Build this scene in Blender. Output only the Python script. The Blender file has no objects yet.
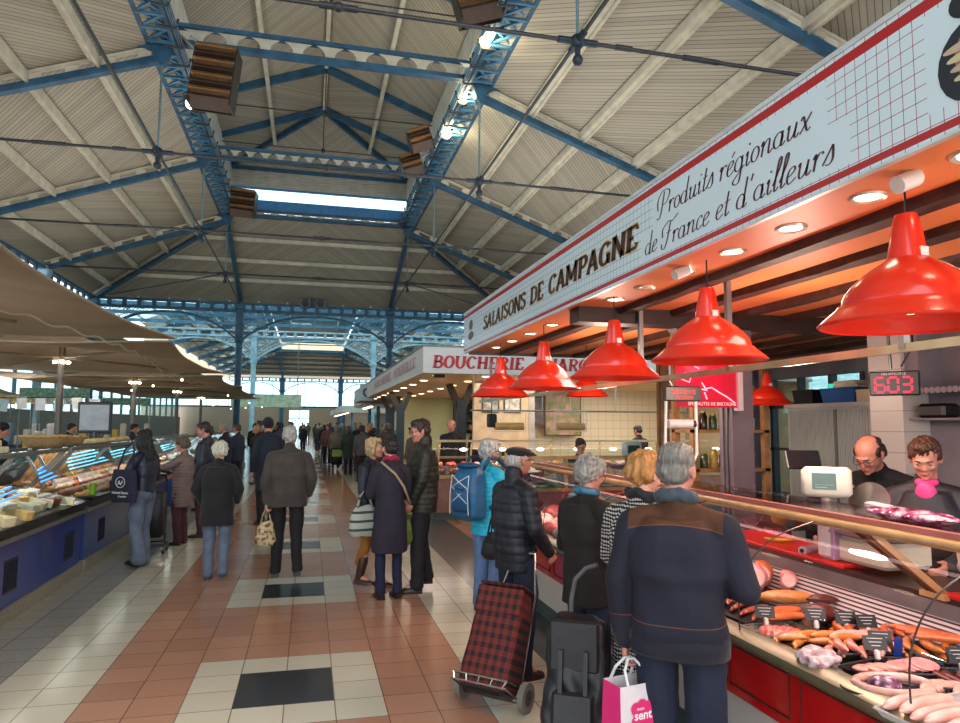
import bpy, bmesh, math, random
import numpy as np
from mathutils import Vector, Matrix, Euler
random.seed(7)
COL = bpy.context.scene.collection
PI = math.pi
D2R = math.radians

# ---------------------------------------------------------------- materials
class NT:
    """tiny node helper"""
    def __init__(s, name):
        s.m = bpy.data.materials.new(name); s.m.use_nodes = True
        s.t = s.m.node_tree; s.b = s.t.nodes['Principled BSDF']; s.out = s.t.nodes['Material Output']
        s.tc = s.t.nodes.new('ShaderNodeTexCoord')
    def n(s, k, **kw):
        x = s.t.nodes.new('ShaderNode' + k)
        for a, v in kw.items(): setattr(x, a, v)
        return x
    def l(s, a, b): s.t.links.new(a, b)
    def math(s, op, a, b=None, c=None):
        x = s.n('Math', operation=op)
        for i, v in enumerate((a, b, c)):
            if v is None: continue
            if hasattr(v, 'links'): s.l(v, x.inputs[i])
            else: x.inputs[i].default_value = v
        return x.outputs[0]
    def xyz(s, obj=True):
        x = s.n('SeparateXYZ'); s.l(s.tc.outputs['Object'], x.inputs[0]); return x.outputs
    def mix(s, fac, a, b, bt='MIX'):
        x = s.n('Mix', data_type='RGBA', blend_type=bt)
        for k, v in ((0, fac), (6, a), (7, b)):
            if hasattr(v, 'links'): s.l(v, x.inputs[k])
            elif k == 0: x.inputs[0].default_value = v
            else: x.inputs[k].default_value = (v[0], v[1], v[2], 1)
        return x.outputs[2]
    def noise(s, scale, detail=3, vec=None, rough=.5):
        x = s.n('TexNoise'); x.inputs['Scale'].default_value = scale; x.inputs['Detail'].default_value = detail
        x.inputs['Roughness'].default_value = rough
        s.l(vec if vec is not None else s.tc.outputs['Object'], x.inputs['Vector']); return x.outputs[0]
    def ramp(s, fac, stops):
        x = s.n('ValToRGB'); e = x.color_ramp.elements
        while len(e) < len(stops): e.new(.5)
        for i, (p, c) in enumerate(stops): e[i].position = p; e[i].color = (c[0], c[1], c[2], 1)
        s.l(fac, x.inputs[0]); return x.outputs[0]
    def col(s, c):
        if hasattr(c, 'links'): s.l(c, s.b.inputs['Base Color'])
        else: s.b.inputs['Base Color'].default_value = (c[0], c[1], c[2], 1)
    def bump(s, h, strength=.3, dist=.02):
        x = s.n('Bump'); x.inputs['Strength'].default_value = strength; x.inputs['Distance'].default_value = dist
        s.l(h, x.inputs['Height']); s.l(x.outputs[0], s.b.inputs['Normal'])
    def p(s, **kw):
        for k, v in kw.items():
            k = {'rough': 'Roughness', 'metal': 'Metallic', 'spec': 'Specular IOR Level', 'coat': 'Coat Weight', 'trans': 'Transmission Weight',
                 'alpha': 'Alpha', 'estr': 'Emission Strength', 'sheen': 'Sheen Weight', 'sss': 'Subsurface Weight'}[k]
            s.b.inputs[k].default_value = v
    def emit(s, c, st):
        s.b.inputs['Emission Color'].default_value = (c[0], c[1], c[2], 1); s.b.inputs['Emission Strength'].default_value = st

def hexc(r, g, b):
    f = lambda v: (v / 255 / 12.92) if v / 255 <= .04045 else ((v / 255 + .055) / 1.055) ** 2.4
    return (f(r), f(g), f(b))
_M = {}
def mat(c, rough=.6, metal=0, var=.12, vs=6, bump=0, bs=40, emit=0, coat=0, sheen=0, alpha=1, sss=0, ec=None):
    """plain procedural material: colour c in 0-255, mottled by noise"""
    key = (c, rough, metal, var, vs, bump, bs, emit, coat, sheen, alpha, sss, ec)
    if key in _M: return _M[key]
    t = NT('surface'); a = hexc(*c)
    if var:
        lo = tuple(v * (1 - var * 1.6) for v in a); hi = tuple(min(1, v * (1 + var)) for v in a)
        t.col(t.ramp(t.noise(vs, 4), [(.3, lo), (.7, hi)]))
    else: t.col(a)
    t.p(rough=rough, metal=metal, coat=coat, sheen=sheen, alpha=alpha, sss=sss)
    if bump: t.bump(t.noise(bs, 3), bump, .01)
    if emit: t.emit(hexc(*(ec or c)), emit)
    _M[key] = t.m
    return t.m
def lamp_mat(c, st):
    return mat(c, emit=st, var=0)
def glass_mat(tint=(225, 240, 240), rough=.03, mixf=.05, name='glass'):
    t = NT(name); t.t.nodes.remove(t.b)
    tr = t.n('BsdfTransparent'); gl = t.n('BsdfGlossy'); fr = t.n('LayerWeight'); mx = t.n('MixShader')
    tr.inputs[0].default_value = (*hexc(*tint), 1); gl.inputs['Roughness'].default_value = rough
    fr.inputs['Blend'].default_value = .35
    s = t.n('Math', operation='MULTIPLY_ADD'); s.inputs[1].default_value = .32; s.inputs[2].default_value = mixf
    t.l(fr.outputs['Fresnel'], s.inputs[0]); t.l(s.outputs[0], mx.inputs[0])
    t.l(tr.outputs[0], mx.inputs[1]); t.l(gl.outputs[0], mx.inputs[2]); t.l(mx.outputs[0], t.out.inputs[0])
    return t.m

# ---------------------------------------------------------------- mesh builder
def frame(d):
    d = Vector(d).normalized(); u = d.cross(Vector((0, 0, 1)))
    if u.length < 1e-4: u = d.cross(Vector((0, 1, 0)))
    u.normalize(); return u, u.cross(d).normalized(), d
class MB:
    def __init__(s): s.v = []; s.f = []; s.mi = []; s.k = 0
    def add(s, vs, fs):
        o = len(s.v); s.v += [tuple(p) for p in vs]; s.f += [tuple(i + o for i in f) for f in fs]; s.mi += [s.k] * len(fs); return s
    def box(s, a, b, M=None):
        x0, y0, z0 = a; x1, y1, z1 = b
        vs = [(x, y, z) for z in (z0, z1) for y in (y0, y1) for x in (x0, x1)]
        if M is not None: vs = [M @ Vector(p) for p in vs]
        return s.add(vs, [(0, 2, 3, 1), (4, 5, 7, 6), (0, 1, 5, 4), (2, 6, 7, 3), (0, 4, 6, 2), (1, 3, 7, 5)])
    def cbox(s, c, d, rot=(0, 0, 0)):
        M = Matrix.Translation(c) @ Euler(rot).to_matrix().to_4x4()
        return s.box((-d[0] / 2, -d[1] / 2, -d[2] / 2), (d[0] / 2, d[1] / 2, d[2] / 2), M)
    def rbox(s, c, d, r=.01, rot=(0, 0, 0)):
        """box with chamfered vertical and horizontal edges"""
        M = Matrix.Translation(c) @ Euler(rot).to_matrix().to_4x4(); hx, hy, hz = d[0] / 2, d[1] / 2, d[2] / 2; r = min(r, hx * .9, hy * .9, hz * .9)
        def ring(x, y, z, q):
            return [(x, -y + q, z), (x, y - q, z), (x - q, y, z), (-x + q, y, z), (-x, y - q, z), (-x, -y + q, z), (-x + q, -y, z), (x - q, -y, z)]
        vs = ring(hx - r, hy - r, -hz, r * .5) + ring(hx, hy, -hz + r, r) + ring(hx, hy, hz - r, r) + ring(hx - r, hy - r, hz, r * .5)
        fs = [tuple(range(7, -1, -1)), tuple(range(24, 32))]
        for k in range(3):
            for i in range(8): j = (i + 1) % 8; fs.append((k * 8 + i, k * 8 + j, k * 8 + 8 + j, k * 8 + 8 + i))
        return s.add([M @ Vector(p) for p in vs], fs)
    def beam(s, p0, p1, w, h, up=(0, 0, 1)):
        p0 = Vector(p0); p1 = Vector(p1); d = (p1 - p0).normalized(); u = d.cross(Vector(up))
        if u.length < 1e-4: u = Vector((1, 0, 0))
        u.normalize(); v = u.cross(d)
        vs = [p + u * a * w / 2 + v * b * h / 2 for p in (p0, p1) for b in (-1, 1) for a in (-1, 1)]
        return s.add(vs, [(0, 2, 3, 1), (4, 5, 7, 6), (0, 1, 5, 4), (2, 6, 7, 3), (0, 4, 6, 2), (1, 3, 7, 5)])
    def rings(s, rs, cap=True, close=False):
        n = len(rs[0]); vs = [p for r in rs for p in r]; fs = []
        K = len(rs)
        for k in range(K if close else K - 1):
            a = k * n; b = ((k + 1) % K) * n
            for i in range(n): j = (i + 1) % n; fs.append((a + i, a + j, b + j, b + i))
        if cap and not close: fs += [tuple(range(n - 1, -1, -1)), tuple(range((K - 1) * n, K * n))]
        return s.add(vs, fs)
    def cyl(s, p0, p1, r0, r1=None, n=12):
        r1 = r0 if r1 is None else r1; u, v, d = frame(Vector(p1) - Vector(p0))
        R = lambda p, r: [Vector(p) + (u * math.cos(a * 2 * PI / n) + v * math.sin(a * 2 * PI / n)) * r for a in range(n)]
        return s.rings([R(p0, r0), R(p1, r1)])
    def lathe(s, prof, c=(0, 0, 0), n=24, M=None, cap=False):
        rs = []
        for r, z in prof:
            ring = [Vector((c[0] + r * math.cos(a * 2 * PI / n), c[1] + r * math.sin(a * 2 * PI / n), c[2] + z)) for a in range(n)]
            if M is not None: ring = [M @ p for p in ring]
            rs.append(ring)
        return s.rings(rs, cap)
    def tube(s, pts, r, n=8, close=False):
        pts = [Vector(p) for p in pts]; rs = []; K = len(pts); u = None
        for i, p in enumerate(pts):
            a = pts[(i - 1) % K] if (close or i > 0) else p; b = pts[(i + 1) % K] if (close or i < K - 1) else p
            d = (b - a).normalized()
            if u is None: u, v, _ = frame(d)
            u = (u - d * u.dot(d)).normalized(); v = d.cross(u)
            rr = r[i] if isinstance(r, (list, tuple)) else r
            rs.append([p + (u * math.cos(q * 2 * PI / n) + v * math.sin(q * 2 * PI / n)) * rr for q in range(n)])
        return s.rings(rs, True, close)
    def ell(s, c, r, rot=None, n=16, m=10):
        R = Euler(rot).to_matrix() if rot else None; c = Vector(c); rs = []
        for k in range(1, m):
            ph = PI * k / m; ring = []
            for a in range(n):
                t = 2 * PI * a / n; p = Vector((r[0] * math.sin(ph) * math.cos(t), r[1] * math.sin(ph) * math.sin(t), -r[2] * math.cos(ph)))
                ring.append(c + (R @ p if R else p))
            rs.append(ring)
        return s.rings(rs)
    def cap(s, p0, p1, r0, r1, n=14):
        """closed tapered capsule"""
        p0 = Vector(p0); p1 = Vector(p1); u, v, d = frame(p1 - p0); rs = []
        def R(p, r): return [p + (u * math.cos(a * 2 * PI / n) + v * math.sin(a * 2 * PI / n)) * r for a in range(n)]
        for a in (80, 55, 28): a = D2R(a); rs.append(R(p0 - d * r0 * math.sin(a), r0 * math.cos(a)))
        rs.append(R(p0, r0)); rs.append(R(p1, r1))
        for a in (28, 55, 80): a = D2R(a); rs.append(R(p1 + d * r1 * math.sin(a), r1 * math.cos(a)))
        return s.rings(rs)
    def chain(s, pts, rs, n=14):
        for i in range(len(pts) - 1): s.cap(pts[i], pts[i + 1], rs[i], rs[i + 1], n)
        return s
    def loft(s, secs, n=20, p=2.0):
        """secs: (cx, cy, z, rx, ry) superellipse sections"""
        rs = []
        for cx, cy, z, rx, ry in secs:
            ring = []
            for a in range(n):
                t = 2 * PI * a / n; c, q = math.cos(t), math.sin(t)
                ring.append(Vector((cx + rx * math.copysign(abs(c) ** (2 / p), c), cy + ry * math.copysign(abs(q) ** (2 / p), q), z)))
            rs.append(ring)
        return s.rings(rs)
    def extr(s, poly, a, b, ax='y'):
        """extrude 2-D polygon: ax y -> poly is (x,z); x -> (y,z); z -> (x,y)"""
        f = {'y': lambda p, t: (p[0], t, p[1]), 'x': lambda p, t: (t, p[0], p[1]), 'z': lambda p, t: (p[0], p[1], t)}[ax]
        return s.rings([[f(p, a) for p in poly], [f(p, b) for p in poly]])
    def quad(s, a, b, c, d): return s.add([a, b, c, d], [(0, 1, 2, 3)])
    def xf(s, M):
        s.v = [tuple(M @ Vector(p)) for p in s.v]; return s
    def mesh(s, name, mats, smooth=False):
        me = bpy.data.meshes.new(name); me.from_pydata(s.v, [], s.f); me.update()
        mats = mats if isinstance(mats, (list, tuple)) else [mats]
        for m in mats:
            if m: me.materials.append(m)
        if len(mats) > 1: me.polygons.foreach_set('material_index', s.mi)
        bm = bmesh.new(); bm.from_mesh(me); bmesh.ops.recalc_face_normals(bm, faces=bm.faces); bm.to_mesh(me); bm.free()
        if smooth: shade(me, smooth)
        return me
    def build(s, name, mats, parent=None, smooth=False, bevel=0, off=None):
        o = bpy.data.objects.new(name, s.mesh(name, mats, smooth)); COL.objects.link(o)
        if parent is not None:
            o.parent = parent
            if off is not False: o.location = off if off is not None else -root_loc(parent)
        if bevel:
            b = o.modifiers.new('bevel', 'BEVEL'); b.width = bevel; b.segments = 2; b.limit_method = 'ANGLE'
        return o
def root_loc(o):
    v = Vector((0, 0, 0))
    while o is not None: v += o.location; o = o.parent
    return v
def shade(me, ang=40):
    me.polygons.foreach_set('use_smooth', [True] * len(me.polygons))
    if ang is not True and ang < 180:
        try: me.set_sharp_from_angle(angle=D2R(ang))
        except Exception: pass
    me.update()
def tag(o, label=None, cat=None, group=None, kind=None):
    if label: o['label'] = label
    if cat: o['category'] = cat
    if group: o['group'] = group
    if kind: o['kind'] = kind
    return o
def thing(name, label, cat, loc=(0, 0, 0), group=None, rz=0):
    o = bpy.data.objects.new(name, None); COL.objects.link(o); o.location = loc; o.rotation_euler = (0, 0, rz); o.empty_display_size = .1
    return tag(o, label, cat, group)
def struct(name, mb, m, smooth=False, parent=None):
    o = mb.build(name, m, parent, smooth)
    if parent is None: o['kind'] = 'structure'
    return o
def kids(o): return [c for c in bpy.data.objects if c.parent == o]
def dup(o, loc=None, rz=None, label=None, parent=None, ch=None):
    c = o.copy(); COL.objects.link(c)
    if parent is not None: c.parent = parent
    if loc is not None: c.location = loc
    if rz is not None: c.rotation_euler = (0, 0, rz)
    if label: c['label'] = label
    for k in (o.children if ch is None else ch): dup(k, parent=c)
    return c
def light(name, kind, loc, e, c=(1, 1, 1), size=.1, rot=None, **kw):
    d = bpy.data.lights.new(name, kind); d.energy = e; d.color = c
    if kind == 'AREA': d.size = size
    elif kind == 'SUN': d.angle = size
    else: d.shadow_soft_size = size
    for k, v in kw.items(): setattr(d, k, v)
    o = bpy.data.objects.new(name, d); COL.objects.link(o); o.location = loc
    if rot: o.rotation_euler = rot
    return o
def remesh(mb, vox, it=4, dispf=None, name='body'):
    """union of closed pieces as one continuous skin"""
    me = mb.mesh(name, None); o = bpy.data.objects.new(name + '_tmp', me); COL.objects.link(o)
    r = o.modifiers.new('r', 'REMESH'); r.mode = 'VOXEL'; r.voxel_size = vox; r.adaptivity = 0
    if it:
        q = o.modifiers.new('s', 'SMOOTH'); q.iterations = it; q.factor = .5
    dg = bpy.context.evaluated_depsgraph_get(); dg.update()
    out = bpy.data.meshes.new_from_object(o.evaluated_get(dg))
    bpy.data.objects.remove(o); bpy.data.meshes.remove(me)
    if dispf:
        n = len(out.vertices); co = np.empty(n * 3, 'f'); no = np.empty(n * 3, 'f')
        out.vertices.foreach_get('co', co); out.vertices.foreach_get('normal', no)
        co = co.reshape(-1, 3); no = no.reshape(-1, 3); d = dispf(co, no)
        co = co + (no * d[:, None] if d.ndim == 1 else d); out.vertices.foreach_set('co', co.astype('f').ravel())
    out.polygons.foreach_set('use_smooth', [True] * len(out.polygons)); out.update()
    return out
def mesh_obj(name, me, m, parent=None):
    me.materials.clear(); me.materials.append(m); o = bpy.data.objects.new(name, me); COL.objects.link(o); o.parent = parent; return o
def text(name, s, size, m, parent, M, ext=.002, shear=0, off=0, align='CENTER', sx=1):
    c = bpy.data.curves.new(name, 'FONT'); c.body = s; c.size = size; c.extrude = ext; c.shear = shear; c.offset = off; c.align_x = align; c.resolution_u = 3
    tmp = bpy.data.objects.new(name, c); COL.objects.link(tmp)
    dg = bpy.context.evaluated_depsgraph_get(); dg.update(); me = bpy.data.meshes.new_from_object(tmp.evaluated_get(dg))
    bpy.data.objects.remove(tmp); bpy.data.curves.remove(c)
    if sx != 1: me.transform(Matrix.Diagonal((sx, 1, 1, 1)))
    me.transform(M); me.materials.clear(); me.materials.append(m); o = bpy.data.objects.new(name, me); COL.objects.link(o)
    if parent is not None: o.parent = parent; o.location = -root_loc(parent)
    return o
# ================================================================ camera, world
W_, H_ = 960, 723
cam_d = bpy.data.cameras.new('camera'); cam = bpy.data.objects.new('camera', cam_d); COL.objects.link(cam)
cam_d.sensor_fit = 'HORIZONTAL'; cam_d.sensor_width = 36; cam_d.lens = 36 * 696 / 960; cam_d.clip_start = .05; cam_d.clip_end = 400
YAW, PIT, ROL = .2399, .0899, -.0055
cam.location = (0, 0, 1.69)
cam.rotation_euler = (Matrix.Rotation(-YAW, 3, 'Z') @ Matrix.Rotation(PI / 2 + PIT, 3, 'X') @ Matrix.Rotation(-ROL, 3, 'Z')).to_euler()
bpy.context.scene.camera = cam
wd = bpy.data.worlds.new('sky'); bpy.context.scene.world = wd; wd.use_nodes = True
bg = wd.node_tree.nodes['Background']; bg.inputs[0].default_value = (.86, .93, 1, 1); bg.inputs[1].default_value = 4.2
sc = bpy.context.scene
sc.view_settings.view_transform = 'Standard'; sc.view_settings.look = 'None'; sc.view_settings.exposure = -.3
sc.cycles.max_bounces = 7; sc.cycles.diffuse_bounces = 4; sc.cycles.glossy_bounces = 3; sc.cycles.transparent_max_bounces = 14; sc.cycles.transmission_bounces = 4
sc.cycles.caustics_reflective = False; sc.cycles.caustics_refractive = False; sc.cycles.sample_clamp_indirect = 4; sc.cycles.use_denoising = True

XL, XR, XC, SIDE = -3.72, 4.28, .28, 7.08
TY = [3.54, 10.62, 17.7, 24.75, 31.8]; YD = 38.8; YE = 49.0; YF = 101.0
XO, XP = XL - SIDE, XR + SIDE
ZG = 10.95; SL = .37; ZE = ZG - SL * SIDE
BLUE = mat((40, 84, 112), .5, 0, .25, 3); BLUE2 = mat((70, 120, 150), .5, 0, .2, 3); CREAM = mat((196, 188, 168), .6, 0, .12, 3); IRON = mat((52, 54, 56), .5, .3, .2, 5)
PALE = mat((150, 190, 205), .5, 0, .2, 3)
GLASS = glass_mat()

# ================================================================ floor
def floor_mat():
    t = NT('floor tiles'); X, Y, Z = t.xyz(); T = .2985
    u = t.math('DIVIDE', t.math('ADD', X, .4015), T); v = t.math('DIVIDE', t.math('SUBTRACT', Y, 5.1135), T)
    cu = t.math('FLOOR', u); cv = t.math('FLOOR', v)
    fu = t.math('FRACT', t.math('ADD', u, 100)); fv = t.math('FRACT', t.math('ADD', v, 900))
    def rng(a, lo, hi): return t.math('MULTIPLY', t.math('GREATER_THAN', a, lo - .5), t.math('LESS_THAN', a, hi + .5))
    per = t.math('MODULO', t.math('ADD', cv, 903), 9)      # 0..8, 0 = row -3
    white = t.math('MULTIPLY', rng(cu, -1, 2), rng(per, 0, 3))
    black = t.math('MULTIPLY', rng(cu, 0, 1), rng(per, 1, 2))
    main = rng(cu, -5, 6)
    aisle = t.math('MULTIPLY', t.math('GREATER_THAN', Y, 13.2), t.math('LESS_THAN', Y, 15.9))
    cream = t.math('MAXIMUM', rng(cu, -5, -4), rng(cu, 5, 6))
    # per tile variation
    cmb = t.n('CombineXYZ'); t.l(cu, cmb.inputs[0]); t.l(cv, cmb.inputs[1])
    wn = t.n('TexWhiteNoise'); t.l(cmb.outputs[0], wn.inputs['Vector'])
    sp = t.noise(140, 2); big = t.noise(.7, 2)
    brown = t.mix(wn.outputs[0], hexc(176, 128, 102), hexc(192, 144, 118)); brown = t.mix(t.math('MULTIPLY', t.math('GREATER_THAN', sp, .6), .25), brown, hexc(105, 68, 55))
    crm = t.mix(wn.outputs[0], hexc(214, 206, 184), hexc(200, 194, 174))
    gr = t.mix(t.math('GREATER_THAN', sp, .56), hexc(172, 168, 154), hexc(122, 120, 110))
    gd = t.mix(t.math('GREATER_THAN', sp, .56), hexc(80, 86, 84), hexc(48, 56, 56))
    grey = t.mix(t.math('GREATER_THAN', X, 0), gr, gd)
    side = t.mix(t.math('MULTIPLY', t.math('GREATER_THAN', X, 2.4), t.math('GREATER_THAN', Y, 7.6)), grey, brown)
    c = t.mix(main, side, brown); c = t.mix(cream, c, crm); c = t.mix(white, c, crm); c = t.mix(black, c, hexc(42, 46, 52))
    c = t.mix(t.math('MULTIPLY', t.math('MULTIPLY', aisle, t.math('GREATER_THAN', X, 0)), t.math('SUBTRACT', 1, main)), c, hexc(196, 166, 112))
    c = t.mix(t.math('MULTIPLY', aisle, rng(cu, 5, 6)), c, hexc(210, 176, 110))
    # grout: grey terrazzo slabs are two tiles wide
    w = .022
    g = t.math('MAXIMUM', t.math('LESS_THAN', fu, w), t.math('LESS_THAN', fv, w))
    c = t.mix(t.math('MULTIPLY', g, .8), c, hexc(70, 62, 56))
    c = t.mix(t.math('MULTIPLY', big, .2), c, hexc(90, 80, 75))
    t.col(c); t.p(spec=.5)
    r = t.math('MULTIPLY_ADD', t.noise(1.2, 2), .12, .11); t.l(r, t.b.inputs['Roughness'])
    t.bump(t.math('SUBTRACT', 1, g), .25, .004)
    return t.m
m = MB(); m.box((-22, -8, -.1), (22, YF + 6, 0)); fl = struct('floor', m, floor_mat())

# ================================================================ boards
def board_mat(diag=True):
    t = NT('boarding'); X, Y, Z = t.xyz()
    if diag:
        bay = t.math('FLOOR', t.math('DIVIDE', t.math('SUBTRACT', Y, 3.54), 7.065)); odd = t.math('MODULO', t.math('ADD', bay, 20), 2)
        sg = t.math('MULTIPLY_ADD', odd, 2, -1); side = t.math('SIGN', t.math('SUBTRACT', X, XC)); sg = t.math('MULTIPLY', sg, side)
        w = t.math('ADD', Y, t.math('MULTIPLY', X, sg))
    else: w = t.math('ADD', X, Y)
    k = t.math('DIVIDE', w, .17); f = t.math('FRACT', t.math('ADD', k, 500)); line = t.math('LESS_THAN', f, .14)
    cm = t.n('CombineXYZ'); t.l(t.math('FLOOR', k), cm.inputs[0]); wn = t.n('TexWhiteNoise'); t.l(cm.outputs[0], wn.inputs['Vector'])
    c = t.mix(wn.outputs[0], hexc(178, 169, 150), hexc(160, 152, 136))
    c = t.mix(t.math('MULTIPLY', t.noise(.35, 4), .35), c, hexc(110, 100, 86))
    c = t.mix(t.math('MULTIPLY', line, .75), c, hexc(70, 64, 56))
    t.col(c); t.p(rough=.8); return t.m
BOARD = board_mat()
def slab(m, pts, th=.06):
    pts = [Vector(p) for p in pts]; m.rings([pts, [p + Vector((0, 0, th)) for p in pts]])
m = MB(); Y0 = -6
slab(m, [(XO - .5, Y0, ZE - .18), (XL, Y0, ZG), (XL, 31.8, ZG), (XO - .5, YD + .5, ZE - .18)])
slab(m, [(XR, Y0, ZG), (XP + .5, Y0, ZE - .18), (XP + .5, YD + .5, ZE - .18), (XR, 31.8, ZG)])
slab(m, [(XL, 31.8, ZG), (XR, 31.8, ZG), (XP + .5, YD + .5, ZE - .18), (XO - .5, YD + .5, ZE - .18)])
ZLE, ZLR = 13.05, 14.65
for s in (-1, 1):
    x0, x1 = (XL - .35, XC) if s < 0 else (XC, XR + .35)
    za, zb = (ZLE - .1, ZLR) if s < 0 else (ZLR, ZLE - .1)
    slab(m, [(x0, Y0, za), (x1, Y0, zb), (x1, (28.2 if s < 0 else 32.1), zb), (x0, (32.1 if s < 0 else 28.2), za)])
slab(m, [(XL - .35, 32.1, ZLE - .1), (XC, 28.2, ZLR), (XR + .35, 32.1, ZLE - .1)])
ceiling = struct('ceiling', m, BOARD)
def rz(x): return ZG - SL * (abs(x - XC) - 4)
# purlins : cream timbers under the boards
for side in (-1, 1):
    for k, d in enumerate((1.45, 2.95, 4.55, 6.15)):
        x = XC + side * (4 + d); m = MB(); z = rz(x) - .13
        m.beam((x, Y0, z), (x, 31.8 + d * .96, z), .2, .2); m.beam((x + .06, Y0, z - .13), (x + .06, 31.8 + d * .9, z - .13), .07, .07)
        m.build('purlin', CREAM, ceiling)
for d in (1.7, 3.4, 5.1):
    m = MB(); y = 31.8 + d; z = ZG - SL * d - .12; m.beam((XL - d, y, z), (XR + d, y, z), .16, .18); m.build('purlin', CREAM, ceiling)
for x, z in ((XC, ZLR - .14), (XC - 2, ZLR - 1.02), (XC + 2, ZLR - 1.02)):
    m = MB(); m.beam((x, Y0, z), (x, 28.2 if x == XC else 30.1, z), .13, .16); m.build('purlin', CREAM, ceiling)
# lantern walls: blue panel, glazing, cream louvres
LOUV = mat((205, 200, 188), .6, 0, .1, 3)
def lantern_side(n, x, s):
    m = MB(); m.box((x - .06, Y0, 11.0), (x + .06, 31.8, 11.55)); m.box((x - .08, Y0, 12.1), (x + .04, 31.8, 12.16)); a = struct('trim_%d' % n, m, BLUE2)
    m = MB(); m.box((x - .01, Y0, 11.55), (x + .01, 31.8, 12.12)); struct('window_%d' % n, m, GLASS)
    m = MB()
    for k in range(7): z = 12.16 + k * .12; m.beam((x, Y0, z), (x, 31.8, z), .14, .03, up=(s * .6, 0, 1))
    m.box((x - .1 * s - .01, Y0, 12.1), (x - .1 * s + .01, 31.8, 13.0)); m.build('louvre', LOUV, a, off=False)
    m = MB(); m.beam((x, Y0, ZLE - .08), (x, 31.8, ZLE - .08), .16, .2)
    for k in range(8): y = 28.9 - k * 3.54; m.box((x - .08, y - .06, 11.0), (x + .08, y + .06, 13.0))
    m.build('eaves_beam', BLUE, a, off=False)
lantern_side(1, XL, -1); lantern_side(2, XR, 1)
m = MB(); m.box((XL, 31.74, 11.12), (XR, 31.86, 11.6)); m.box((XL, 31.7, 12.1), (XR, 31.86, 12.16)); a = struct('trim_3', m, mat((60, 120, 170), .5))
m = MB(); m.box((XL, 31.79, 11.6), (XR, 31.81, 12.1)); struct('window_3', m, GLASS)
m = MB()
for k in range(7): z = 12.2 + k * .12; m.beam((XL, 31.75, z), (XR, 31.75, z), .03, .1, up=(0, .6, 1))
m.box((XL, 31.86, 12.16), (XR, 31.88, 13)); m.build('louvre', LOUV, a, off=False)
m = MB(); m.beam((XL, 31.75, ZLE - .06), (XR, 31.75, ZLE - .06), .16, .16); m.box((XL - .1, 31.68, 11), (XL + .1, 31.88, 13)); m.box((XR - .1, 31.68, 11), (XR + .1, 31.88, 13)); m.build('eaves_beam', BLUE, a, off=False)
# lantern rafters (each pair a frame)
for y, lab in ((10.62, None), (17.7, None), (24.75, 'blue A-shaped rafter pair inside the roof lantern, second from its far end'), (28.2, 'blue A-shaped rafter pair of the lantern where the hip rafters meet')):
    t = thing('lantern_frame', lab or ('blue A-shaped rafter pair crossing the lantern above the %s lattice girder' % ('nearest' if y > 11 else 'out of frame')), 'roof frame', (XC, y, ZLE), 'rafter pairs of the roof lantern')
    for s in (-1, 1):
        m = MB(); m.beam((XC, y, ZLR - .2), (XC + s * 4, y, ZLE - .05), .13, .26); m.build('rafter', BLUE, t)
    m = MB(); m.tube([(XL, y, 12.75), (XR, y, 12.75)], .022, 6); m.tube([(XC, y, 12.75), (XC, y, ZLR - .2)], .018, 6); m.ell((XC, y, 12.75), (.09, .09, .09)); m.build('tie_rod', IRON, t)
    if y == 28.2:
        for s in (-1, 1):
            m = MB(); m.beam((XC, y, ZLR - .2), (XC + s * 4, 31.7, ZLE - .05), .13, .22); m.build('hip_rafter', BLUE, t)

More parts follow.
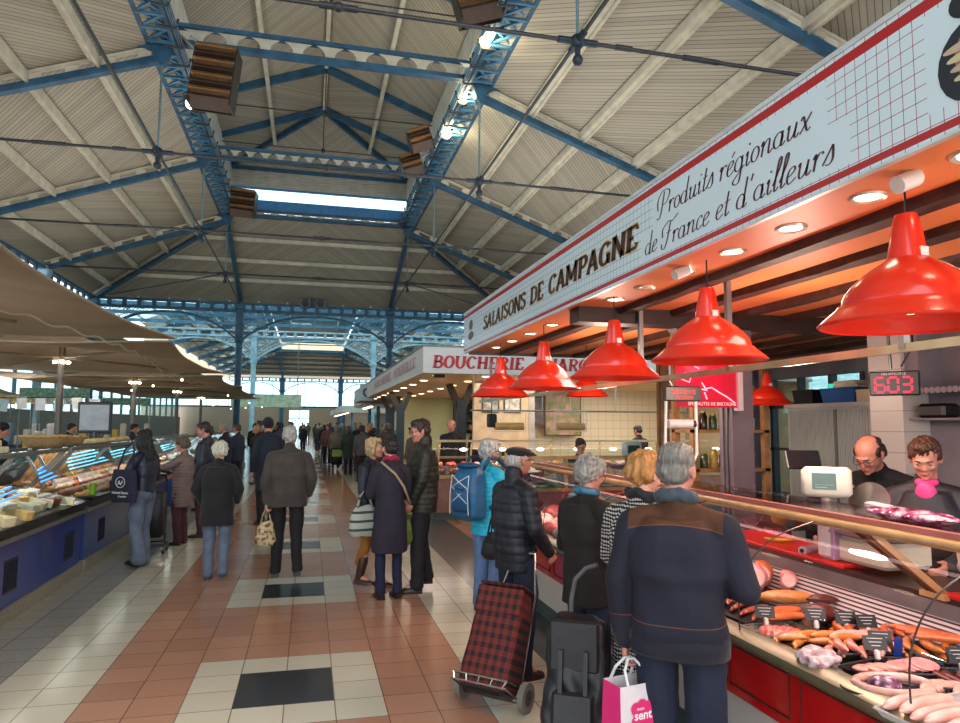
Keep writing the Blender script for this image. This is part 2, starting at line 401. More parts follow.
# ================================================================ main trusses
def girder(t, y, z0, z1, nop=10):
    """open web girder between the two lantern beams"""
    m = MB(); m.box((XL, y - .1, z1 - .1), (XR, y + .1, z1)); m.box((XL, y - .12, z0), (XR, y + .12, z0 + .12)); m.build('girder_flange', BLUE, t)
    m = MB(); h = z1 - z0 - .2; w = (XR - XL) / nop
    for k in range(nop):
        cx = XL + (k + .5) * w; a = []
        # spandrel piece between two openings
        x0 = XL + k * w
        for s in (-1, 1):
            pts = [(x0, z0 + .1), (x0 + s * w * .13, z0 + .1), (x0 + s * w * .17, z0 + .1 + h * .5), (x0 + s * w * .26, z0 + .1 + h * .78), (x0 + s * w * .42, z1 - .1), (x0, z1 - .1)]
            m.extr(pts, y - .015, y + .015)
    m.build('girder_web', CREAM, t)
def truss(y, lab, y_hip=None):
    t = thing('roof_truss', lab, 'roof truss', (XC, y, 8.2), 'iron roof trusses of the hall')
    for s in (-1, 1):
        xa = XC + s * 4; xb = XC + s * (4 + SIDE)
        m = MB(); z0, z1 = rz(xa) - .45, rz(xb) - .38
        m.beam((xa, y, z0), (xb, y, z1), .2, .07); m.beam((xa, y, z0 + .1), (xb, y, z1 + .1), .05, .16); m.build('rafter', BLUE, t)
        m = MB(); L = 9
        m.beam((xa, y, z0 + .38), (xb, y, z1 + .34), .14, .06); m.beam((xa, y, z0 + .17), (xb, y, z1 + .16), .04, .05)
        for k in range(L):
            f = (k + .5) / L; x = xa + (xb - xa) * f; z = z0 + (z1 - z0) * f
            m.beam((x - .14, y, z + .25), (x + .14, y, z + .24), .04, .24)
        m.build('rafter_web', CREAM, t)
        # gusset and bracket
        m = MB(); g = -s
        m.extr([(xa + s * .55, 10.75), (xa + s * .55, 11.05), (xa - s * .05, 11.35), (xa - s * .5, 11.05), (xa - s * .5, 10.95), (xa - s * .22, 10.85), (xa - s * .12, 10.5), (xa - s * .02, 10.35), (xa + s * .12, 10.45), (xa + s * .2, 10.7)], y - .12, y + .12)
        m.build('gusset', BLUE, t)
        # hanger, joint, rods
        m = MB(); m.tube([(xa, y, 10.45), (xa, y, 8.2)], .028, 8); m.build('hanger_rod', mat((110, 140, 150), .4, .5), t)
        m = MB(); m.ell((xa, y, 8.2), (.13, .13, .13)); m.cyl((xa, y, 8.2), (xa, y, 7.88), .05); m.ell((xa, y, 7.87), (.09, .09, .1)); m.cyl((xa - .35, y, 8.2), (xa + .35, y, 8.2), .06); m.cyl((xa, y - .3, 8.2), (xa, y + .3, 8.2), .06)
        m.build('rod_joint', mat((36, 50, 62), .5, .3), t)
        m = MB(); m.tube([(xa, y, 8.2), (xb, y, 8.15)], .036, 8); m.build('tie_rod', IRON, t)
        m = MB(); m.cyl((xa + s * 2, y, 8.19), (xa + s * 2.7, y, 8.18), .05); m.cyl((xa + s * .7, y, 8.2), (xa + s * 1.0, y, 8.2), .05); m.build('turnbuckle', IRON, t)
    m = MB(); m.tube([(XL, y, 8.2), (XR, y, 8.2)], .036, 8); m.build('tie_rod', IRON, t)
    m = MB(); m.cyl((XC - .3, y, 8.2), (XC + .3, y, 8.2), .055); m.ell((XC, y, 8.2), (.1, .08, .08)); m.build('turnbuckle', IRON, t)
    return t
labs = ['iron roof truss above the viewer', 'blue roof truss nearest the viewer, its tie rod crossing the top of the picture', 'blue roof truss holding the large lattice girder at the top of the picture', 'blue roof truss with the double girder, second from the hipped end', 'blue roof truss at the hipped end under the bright lantern strip']
for y, lb in zip(TY, labs):
    if y < 5: continue
    t = truss(y, lb)
    if y == 24.75: girder(t, y, 10.75, 11.2, 16)
    elif y == 31.8: girder(t, y, 10.8, 11.15, 12)
    else: girder(t, y, 10.95, 11.5, 10)
# longitudinal rods
for s, nm in ((-1, 'left'), (1, 'right')):
    m = MB(); x = XC + s * 4; m.tube([(x, -4, 8.2), (x, 31.8, 8.2), (x + s * .02, YD - .3, 8.0)], .036, 8); m.tube([(x, 31.8, 8.2), (x + s * 6.6, 38.3, 8.05)], .03, 6)
    tag(m.build('longitudinal_tie_rod', IRON), 'long dark iron rod running down the hall below the %s side of the lantern' % nm, 'tie rod')
# lattice beams under the lantern walls
for s, nm in ((-1, 'left'), (1, 'right')):
    x = XC + s * 4; t = thing('lattice_beam', 'long blue lattice beam along the %s edge of the roof lantern' % nm, 'beam', (x, 0, 11))
    for a in (-1, 1):
        m = MB(); m.box((x + a * .3 - .05, Y0, 10.82), (x + a * .3 + .05, 31.8, 10.98)); m.build('chord', BLUE, t)
    m = MB(); y = Y0
    while y < 31.5:
        m.beam((x - .3, y, 10.9), (x + .3, y + .6, 10.9), .06, .05); m.beam((x + .3, y, 10.87), (x - .3, y + .6, 10.87), .06, .05); m.beam((x - .3, y, 10.84), (x + .3, y, 10.84), .07, .06); y += .6
    m.build('lacing', BLUE2, t)
    m = MB(); y = 12
    while y < 31: m.tube([(x - s * .15, y, 10.75), (x - s * .5, y, 10.72), (x - s * .55, y, 10.95)], .03, 6); y += .9
    m.build('cable_bracket', IRON, t); m = MB()
    for k in range(3): m.tube([(x - s * (.42 + .05 * k), 10, 10.8), (x - s * (.42 + .05 * k), 31, 10.8)], .02, 6)
    m.build('cable', mat((90, 110, 125), .5), t)
# hip rafters
for s, nm in ((-1, 'left'), (1, 'right')):
    x = XC + s * 4; t = thing('hip_rafter', 'blue rafter falling from the lantern corner to the %s iron column at the hipped end' % nm, 'rafter', (x, 31.8, 10.6))
    m = MB(); m.beam((x, 31.8, 10.55), (x, YD, 8.2), .2, .08); m.beam((x, 31.8, 10.65), (x, YD, 8.3), .05, .2); m.build('flange', BLUE, t)
    m = MB(); m.beam((x, 31.8, 10.8), (x, YD, 8.4), .05, .12); m.build('web', CREAM, t)
    t = thing('valley_rafter', 'blue diagonal rafter from the lantern corner to the outer %s corner' % nm, 'rafter', (x, 31.8, 10.6))
    m = MB(); xb = XC + s * (4 + SIDE); m.beam((x, 31.8, 10.6), (xb, YD, 8.0), .22, .08); m.beam((x, 31.8, 10.7), (xb, YD, 8.1), .05, .2); m.build('flange', BLUE, t)
    m = MB(); m.beam((x, 31.8, 10.85), (xb, YD, 8.25), .16, .14); m.build('web', CREAM, t)

# ================================================================ columns and friezes
def column(x, y, h, lab, M, r=.17, zc=6.2):
    t = thing('iron_column', lab, 'column', (x, y, 0), 'iron columns of the market hall')
    m = MB(); m.lathe([(r * 1.7, 0), (r * 1.7, .25), (r * 1.25, .35), (r, .6), (r, zc - .3), (r * 1.5, zc - .15), (r * 1.5, zc)], (x, y, 0), 12, cap=True); m.build('shaft', M, t)
    m = MB(); m.box((x - r * 1.1, y - r * 1.1, zc), (x + r * 1.1, y + r * 1.1, h)); m.rbox((x, y, h - .25), (r * 3, r * 3, .3), .04); m.build('capital', M, t)
    return t
def frieze(x0, x1, y, zt, lab, M, M2, along='x', npan=12):
    """arched girder from x0 to x1 at y (or along y)"""
    L = x1 - x0; f = (lambda u, v, z: (x0 + u, y + v, z)) if along == 'x' else (lambda u, v, z: (y + v, x0 + u, z))
    t = thing('arched_girder', lab, 'girder', f(L / 2, 0, zt - .8))
    m = MB()
    def bx(u0, u1, z0, z1, d=.1):
        a = Vector(f(u0, -d, z0)); b = Vector(f(u1, d, z1)); m.box([min(a[i], b[i]) for i in range(3)], [max(a[i], b[i]) for i in range(3)])
    bx(0, L, zt - .1, zt, .14); bx(0, L, zt - .5, zt - .38, .14); m.build('rail', M, t)
    m = MB()
    for k in range(npan + 1): u = L * k / npan; bx(u - .1, u + .1, zt - .4, zt - .08, .05)
    m.build('post', M, t)
    m = MB(); N = 18; zs = zt - 2.0; pts = []
    for k in range(N + 1):
        u = .15 + (L - .3) * k / N; c = abs(2 * k / N - 1); z = zt - .62 - (c ** 2.3) * 1.35; pts.append((u, z))
    for (a, za), (b, zb) in zip(pts, pts[1:]): m.beam(f(a, 0, za), f(b, 0, zb), .2, .1) if along == 'x' else m.beam(f(a, 0, za), f(b, 0, zb), .2, .1)
    m.build('arch_rib', M, t)
    m = MB(); st = .22; u = .2
    while u < L - .2:
        c = abs(2 * (u - .15) / (L - .3) - 1); zb = zt - .62 - (c ** 2.3) * 1.35
        if c > .3:
            z = zb
            while z < zt - .52:
                m.beam(f(u, 0, z), f(u + st * .9, 0, min(z + st * .9, zt - .5)), .03, .03); m.beam(f(u + st * .9, 0, z), f(u, 0, min(z + st * .9, zt - .5)), .03, .03); z += st
        u += st
    m.build('spandrel_lattice', M2, t)
    return t
BL = BLUE
column(XL, YD, 8.1, 'blue iron column rising beside the aisle at the left of the first arched girder', BL)
column(XR, YD, 8.1, 'blue iron column at the right of the first arched girder, behind the butcher canopy', BL)
column(XO, YD, 8.1, 'blue iron column at the outer left corner of the hipped end', BL)
column(XP, YD, 8.1, 'blue iron column at the outer right corner of the hipped end', BL)
frieze(XL, XR, YD, 8.1, 'blue arched iron girder crossing the aisle between the two nearest columns', BLUE, BLUE2)
frieze(XO, XL, YD, 8.1, 'blue arched iron girder left of the left aisle column', BLUE, BLUE2, npan=10)
frieze(XR, XP, YD, 8.1, 'blue arched iron girder behind the butcher canopy on the right', BLUE, BLUE2, npan=10)
for s, xx, nm in ((-1, XO, 'left'), (1, XP, 'right')):
    for k, y in enumerate((31.8, 24.75, 17.7, 10.62)):
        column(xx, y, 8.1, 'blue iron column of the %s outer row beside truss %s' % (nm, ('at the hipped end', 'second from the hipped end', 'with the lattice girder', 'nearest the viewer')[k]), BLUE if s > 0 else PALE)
        frieze(y, y + 7.0, xx, 8.05, 'blue arched girder of the %s outer row, %s bay from the hipped end' % (nm, ('first', 'second', 'third', 'fourth')[k]), BLUE, BLUE2, along='y', npan=8)
# loudspeakers on the frieze
for k, x in enumerate((-.35, .45)):
    t = thing('loudspeaker', '%s of the two grey box loudspeakers on the first arched girder' % ('left' if k == 0 else 'right'), 'loudspeaker', (x, YD - .2, 8.2), 'loudspeakers on the girder')
    m = MB(); m.rbox((x, YD - .35, 8.15), (.6, .4, .5), .05); m.build('housing', mat((90, 100, 105), .5), t)
    m = MB(); m.lathe([(.02, 0), (.18, .02), (.2, 0)], (0, 0, 0), 16, Matrix.Translation((x, YD - .56, 8.15)) @ Matrix.Rotation(PI / 2, 4, 'X')); m.build('grille', IRON, t)

# street between the halls: glazed flat roof on light blue girders
m = MB(); m.box((XO - 5, YD + .3, 8.25), (XP + 5, YE - .3, 8.27)); struct('window_4', m, GLASS)
t = thing('glazed_street_roof', 'light blue steel grid carrying the glass roof between the two halls', 'roof', (XC, 44, 8.2))
m = MB()
for k in range(3): y = YD + 1.6 + k * 3.4; m.beam((XO - 5, y, 8.1), (XP + 5, y, 8.1), .12, .2)
m.build('cross_beam', BLUE2, t); m = MB()
for k in range(22): x = XO - 4 + k * 1.5; m.beam((x, YD + .2, 8.2), (x, YE, 8.2), .07, .1)
m.build('glazing_bar', mat((190, 215, 225), .4), t)
for x, nm in ((XL, 'left'), (XR, 'right')):
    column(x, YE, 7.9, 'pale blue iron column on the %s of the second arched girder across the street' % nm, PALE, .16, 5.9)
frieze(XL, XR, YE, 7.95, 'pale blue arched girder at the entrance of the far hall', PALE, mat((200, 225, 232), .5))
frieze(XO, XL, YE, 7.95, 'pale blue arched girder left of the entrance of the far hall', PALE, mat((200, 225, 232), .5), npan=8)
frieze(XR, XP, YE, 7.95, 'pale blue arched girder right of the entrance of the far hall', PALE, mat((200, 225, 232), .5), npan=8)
# far hall
m = MB(); FB = mat((176, 168, 150), .8)
slab(m, [(XL, 93.9, ZG), (XR, 93.9, ZG), (XP, YF, ZE), (XO, YF, ZE)]); slab(m, [(XL, YE, ZLE), (XR, YE, ZLE), (XR, 93.9, ZLE), (XL, 93.9, ZLE)])
c2 = struct('ceiling.001', m, board_mat(False))
m = MB(); slab(m, [(XO, YE, ZE), (XL, YE, ZG), (XL, 93.9, ZG), (XO, YF, ZE)], .02); slab(m, [(XR, YE, ZG), (XP, YE, ZE), (XP, YF, ZE), (XR, 93.9, ZG)], .02); struct('window_5', m, glass_mat((170, 180, 180), .2, .2, 'frosted'))
for s in (-1, 1):
    for d in (1, 2, 3, 4, 5, 6, 7):
        x = XC + s * (4 + d); m = MB(); m.beam((x, YE, rz(x) - .1), (x, 93.9 + d, rz(x) - .1), .35, .15); m.build('purlin', CREAM, c2)
for d in (1.3, 2.6, 3.9, 5.2): m = MB(); m.beam((XL - d, 93.9 + d, ZG - SL * d - .1), (XR + d, 93.9 + d, ZG - SL * d - .1), .2, .2); m.build('purlin', CREAM, c2)
FT = BLUE2
for k in range(7):
    y = 52.5 + k * 6.9
    t = thing('far_hall_truss', 'blue roof truss of the far hall, %s from its entrance' % ('first second third fourth fifth sixth last'.split()[k]), 'roof truss', (XC, y, 8.2), 'roof trusses of the far hall')
    for s in (-1, 1):
        xa, xb = XC + s * 4, XC + s * 11.08
        m = MB(); m.beam((xa, y, rz(xa) - .35), (xb, y, rz(xb) - .35), .2, .35); m.build('rafter', FT, t)
        m = MB(); m.box((xa - .25, y - .25, 10.5), (xa + .25, y + .25, 11.3)); m.build('gusset', FT, t)
        m = MB(); m.beam((xa, y, 10.9), (xa, min(y + 6.9, 93.9), 10.9), .4, .3); m.build('lantern_beam', FT, t)
        m = MB(); m.tube([(xa, y, 10.6), (xa, y, 8.2), (xb, y, 8.2)], .04, 6); m.build('tie_rod', IRON, t)
    m = MB(); m.tube([(XL, y, 8.2), (XR, y, 8.2)], .04, 6); m.build('tie_rod', IRON, t)
m = MB()
for s in (-1, 1): m.box((XC + s * 4 - .05, YE, 11.1), (XC + s * 4 + .05, 93.9, 11.6)); m.box((XC + s * 4 - .05, YE, 12.3), (XC + s * 4 + .05, 93.9, 13.0))
m.box((XL, 93.8, 10.8), (XR, 93.95, 11.3)); m.box((XL, 93.8, 12.2), (XR, 93.95, 13)); struct('trim_4', m, mat((90, 140, 170), .5))
for s, nm in ((-1, 'left'), (1, 'right')):
    m = MB(); x = XC + s * 4; m.beam((x, 93.9, 10.6), (x, YF, 8.0), .3, .3); tag(m.build('hip_rafter', FT), 'blue hip rafter at the far end of the second hall, %s side' % nm, 'rafter')
    column(x, YF, 8, 'blue column against the bright end windows of the far hall, %s of the door' % nm, BLUE2, .3)
FG = mat((110, 135, 155), .5)
frieze(XL, XR, YF, 8.0, 'grey-blue arched girder in front of the bright end windows of the far hall', FG, FG, npan=8)
frieze(XO, XL, YF, 8.0, 'grey-blue arched girder at the far end, left of the bright end windows', FG, FG, npan=8)
frieze(XR, XP, YF, 8.0, 'grey-blue arched girder at the far end, right of the bright end windows', FG, FG, npan=8)
# outer walls
WALL = mat((150, 140, 122), .8); MUL = mat((70, 100, 110), .6)
m = MB(); m.box((-22, YF + 1, 0), (-2.7, YF + 1.3, 3.9)); m.box((0, YF + 1, 0), (22, YF + 1.3, 3.9)); m.box((-2.7, YF + 1, 3.5), (0, YF + 1.3, 3.9)); m.box((-22, YF + 1, 8), (22, YF + 1.3, 14)); struct('wall_far', m, mat((196, 178, 152), .8))
m = MB(); m.box((-22, YF + 1.1, 3.9), (22, YF + 1.12, 8)); w = struct('window_6', m, GLASS); m = MB()
for k in range(30): x = -21 + k * 1.45; m.box((x - .03, YF + 1.05, 3.9), (x + .03, YF + 1.1, 8))
m.box((-22, YF + 1.0, 3.85), (22, YF + 1.1, 4.1)); m.build('window_frame', MUL, w)
m = MB(); m.box((-2.7, YF + 1.1, 0), (0, YF + 1.13, 3.5)); w = struct('door_1', m, GLASS); m = MB(); m.box((-1.4, YF + 1, 0), (-1.3, YF + 1.1, 3.5)); m.box((-2.7, YF + 1, 2.3), (0, YF + 1.1, 2.4)); m.build('door_frame', MUL, w)
for s, nm, x in ((-1, 'left', -17.0), (1, 'right', 17.5)):
    m = MB(); m.box((x - .15, -8, 0), (x + .15, YF, 2.45)); m.box((x - .15, -8, 4.9), (x + .15, YF, 6.1)); struct('wall_' + nm, m, mat((124, 124, 114), .8))
    m = MB(); m.box((x - .01, -8, 2.45), (x + .01, YF, 4.9)); w = struct('window_%d' % (7 if s < 0 else 8), m, GLASS); m = MB(); y = -6
    while y < YF: m.box((x - .1, y, 2.45), (x + .1, y + (.5 if int(y / 3.5) % 3 == 0 else .12), 4.9)); y += 3.5
    m.build('window_frame', MUL, w)
    m = MB(); xi = XO if s < 0 else XP; slab(m, [(x, -8, 6.0), (xi, -8, 6.6), (xi, YF, 6.6), (x, YF, 6.0)]); struct('ceiling.00%d' % (2 if s < 0 else 3), m, mat((120, 115, 104), .8))
# ================================================================ hand drawn lettering
def crom(pts, k=5):
    if len(pts) < 3: return [Vector((p[0], p[1])) for p in pts]
    P = [Vector((p[0], p[1])) for p in pts]; P = [P[0]] + P + [P[-1]]; out = []
    for i in range(1, len(P) - 2):
        a, b, c, d = P[i - 1:i + 3]
        for j in range(k):
            t = j / k; out.append(.5 * ((2 * b) + (c - a) * t + (2 * a - 5 * b + 4 * c - d) * t * t + (3 * b - a - 3 * c + d) * t ** 3))
    out.append(P[-2]); return out
def arc(cx, cy, rx, ry, a0, a1, n=9):
    return [(cx + rx * math.cos(D2R(a0 + (a1 - a0) * i / n)), cy + ry * math.sin(D2R(a0 + (a1 - a0) * i / n))) for i in range(n + 1)]
def ribbon(m, pts, w0, w1, smooth=True, z=0):
    """flat pen stroke: w0 on horizontals, w1 on verticals"""
    p = crom(pts) if smooth else [Vector((a[0], a[1])) for a in pts]; L = []; R = []
    for i, q in enumerate(p):
        d = (p[min(i + 1, len(p) - 1)] - p[max(i - 1, 0)])
        if d.length < 1e-6: d = Vector((0, 1))
        d.normalize(); w = (w0 + (w1 - w0) * d.y ** 2) / 2; nrm = Vector((-d.y, d.x)); L.append(q + nrm * w); R.append(q - nrm * w)
    for i in range(len(p) - 1):
        m.add([(*L[i], z), (*R[i], z), (*R[i + 1], z), (*L[i + 1], z)], [(0, 1, 2, 3)])
TAIL = [(.30, .1), (.36, .0), (.46, .1)]
SCR = {  # cursive: advance, strokes
 'o': (.42, [arc(.2, .24, .16, .24, 60, 420)]),
 'a': (.50, [arc(.2, .24, .17, .24, 40, 400), [(.35, .47), (.34, .1), (.4, 0), (.5, .1)]]),
 'd': (.50, [arc(.2, .24, .17, .24, 40, 400), [(.36, 1.0), (.34, .1), (.4, 0), (.5, .1)]]),
 'u': (.52, [[(.04, .38), (.1, .47), (.1, .12), (.18, 0), (.3, .1), (.36, .3)], [(.37, .47), (.36, .1), (.42, 0), (.52, .1)]]),
 'i': (.26, [[(.03, .36), (.1, .47), (.1, .1), (.16, 0), (.26, .1)], [(.13, .68), (.13, .74)]]),
 't': (.30, [[(.14, .85), (.12, .1), (.18, 0), (.3, .1)], [(0, .5), (.28, .52)]]),
 's': (.34, [[(0, .04), (.2, .46), (.24, .5), (.3, .14), (.22, 0), (.08, .03)]]),
 'r': (.38, [[(.02, .36), (.1, .48), (.1, 0)], [(.1, .26), (.2, .46), (.3, .47), (.34, .4)]]),
 'e': (.38, [[(.04, .22), (.2, .28), (.3, .4), (.22, .5), (.08, .4), (.05, .15), (.16, 0), (.38, .12)]]),
 '\u00e9': (.38, [[(.04, .22), (.2, .28), (.3, .4), (.22, .5), (.08, .4), (.05, .15), (.16, 0), (.38, .12)], [(.18, .62), (.3, .78)]]),
 'g': (.50, [arc(.2, .24, .17, .24, 40, 400), [(.36, .47), (.36, -.3), (.26, -.45), (.08, -.4), (.05, -.28), (.25, -.1), (.5, .1)]]),
 'n': (.54, [[(.02, .36), (.1, .48), (.1, 0)], [(.1, .26), (.24, .47), (.36, .44), (.37, .1), (.43, 0), (.54, .1)]]),
 'x': (.46, [[(.02, .4), (.1, .48), (.3, .02), (.42, .06)], [(.38, .5), (.05, 0)]]),
 'c': (.36, [[(.3, .4), (.22, .5), (.08, .4), (.05, .15), (.16, 0), (.36, .12)]]),
 'l': (.26, [[(.02, .2), (.2, .7), (.22, .98), (.13, .95), (.1, .15), (.15, 0), (.26, .1)]]),
 "'": (.26, [[(.1, 1.0), (.06, .78)]]),
 'P': (.78, [[(.36, 1.0), (.3, .2), (.2, -.08), (.02, -.02)], [(.05, .3), (-.05, .7), (.15, 1.02), (.5, 1.05), (.75, .85), (.6, .5), (.34, .45)]]),
 'F': (.66, [[(.42, .95), (.34, .2), (.22, -.1), (.02, -.04), (0, .14)], [(.0, .4), (-.06, .72), (.1, .9), (.3, 1.0), (.55, .95), (.85, 1.12)], [(.22, .52), (.55, .55)]]),
 ' ': (.3, []),
}
def script_text(name, s, x0, x1, cap, base, w, M, m_, parent, shear=.32):
    m = MB(); x = 0; tot = sum(SCR[c][0] for c in s); k = (x1 - x0) / tot
    for c in s:
        ad, st = SCR[c]
        for q in st:
            pts = [(x0 + (x + a) * k + b * cap * shear, base + b * cap) for a, b in q]; ribbon(m, pts, w * .45, w * 1.5)
        x += ad
    m.xf(M); return m.build(name, m_, parent)
V = lambda x, a=0, b=1: [(x, a), (x, b)]
SLAB = {  # advance, curved/straight strokes, serif centres
 'S': (.72, [arc(.34, .76, .22, .2, 20, 200) + arc(.34, .28, .24, .24, 60, -160)[1:]], [(.56, .84), (.1, .17)]),
 'A': (.86, [[(.1, 0), (.4, 1)], [(.4, 1), (.72, 0)], [(.2, .33), (.62, .33)]], [(.1, .03), (.72, .03)]),
 'L': (.66, [V(.2), [(.2, .05), (.6, .05), (.6, .25)]], [(.2, .03), (.2, .97)]),
 'I': (.44, [V(.22)], [(.22, .03), (.22, .97)]),
 'O': (.84, [arc(.42, .5, .3, .46, 90, 450, 14)], []),
 'N': (.88, [V(.16), V(.72), [(.16, 1), (.72, 0)]], [(.16, .03), (.12, .97), (.72, .97)]),
 'D': (.84, [V(.2), [(.2, .95), (.42, .95), (.7, .75), (.7, .25), (.42, .05), (.2, .05)]], [(.16, .03), (.16, .97)]),
 'E': (.74, [V(.2), [(.2, .95), (.62, .95), (.62, .78)], [(.2, .5), (.46, .5)], [(.2, .05), (.64, .05), (.64, .25)]], [(.16, .03), (.16, .97)]),
 'C': (.80, [arc(.42, .5, .3, .46, 40, 320, 12)], [(.66, .84)]),
 'G': (.86, [arc(.42, .5, .3, .46, 40, 330, 12), [(.68, .0), (.68, .42)], [(.5, .42), (.8, .42)]], [(.66, .86)]),
 'M': (1.05, [V(.16), V(.88), [(.16, 1), (.52, .2)], [(.52, .2), (.88, 1)]], [(.16, .03), (.12, .97), (.88, .03), (.92, .97)]),
 'P': (.76, [V(.2), [(.2, .95), (.5, .95), (.66, .74), (.5, .5), (.2, .5)]], [(.2, .03), (.16, .97)]),
 'B': (.80, [V(.2), [(.2, .95), (.5, .95), (.62, .76), (.48, .52), (.2, .52)], [(.3, .52), (.56, .5), (.7, .27), (.54, .05), (.2, .05)]], [(.16, .03), (.16, .97)]),
 'U': (.86, [[(.18, 1), (.18, .3), (.42, .03), (.68, .3), (.68, 1)]], [(.18, .97), (.68, .97)]),
 'H': (.90, [V(.2), V(.7), [(.2, .5), (.7, .5)]], [(.2, .03), (.2, .97), (.7, .03), (.7, .97)]),
 'R': (.84, [V(.2), [(.2, .95), (.5, .95), (.66, .74), (.5, .5), (.2, .5)], [(.42, .5), (.72, 0)]], [(.2, .03), (.16, .97), (.74, .03)]),
 'T': (.78, [V(.38), [(.06, .8), (.06, .95), (.7, .95), (.7, .8)]], [(.38, .03)]),
 'V': (.8, [[(.1, 1), (.4, 0)], [(.4, 0), (.7, 1)]], [(.1, .97), (.7, .97)]),
 ' ': (.5, [], []),
}
def slab_text(name, s, x0, x1, cap, base, M, m_, parent, w=.2, thin=.09, shear=0, z=0, grow=0):
    m = MB(); x = 0; tot = sum(SLAB[c][0] for c in s); k = (x1 - x0) / tot
    for c in s:
        ad, st, sf = SLAB[c]
        T = lambda a, b: (x0 + (x + a) * k + b * cap * shear, base + b * cap)
        for q in st:
            straight = all(abs(q[i][0] - q[i + 1][0]) < 1e-6 or abs(q[i][1] - q[i + 1][1]) < 1e-6 for i in range(len(q) - 1)) or len(q) == 2
            ribbon(m, [T(a, b) for a, b in q], thin * cap + grow, w * k * 1.0 + grow, smooth=not straight, z=z)
        for a, b in sf: ribbon(m, [T(a - .15, b), T(a + .15, b)], .07 * cap + grow, .07 * cap + grow, False, z)
        x += ad
    m.xf(M); return m.build(name, m_, parent)
# frames for lettering: text x, text y, normal
def facing(ax, p):
    X, Z = {'-x': ((0, -1, 0), (-1, 0, 0)), '-y': ((1, 0, 0), (0, -1, 0)), '+x': ((0, 1, 0), (1, 0, 0))}[ax]
    return Matrix(((X[0], 0, Z[0], p[0]), (X[1], 0, Z[1], p[1]), (X[2], 1, Z[2], p[2]), (0, 0, 0, 1)))
# ================================================================ delicatessen stall on the right: canopy
STEEL = mat((150, 150, 145), .35, .8, .1, 8); DSTEEL = mat((95, 97, 98), .35, .8, .15, 8); RED = mat((196, 22, 24), .35, 0, .08, 4, coat=.3)
WHITE = mat((222, 220, 214), .5, 0, .05, 3); BLACK = mat((20, 20, 22), .45, 0, .2, 8); WOOD = mat((176, 130, 84), .5, 0, .25, 9); DWOOD = mat((62, 36, 26), .65, 0, .3, 14, bump=.6, bs=14)
def sign_mat():
    t = NT('tiled fascia'); X, Y, Z = t.xyz(); G = .0455
    fy = t.math('FRACT', t.math('ADD', t.math('DIVIDE', Y, G), 100)); fz = t.math('FRACT', t.math('DIVIDE', t.math('SUBTRACT', Z, 2.56), G))
    ln = t.math('MAXIMUM', t.math('LESS_THAN', fy, .055), t.math('LESS_THAN', fz, .055))
    def box(y0, y1, z0, z1): return t.math('MULTIPLY', t.math('MULTIPLY', t.math('GREATER_THAN', Y, y0), t.math('LESS_THAN', Y, y1)), t.math('MULTIPLY', t.math('GREATER_THAN', Z, z0), t.math('LESS_THAN', Z, z1)))
    blank = t.math('MAXIMUM', t.math('MAXIMUM', box(2.0, 3.28, 2.735, 2.9), box(1.9, 3.42, 2.57, 2.74)), box(1.3, 1.6, 2.6, 2.9))
    ln = t.math('MULTIPLY', ln, t.math('SUBTRACT', 1, blank))
    far = t.math('GREATER_THAN', Y, 3.3)
    lc = t.mix(far, hexc(150, 52, 60), hexc(84, 110, 122))
    c = t.mix(ln, hexc(206, 222, 228), lc)
    band = t.math('MAXIMUM', t.math('MULTIPLY', t.math('GREATER_THAN', Z, 2.912), t.math('LESS_THAN', Z, 2.95)), t.math('MULTIPLY', t.math('GREATER_THAN', Z, 2.53), t.math('LESS_THAN', Z, 2.555)))
    c = t.mix(band, c, hexc(172, 40, 44)); t.col(c); t.p(rough=.22); return t.m
def soffit_mat(a, b):
    t = NT('soffit'); t.col(t.mix(t.noise(2, 3), hexc(*a), hexc(*b))); t.p(rough=.5); return t.m
can = thing('stall_canopy', 'canopy with white and red grid-tiled fascia reading SALAISONS DE CAMPAGNE over the delicatessen stall', 'canopy', (3.4, 3.7, 2.5))
m = MB(); m.box((1.74, -.6, 2.515), (1.757, 7.92, 2.97)); m.build('fascia', sign_mat(), can)
m = MB(); m.box((1.80, 7.86, 2.5), (5.6, 7.92, 2.97)); m.box((1.80, -.6, 2.5), (5.6, -.54, 2.97)); m.build('end_fascia', mat((120, 110, 120), .5), can)
m = MB(); m.box((1.735, -.6, 2.965), (1.83, 7.93, 2.985)); m.box((1.735, -.6, 2.508), (1.757, 7.93, 2.516)); m.build('edge_trim', mat((210, 214, 214), .4, .3), can)
m = MB(); m.box((1.757, -.54, 2.53), (5.6, 7.86, 2.58)); m.build('soffit', soffit_mat((232, 146, 88), (214, 122, 68)), can)
for i, x in enumerate((2.19, 2.61, 3.1, 3.56, 4.0, 4.46, 4.9, 5.3)):
    m = MB(); rr = []; rg = random.Random(i)
    for k in range(36):
        y = -.5 + 8.3 * k / 35; j = lambda: rg.uniform(-.008, .008)
        rr.append([Vector((x - .045 + j(), y, 2.488 + j() * .5)), Vector((x + .045 + j(), y, 2.488 + j() * .5)), Vector((x + .052 + j(), y, 2.53)), Vector((x - .052 + j(), y, 2.53))])
    m.rings(rr)
    m.build('beam', DWOOD, can)
m = MB(); m.box((1.84, 4.58, 2.42), (5.5, 4.76, 2.53)); m.build('cross_beam', mat((52, 34, 28), .5, 0, .2, 8), can)
m = MB(); m.box((1.84, -.2, 2.42), (5.5, -.05, 2.53)); m.build('cross_beam', mat((52, 34, 28), .5, 0, .2, 8), can)
SPOT = lamp_mat((255, 236, 200), 14); RIM = mat((225, 215, 200), .3, .5)
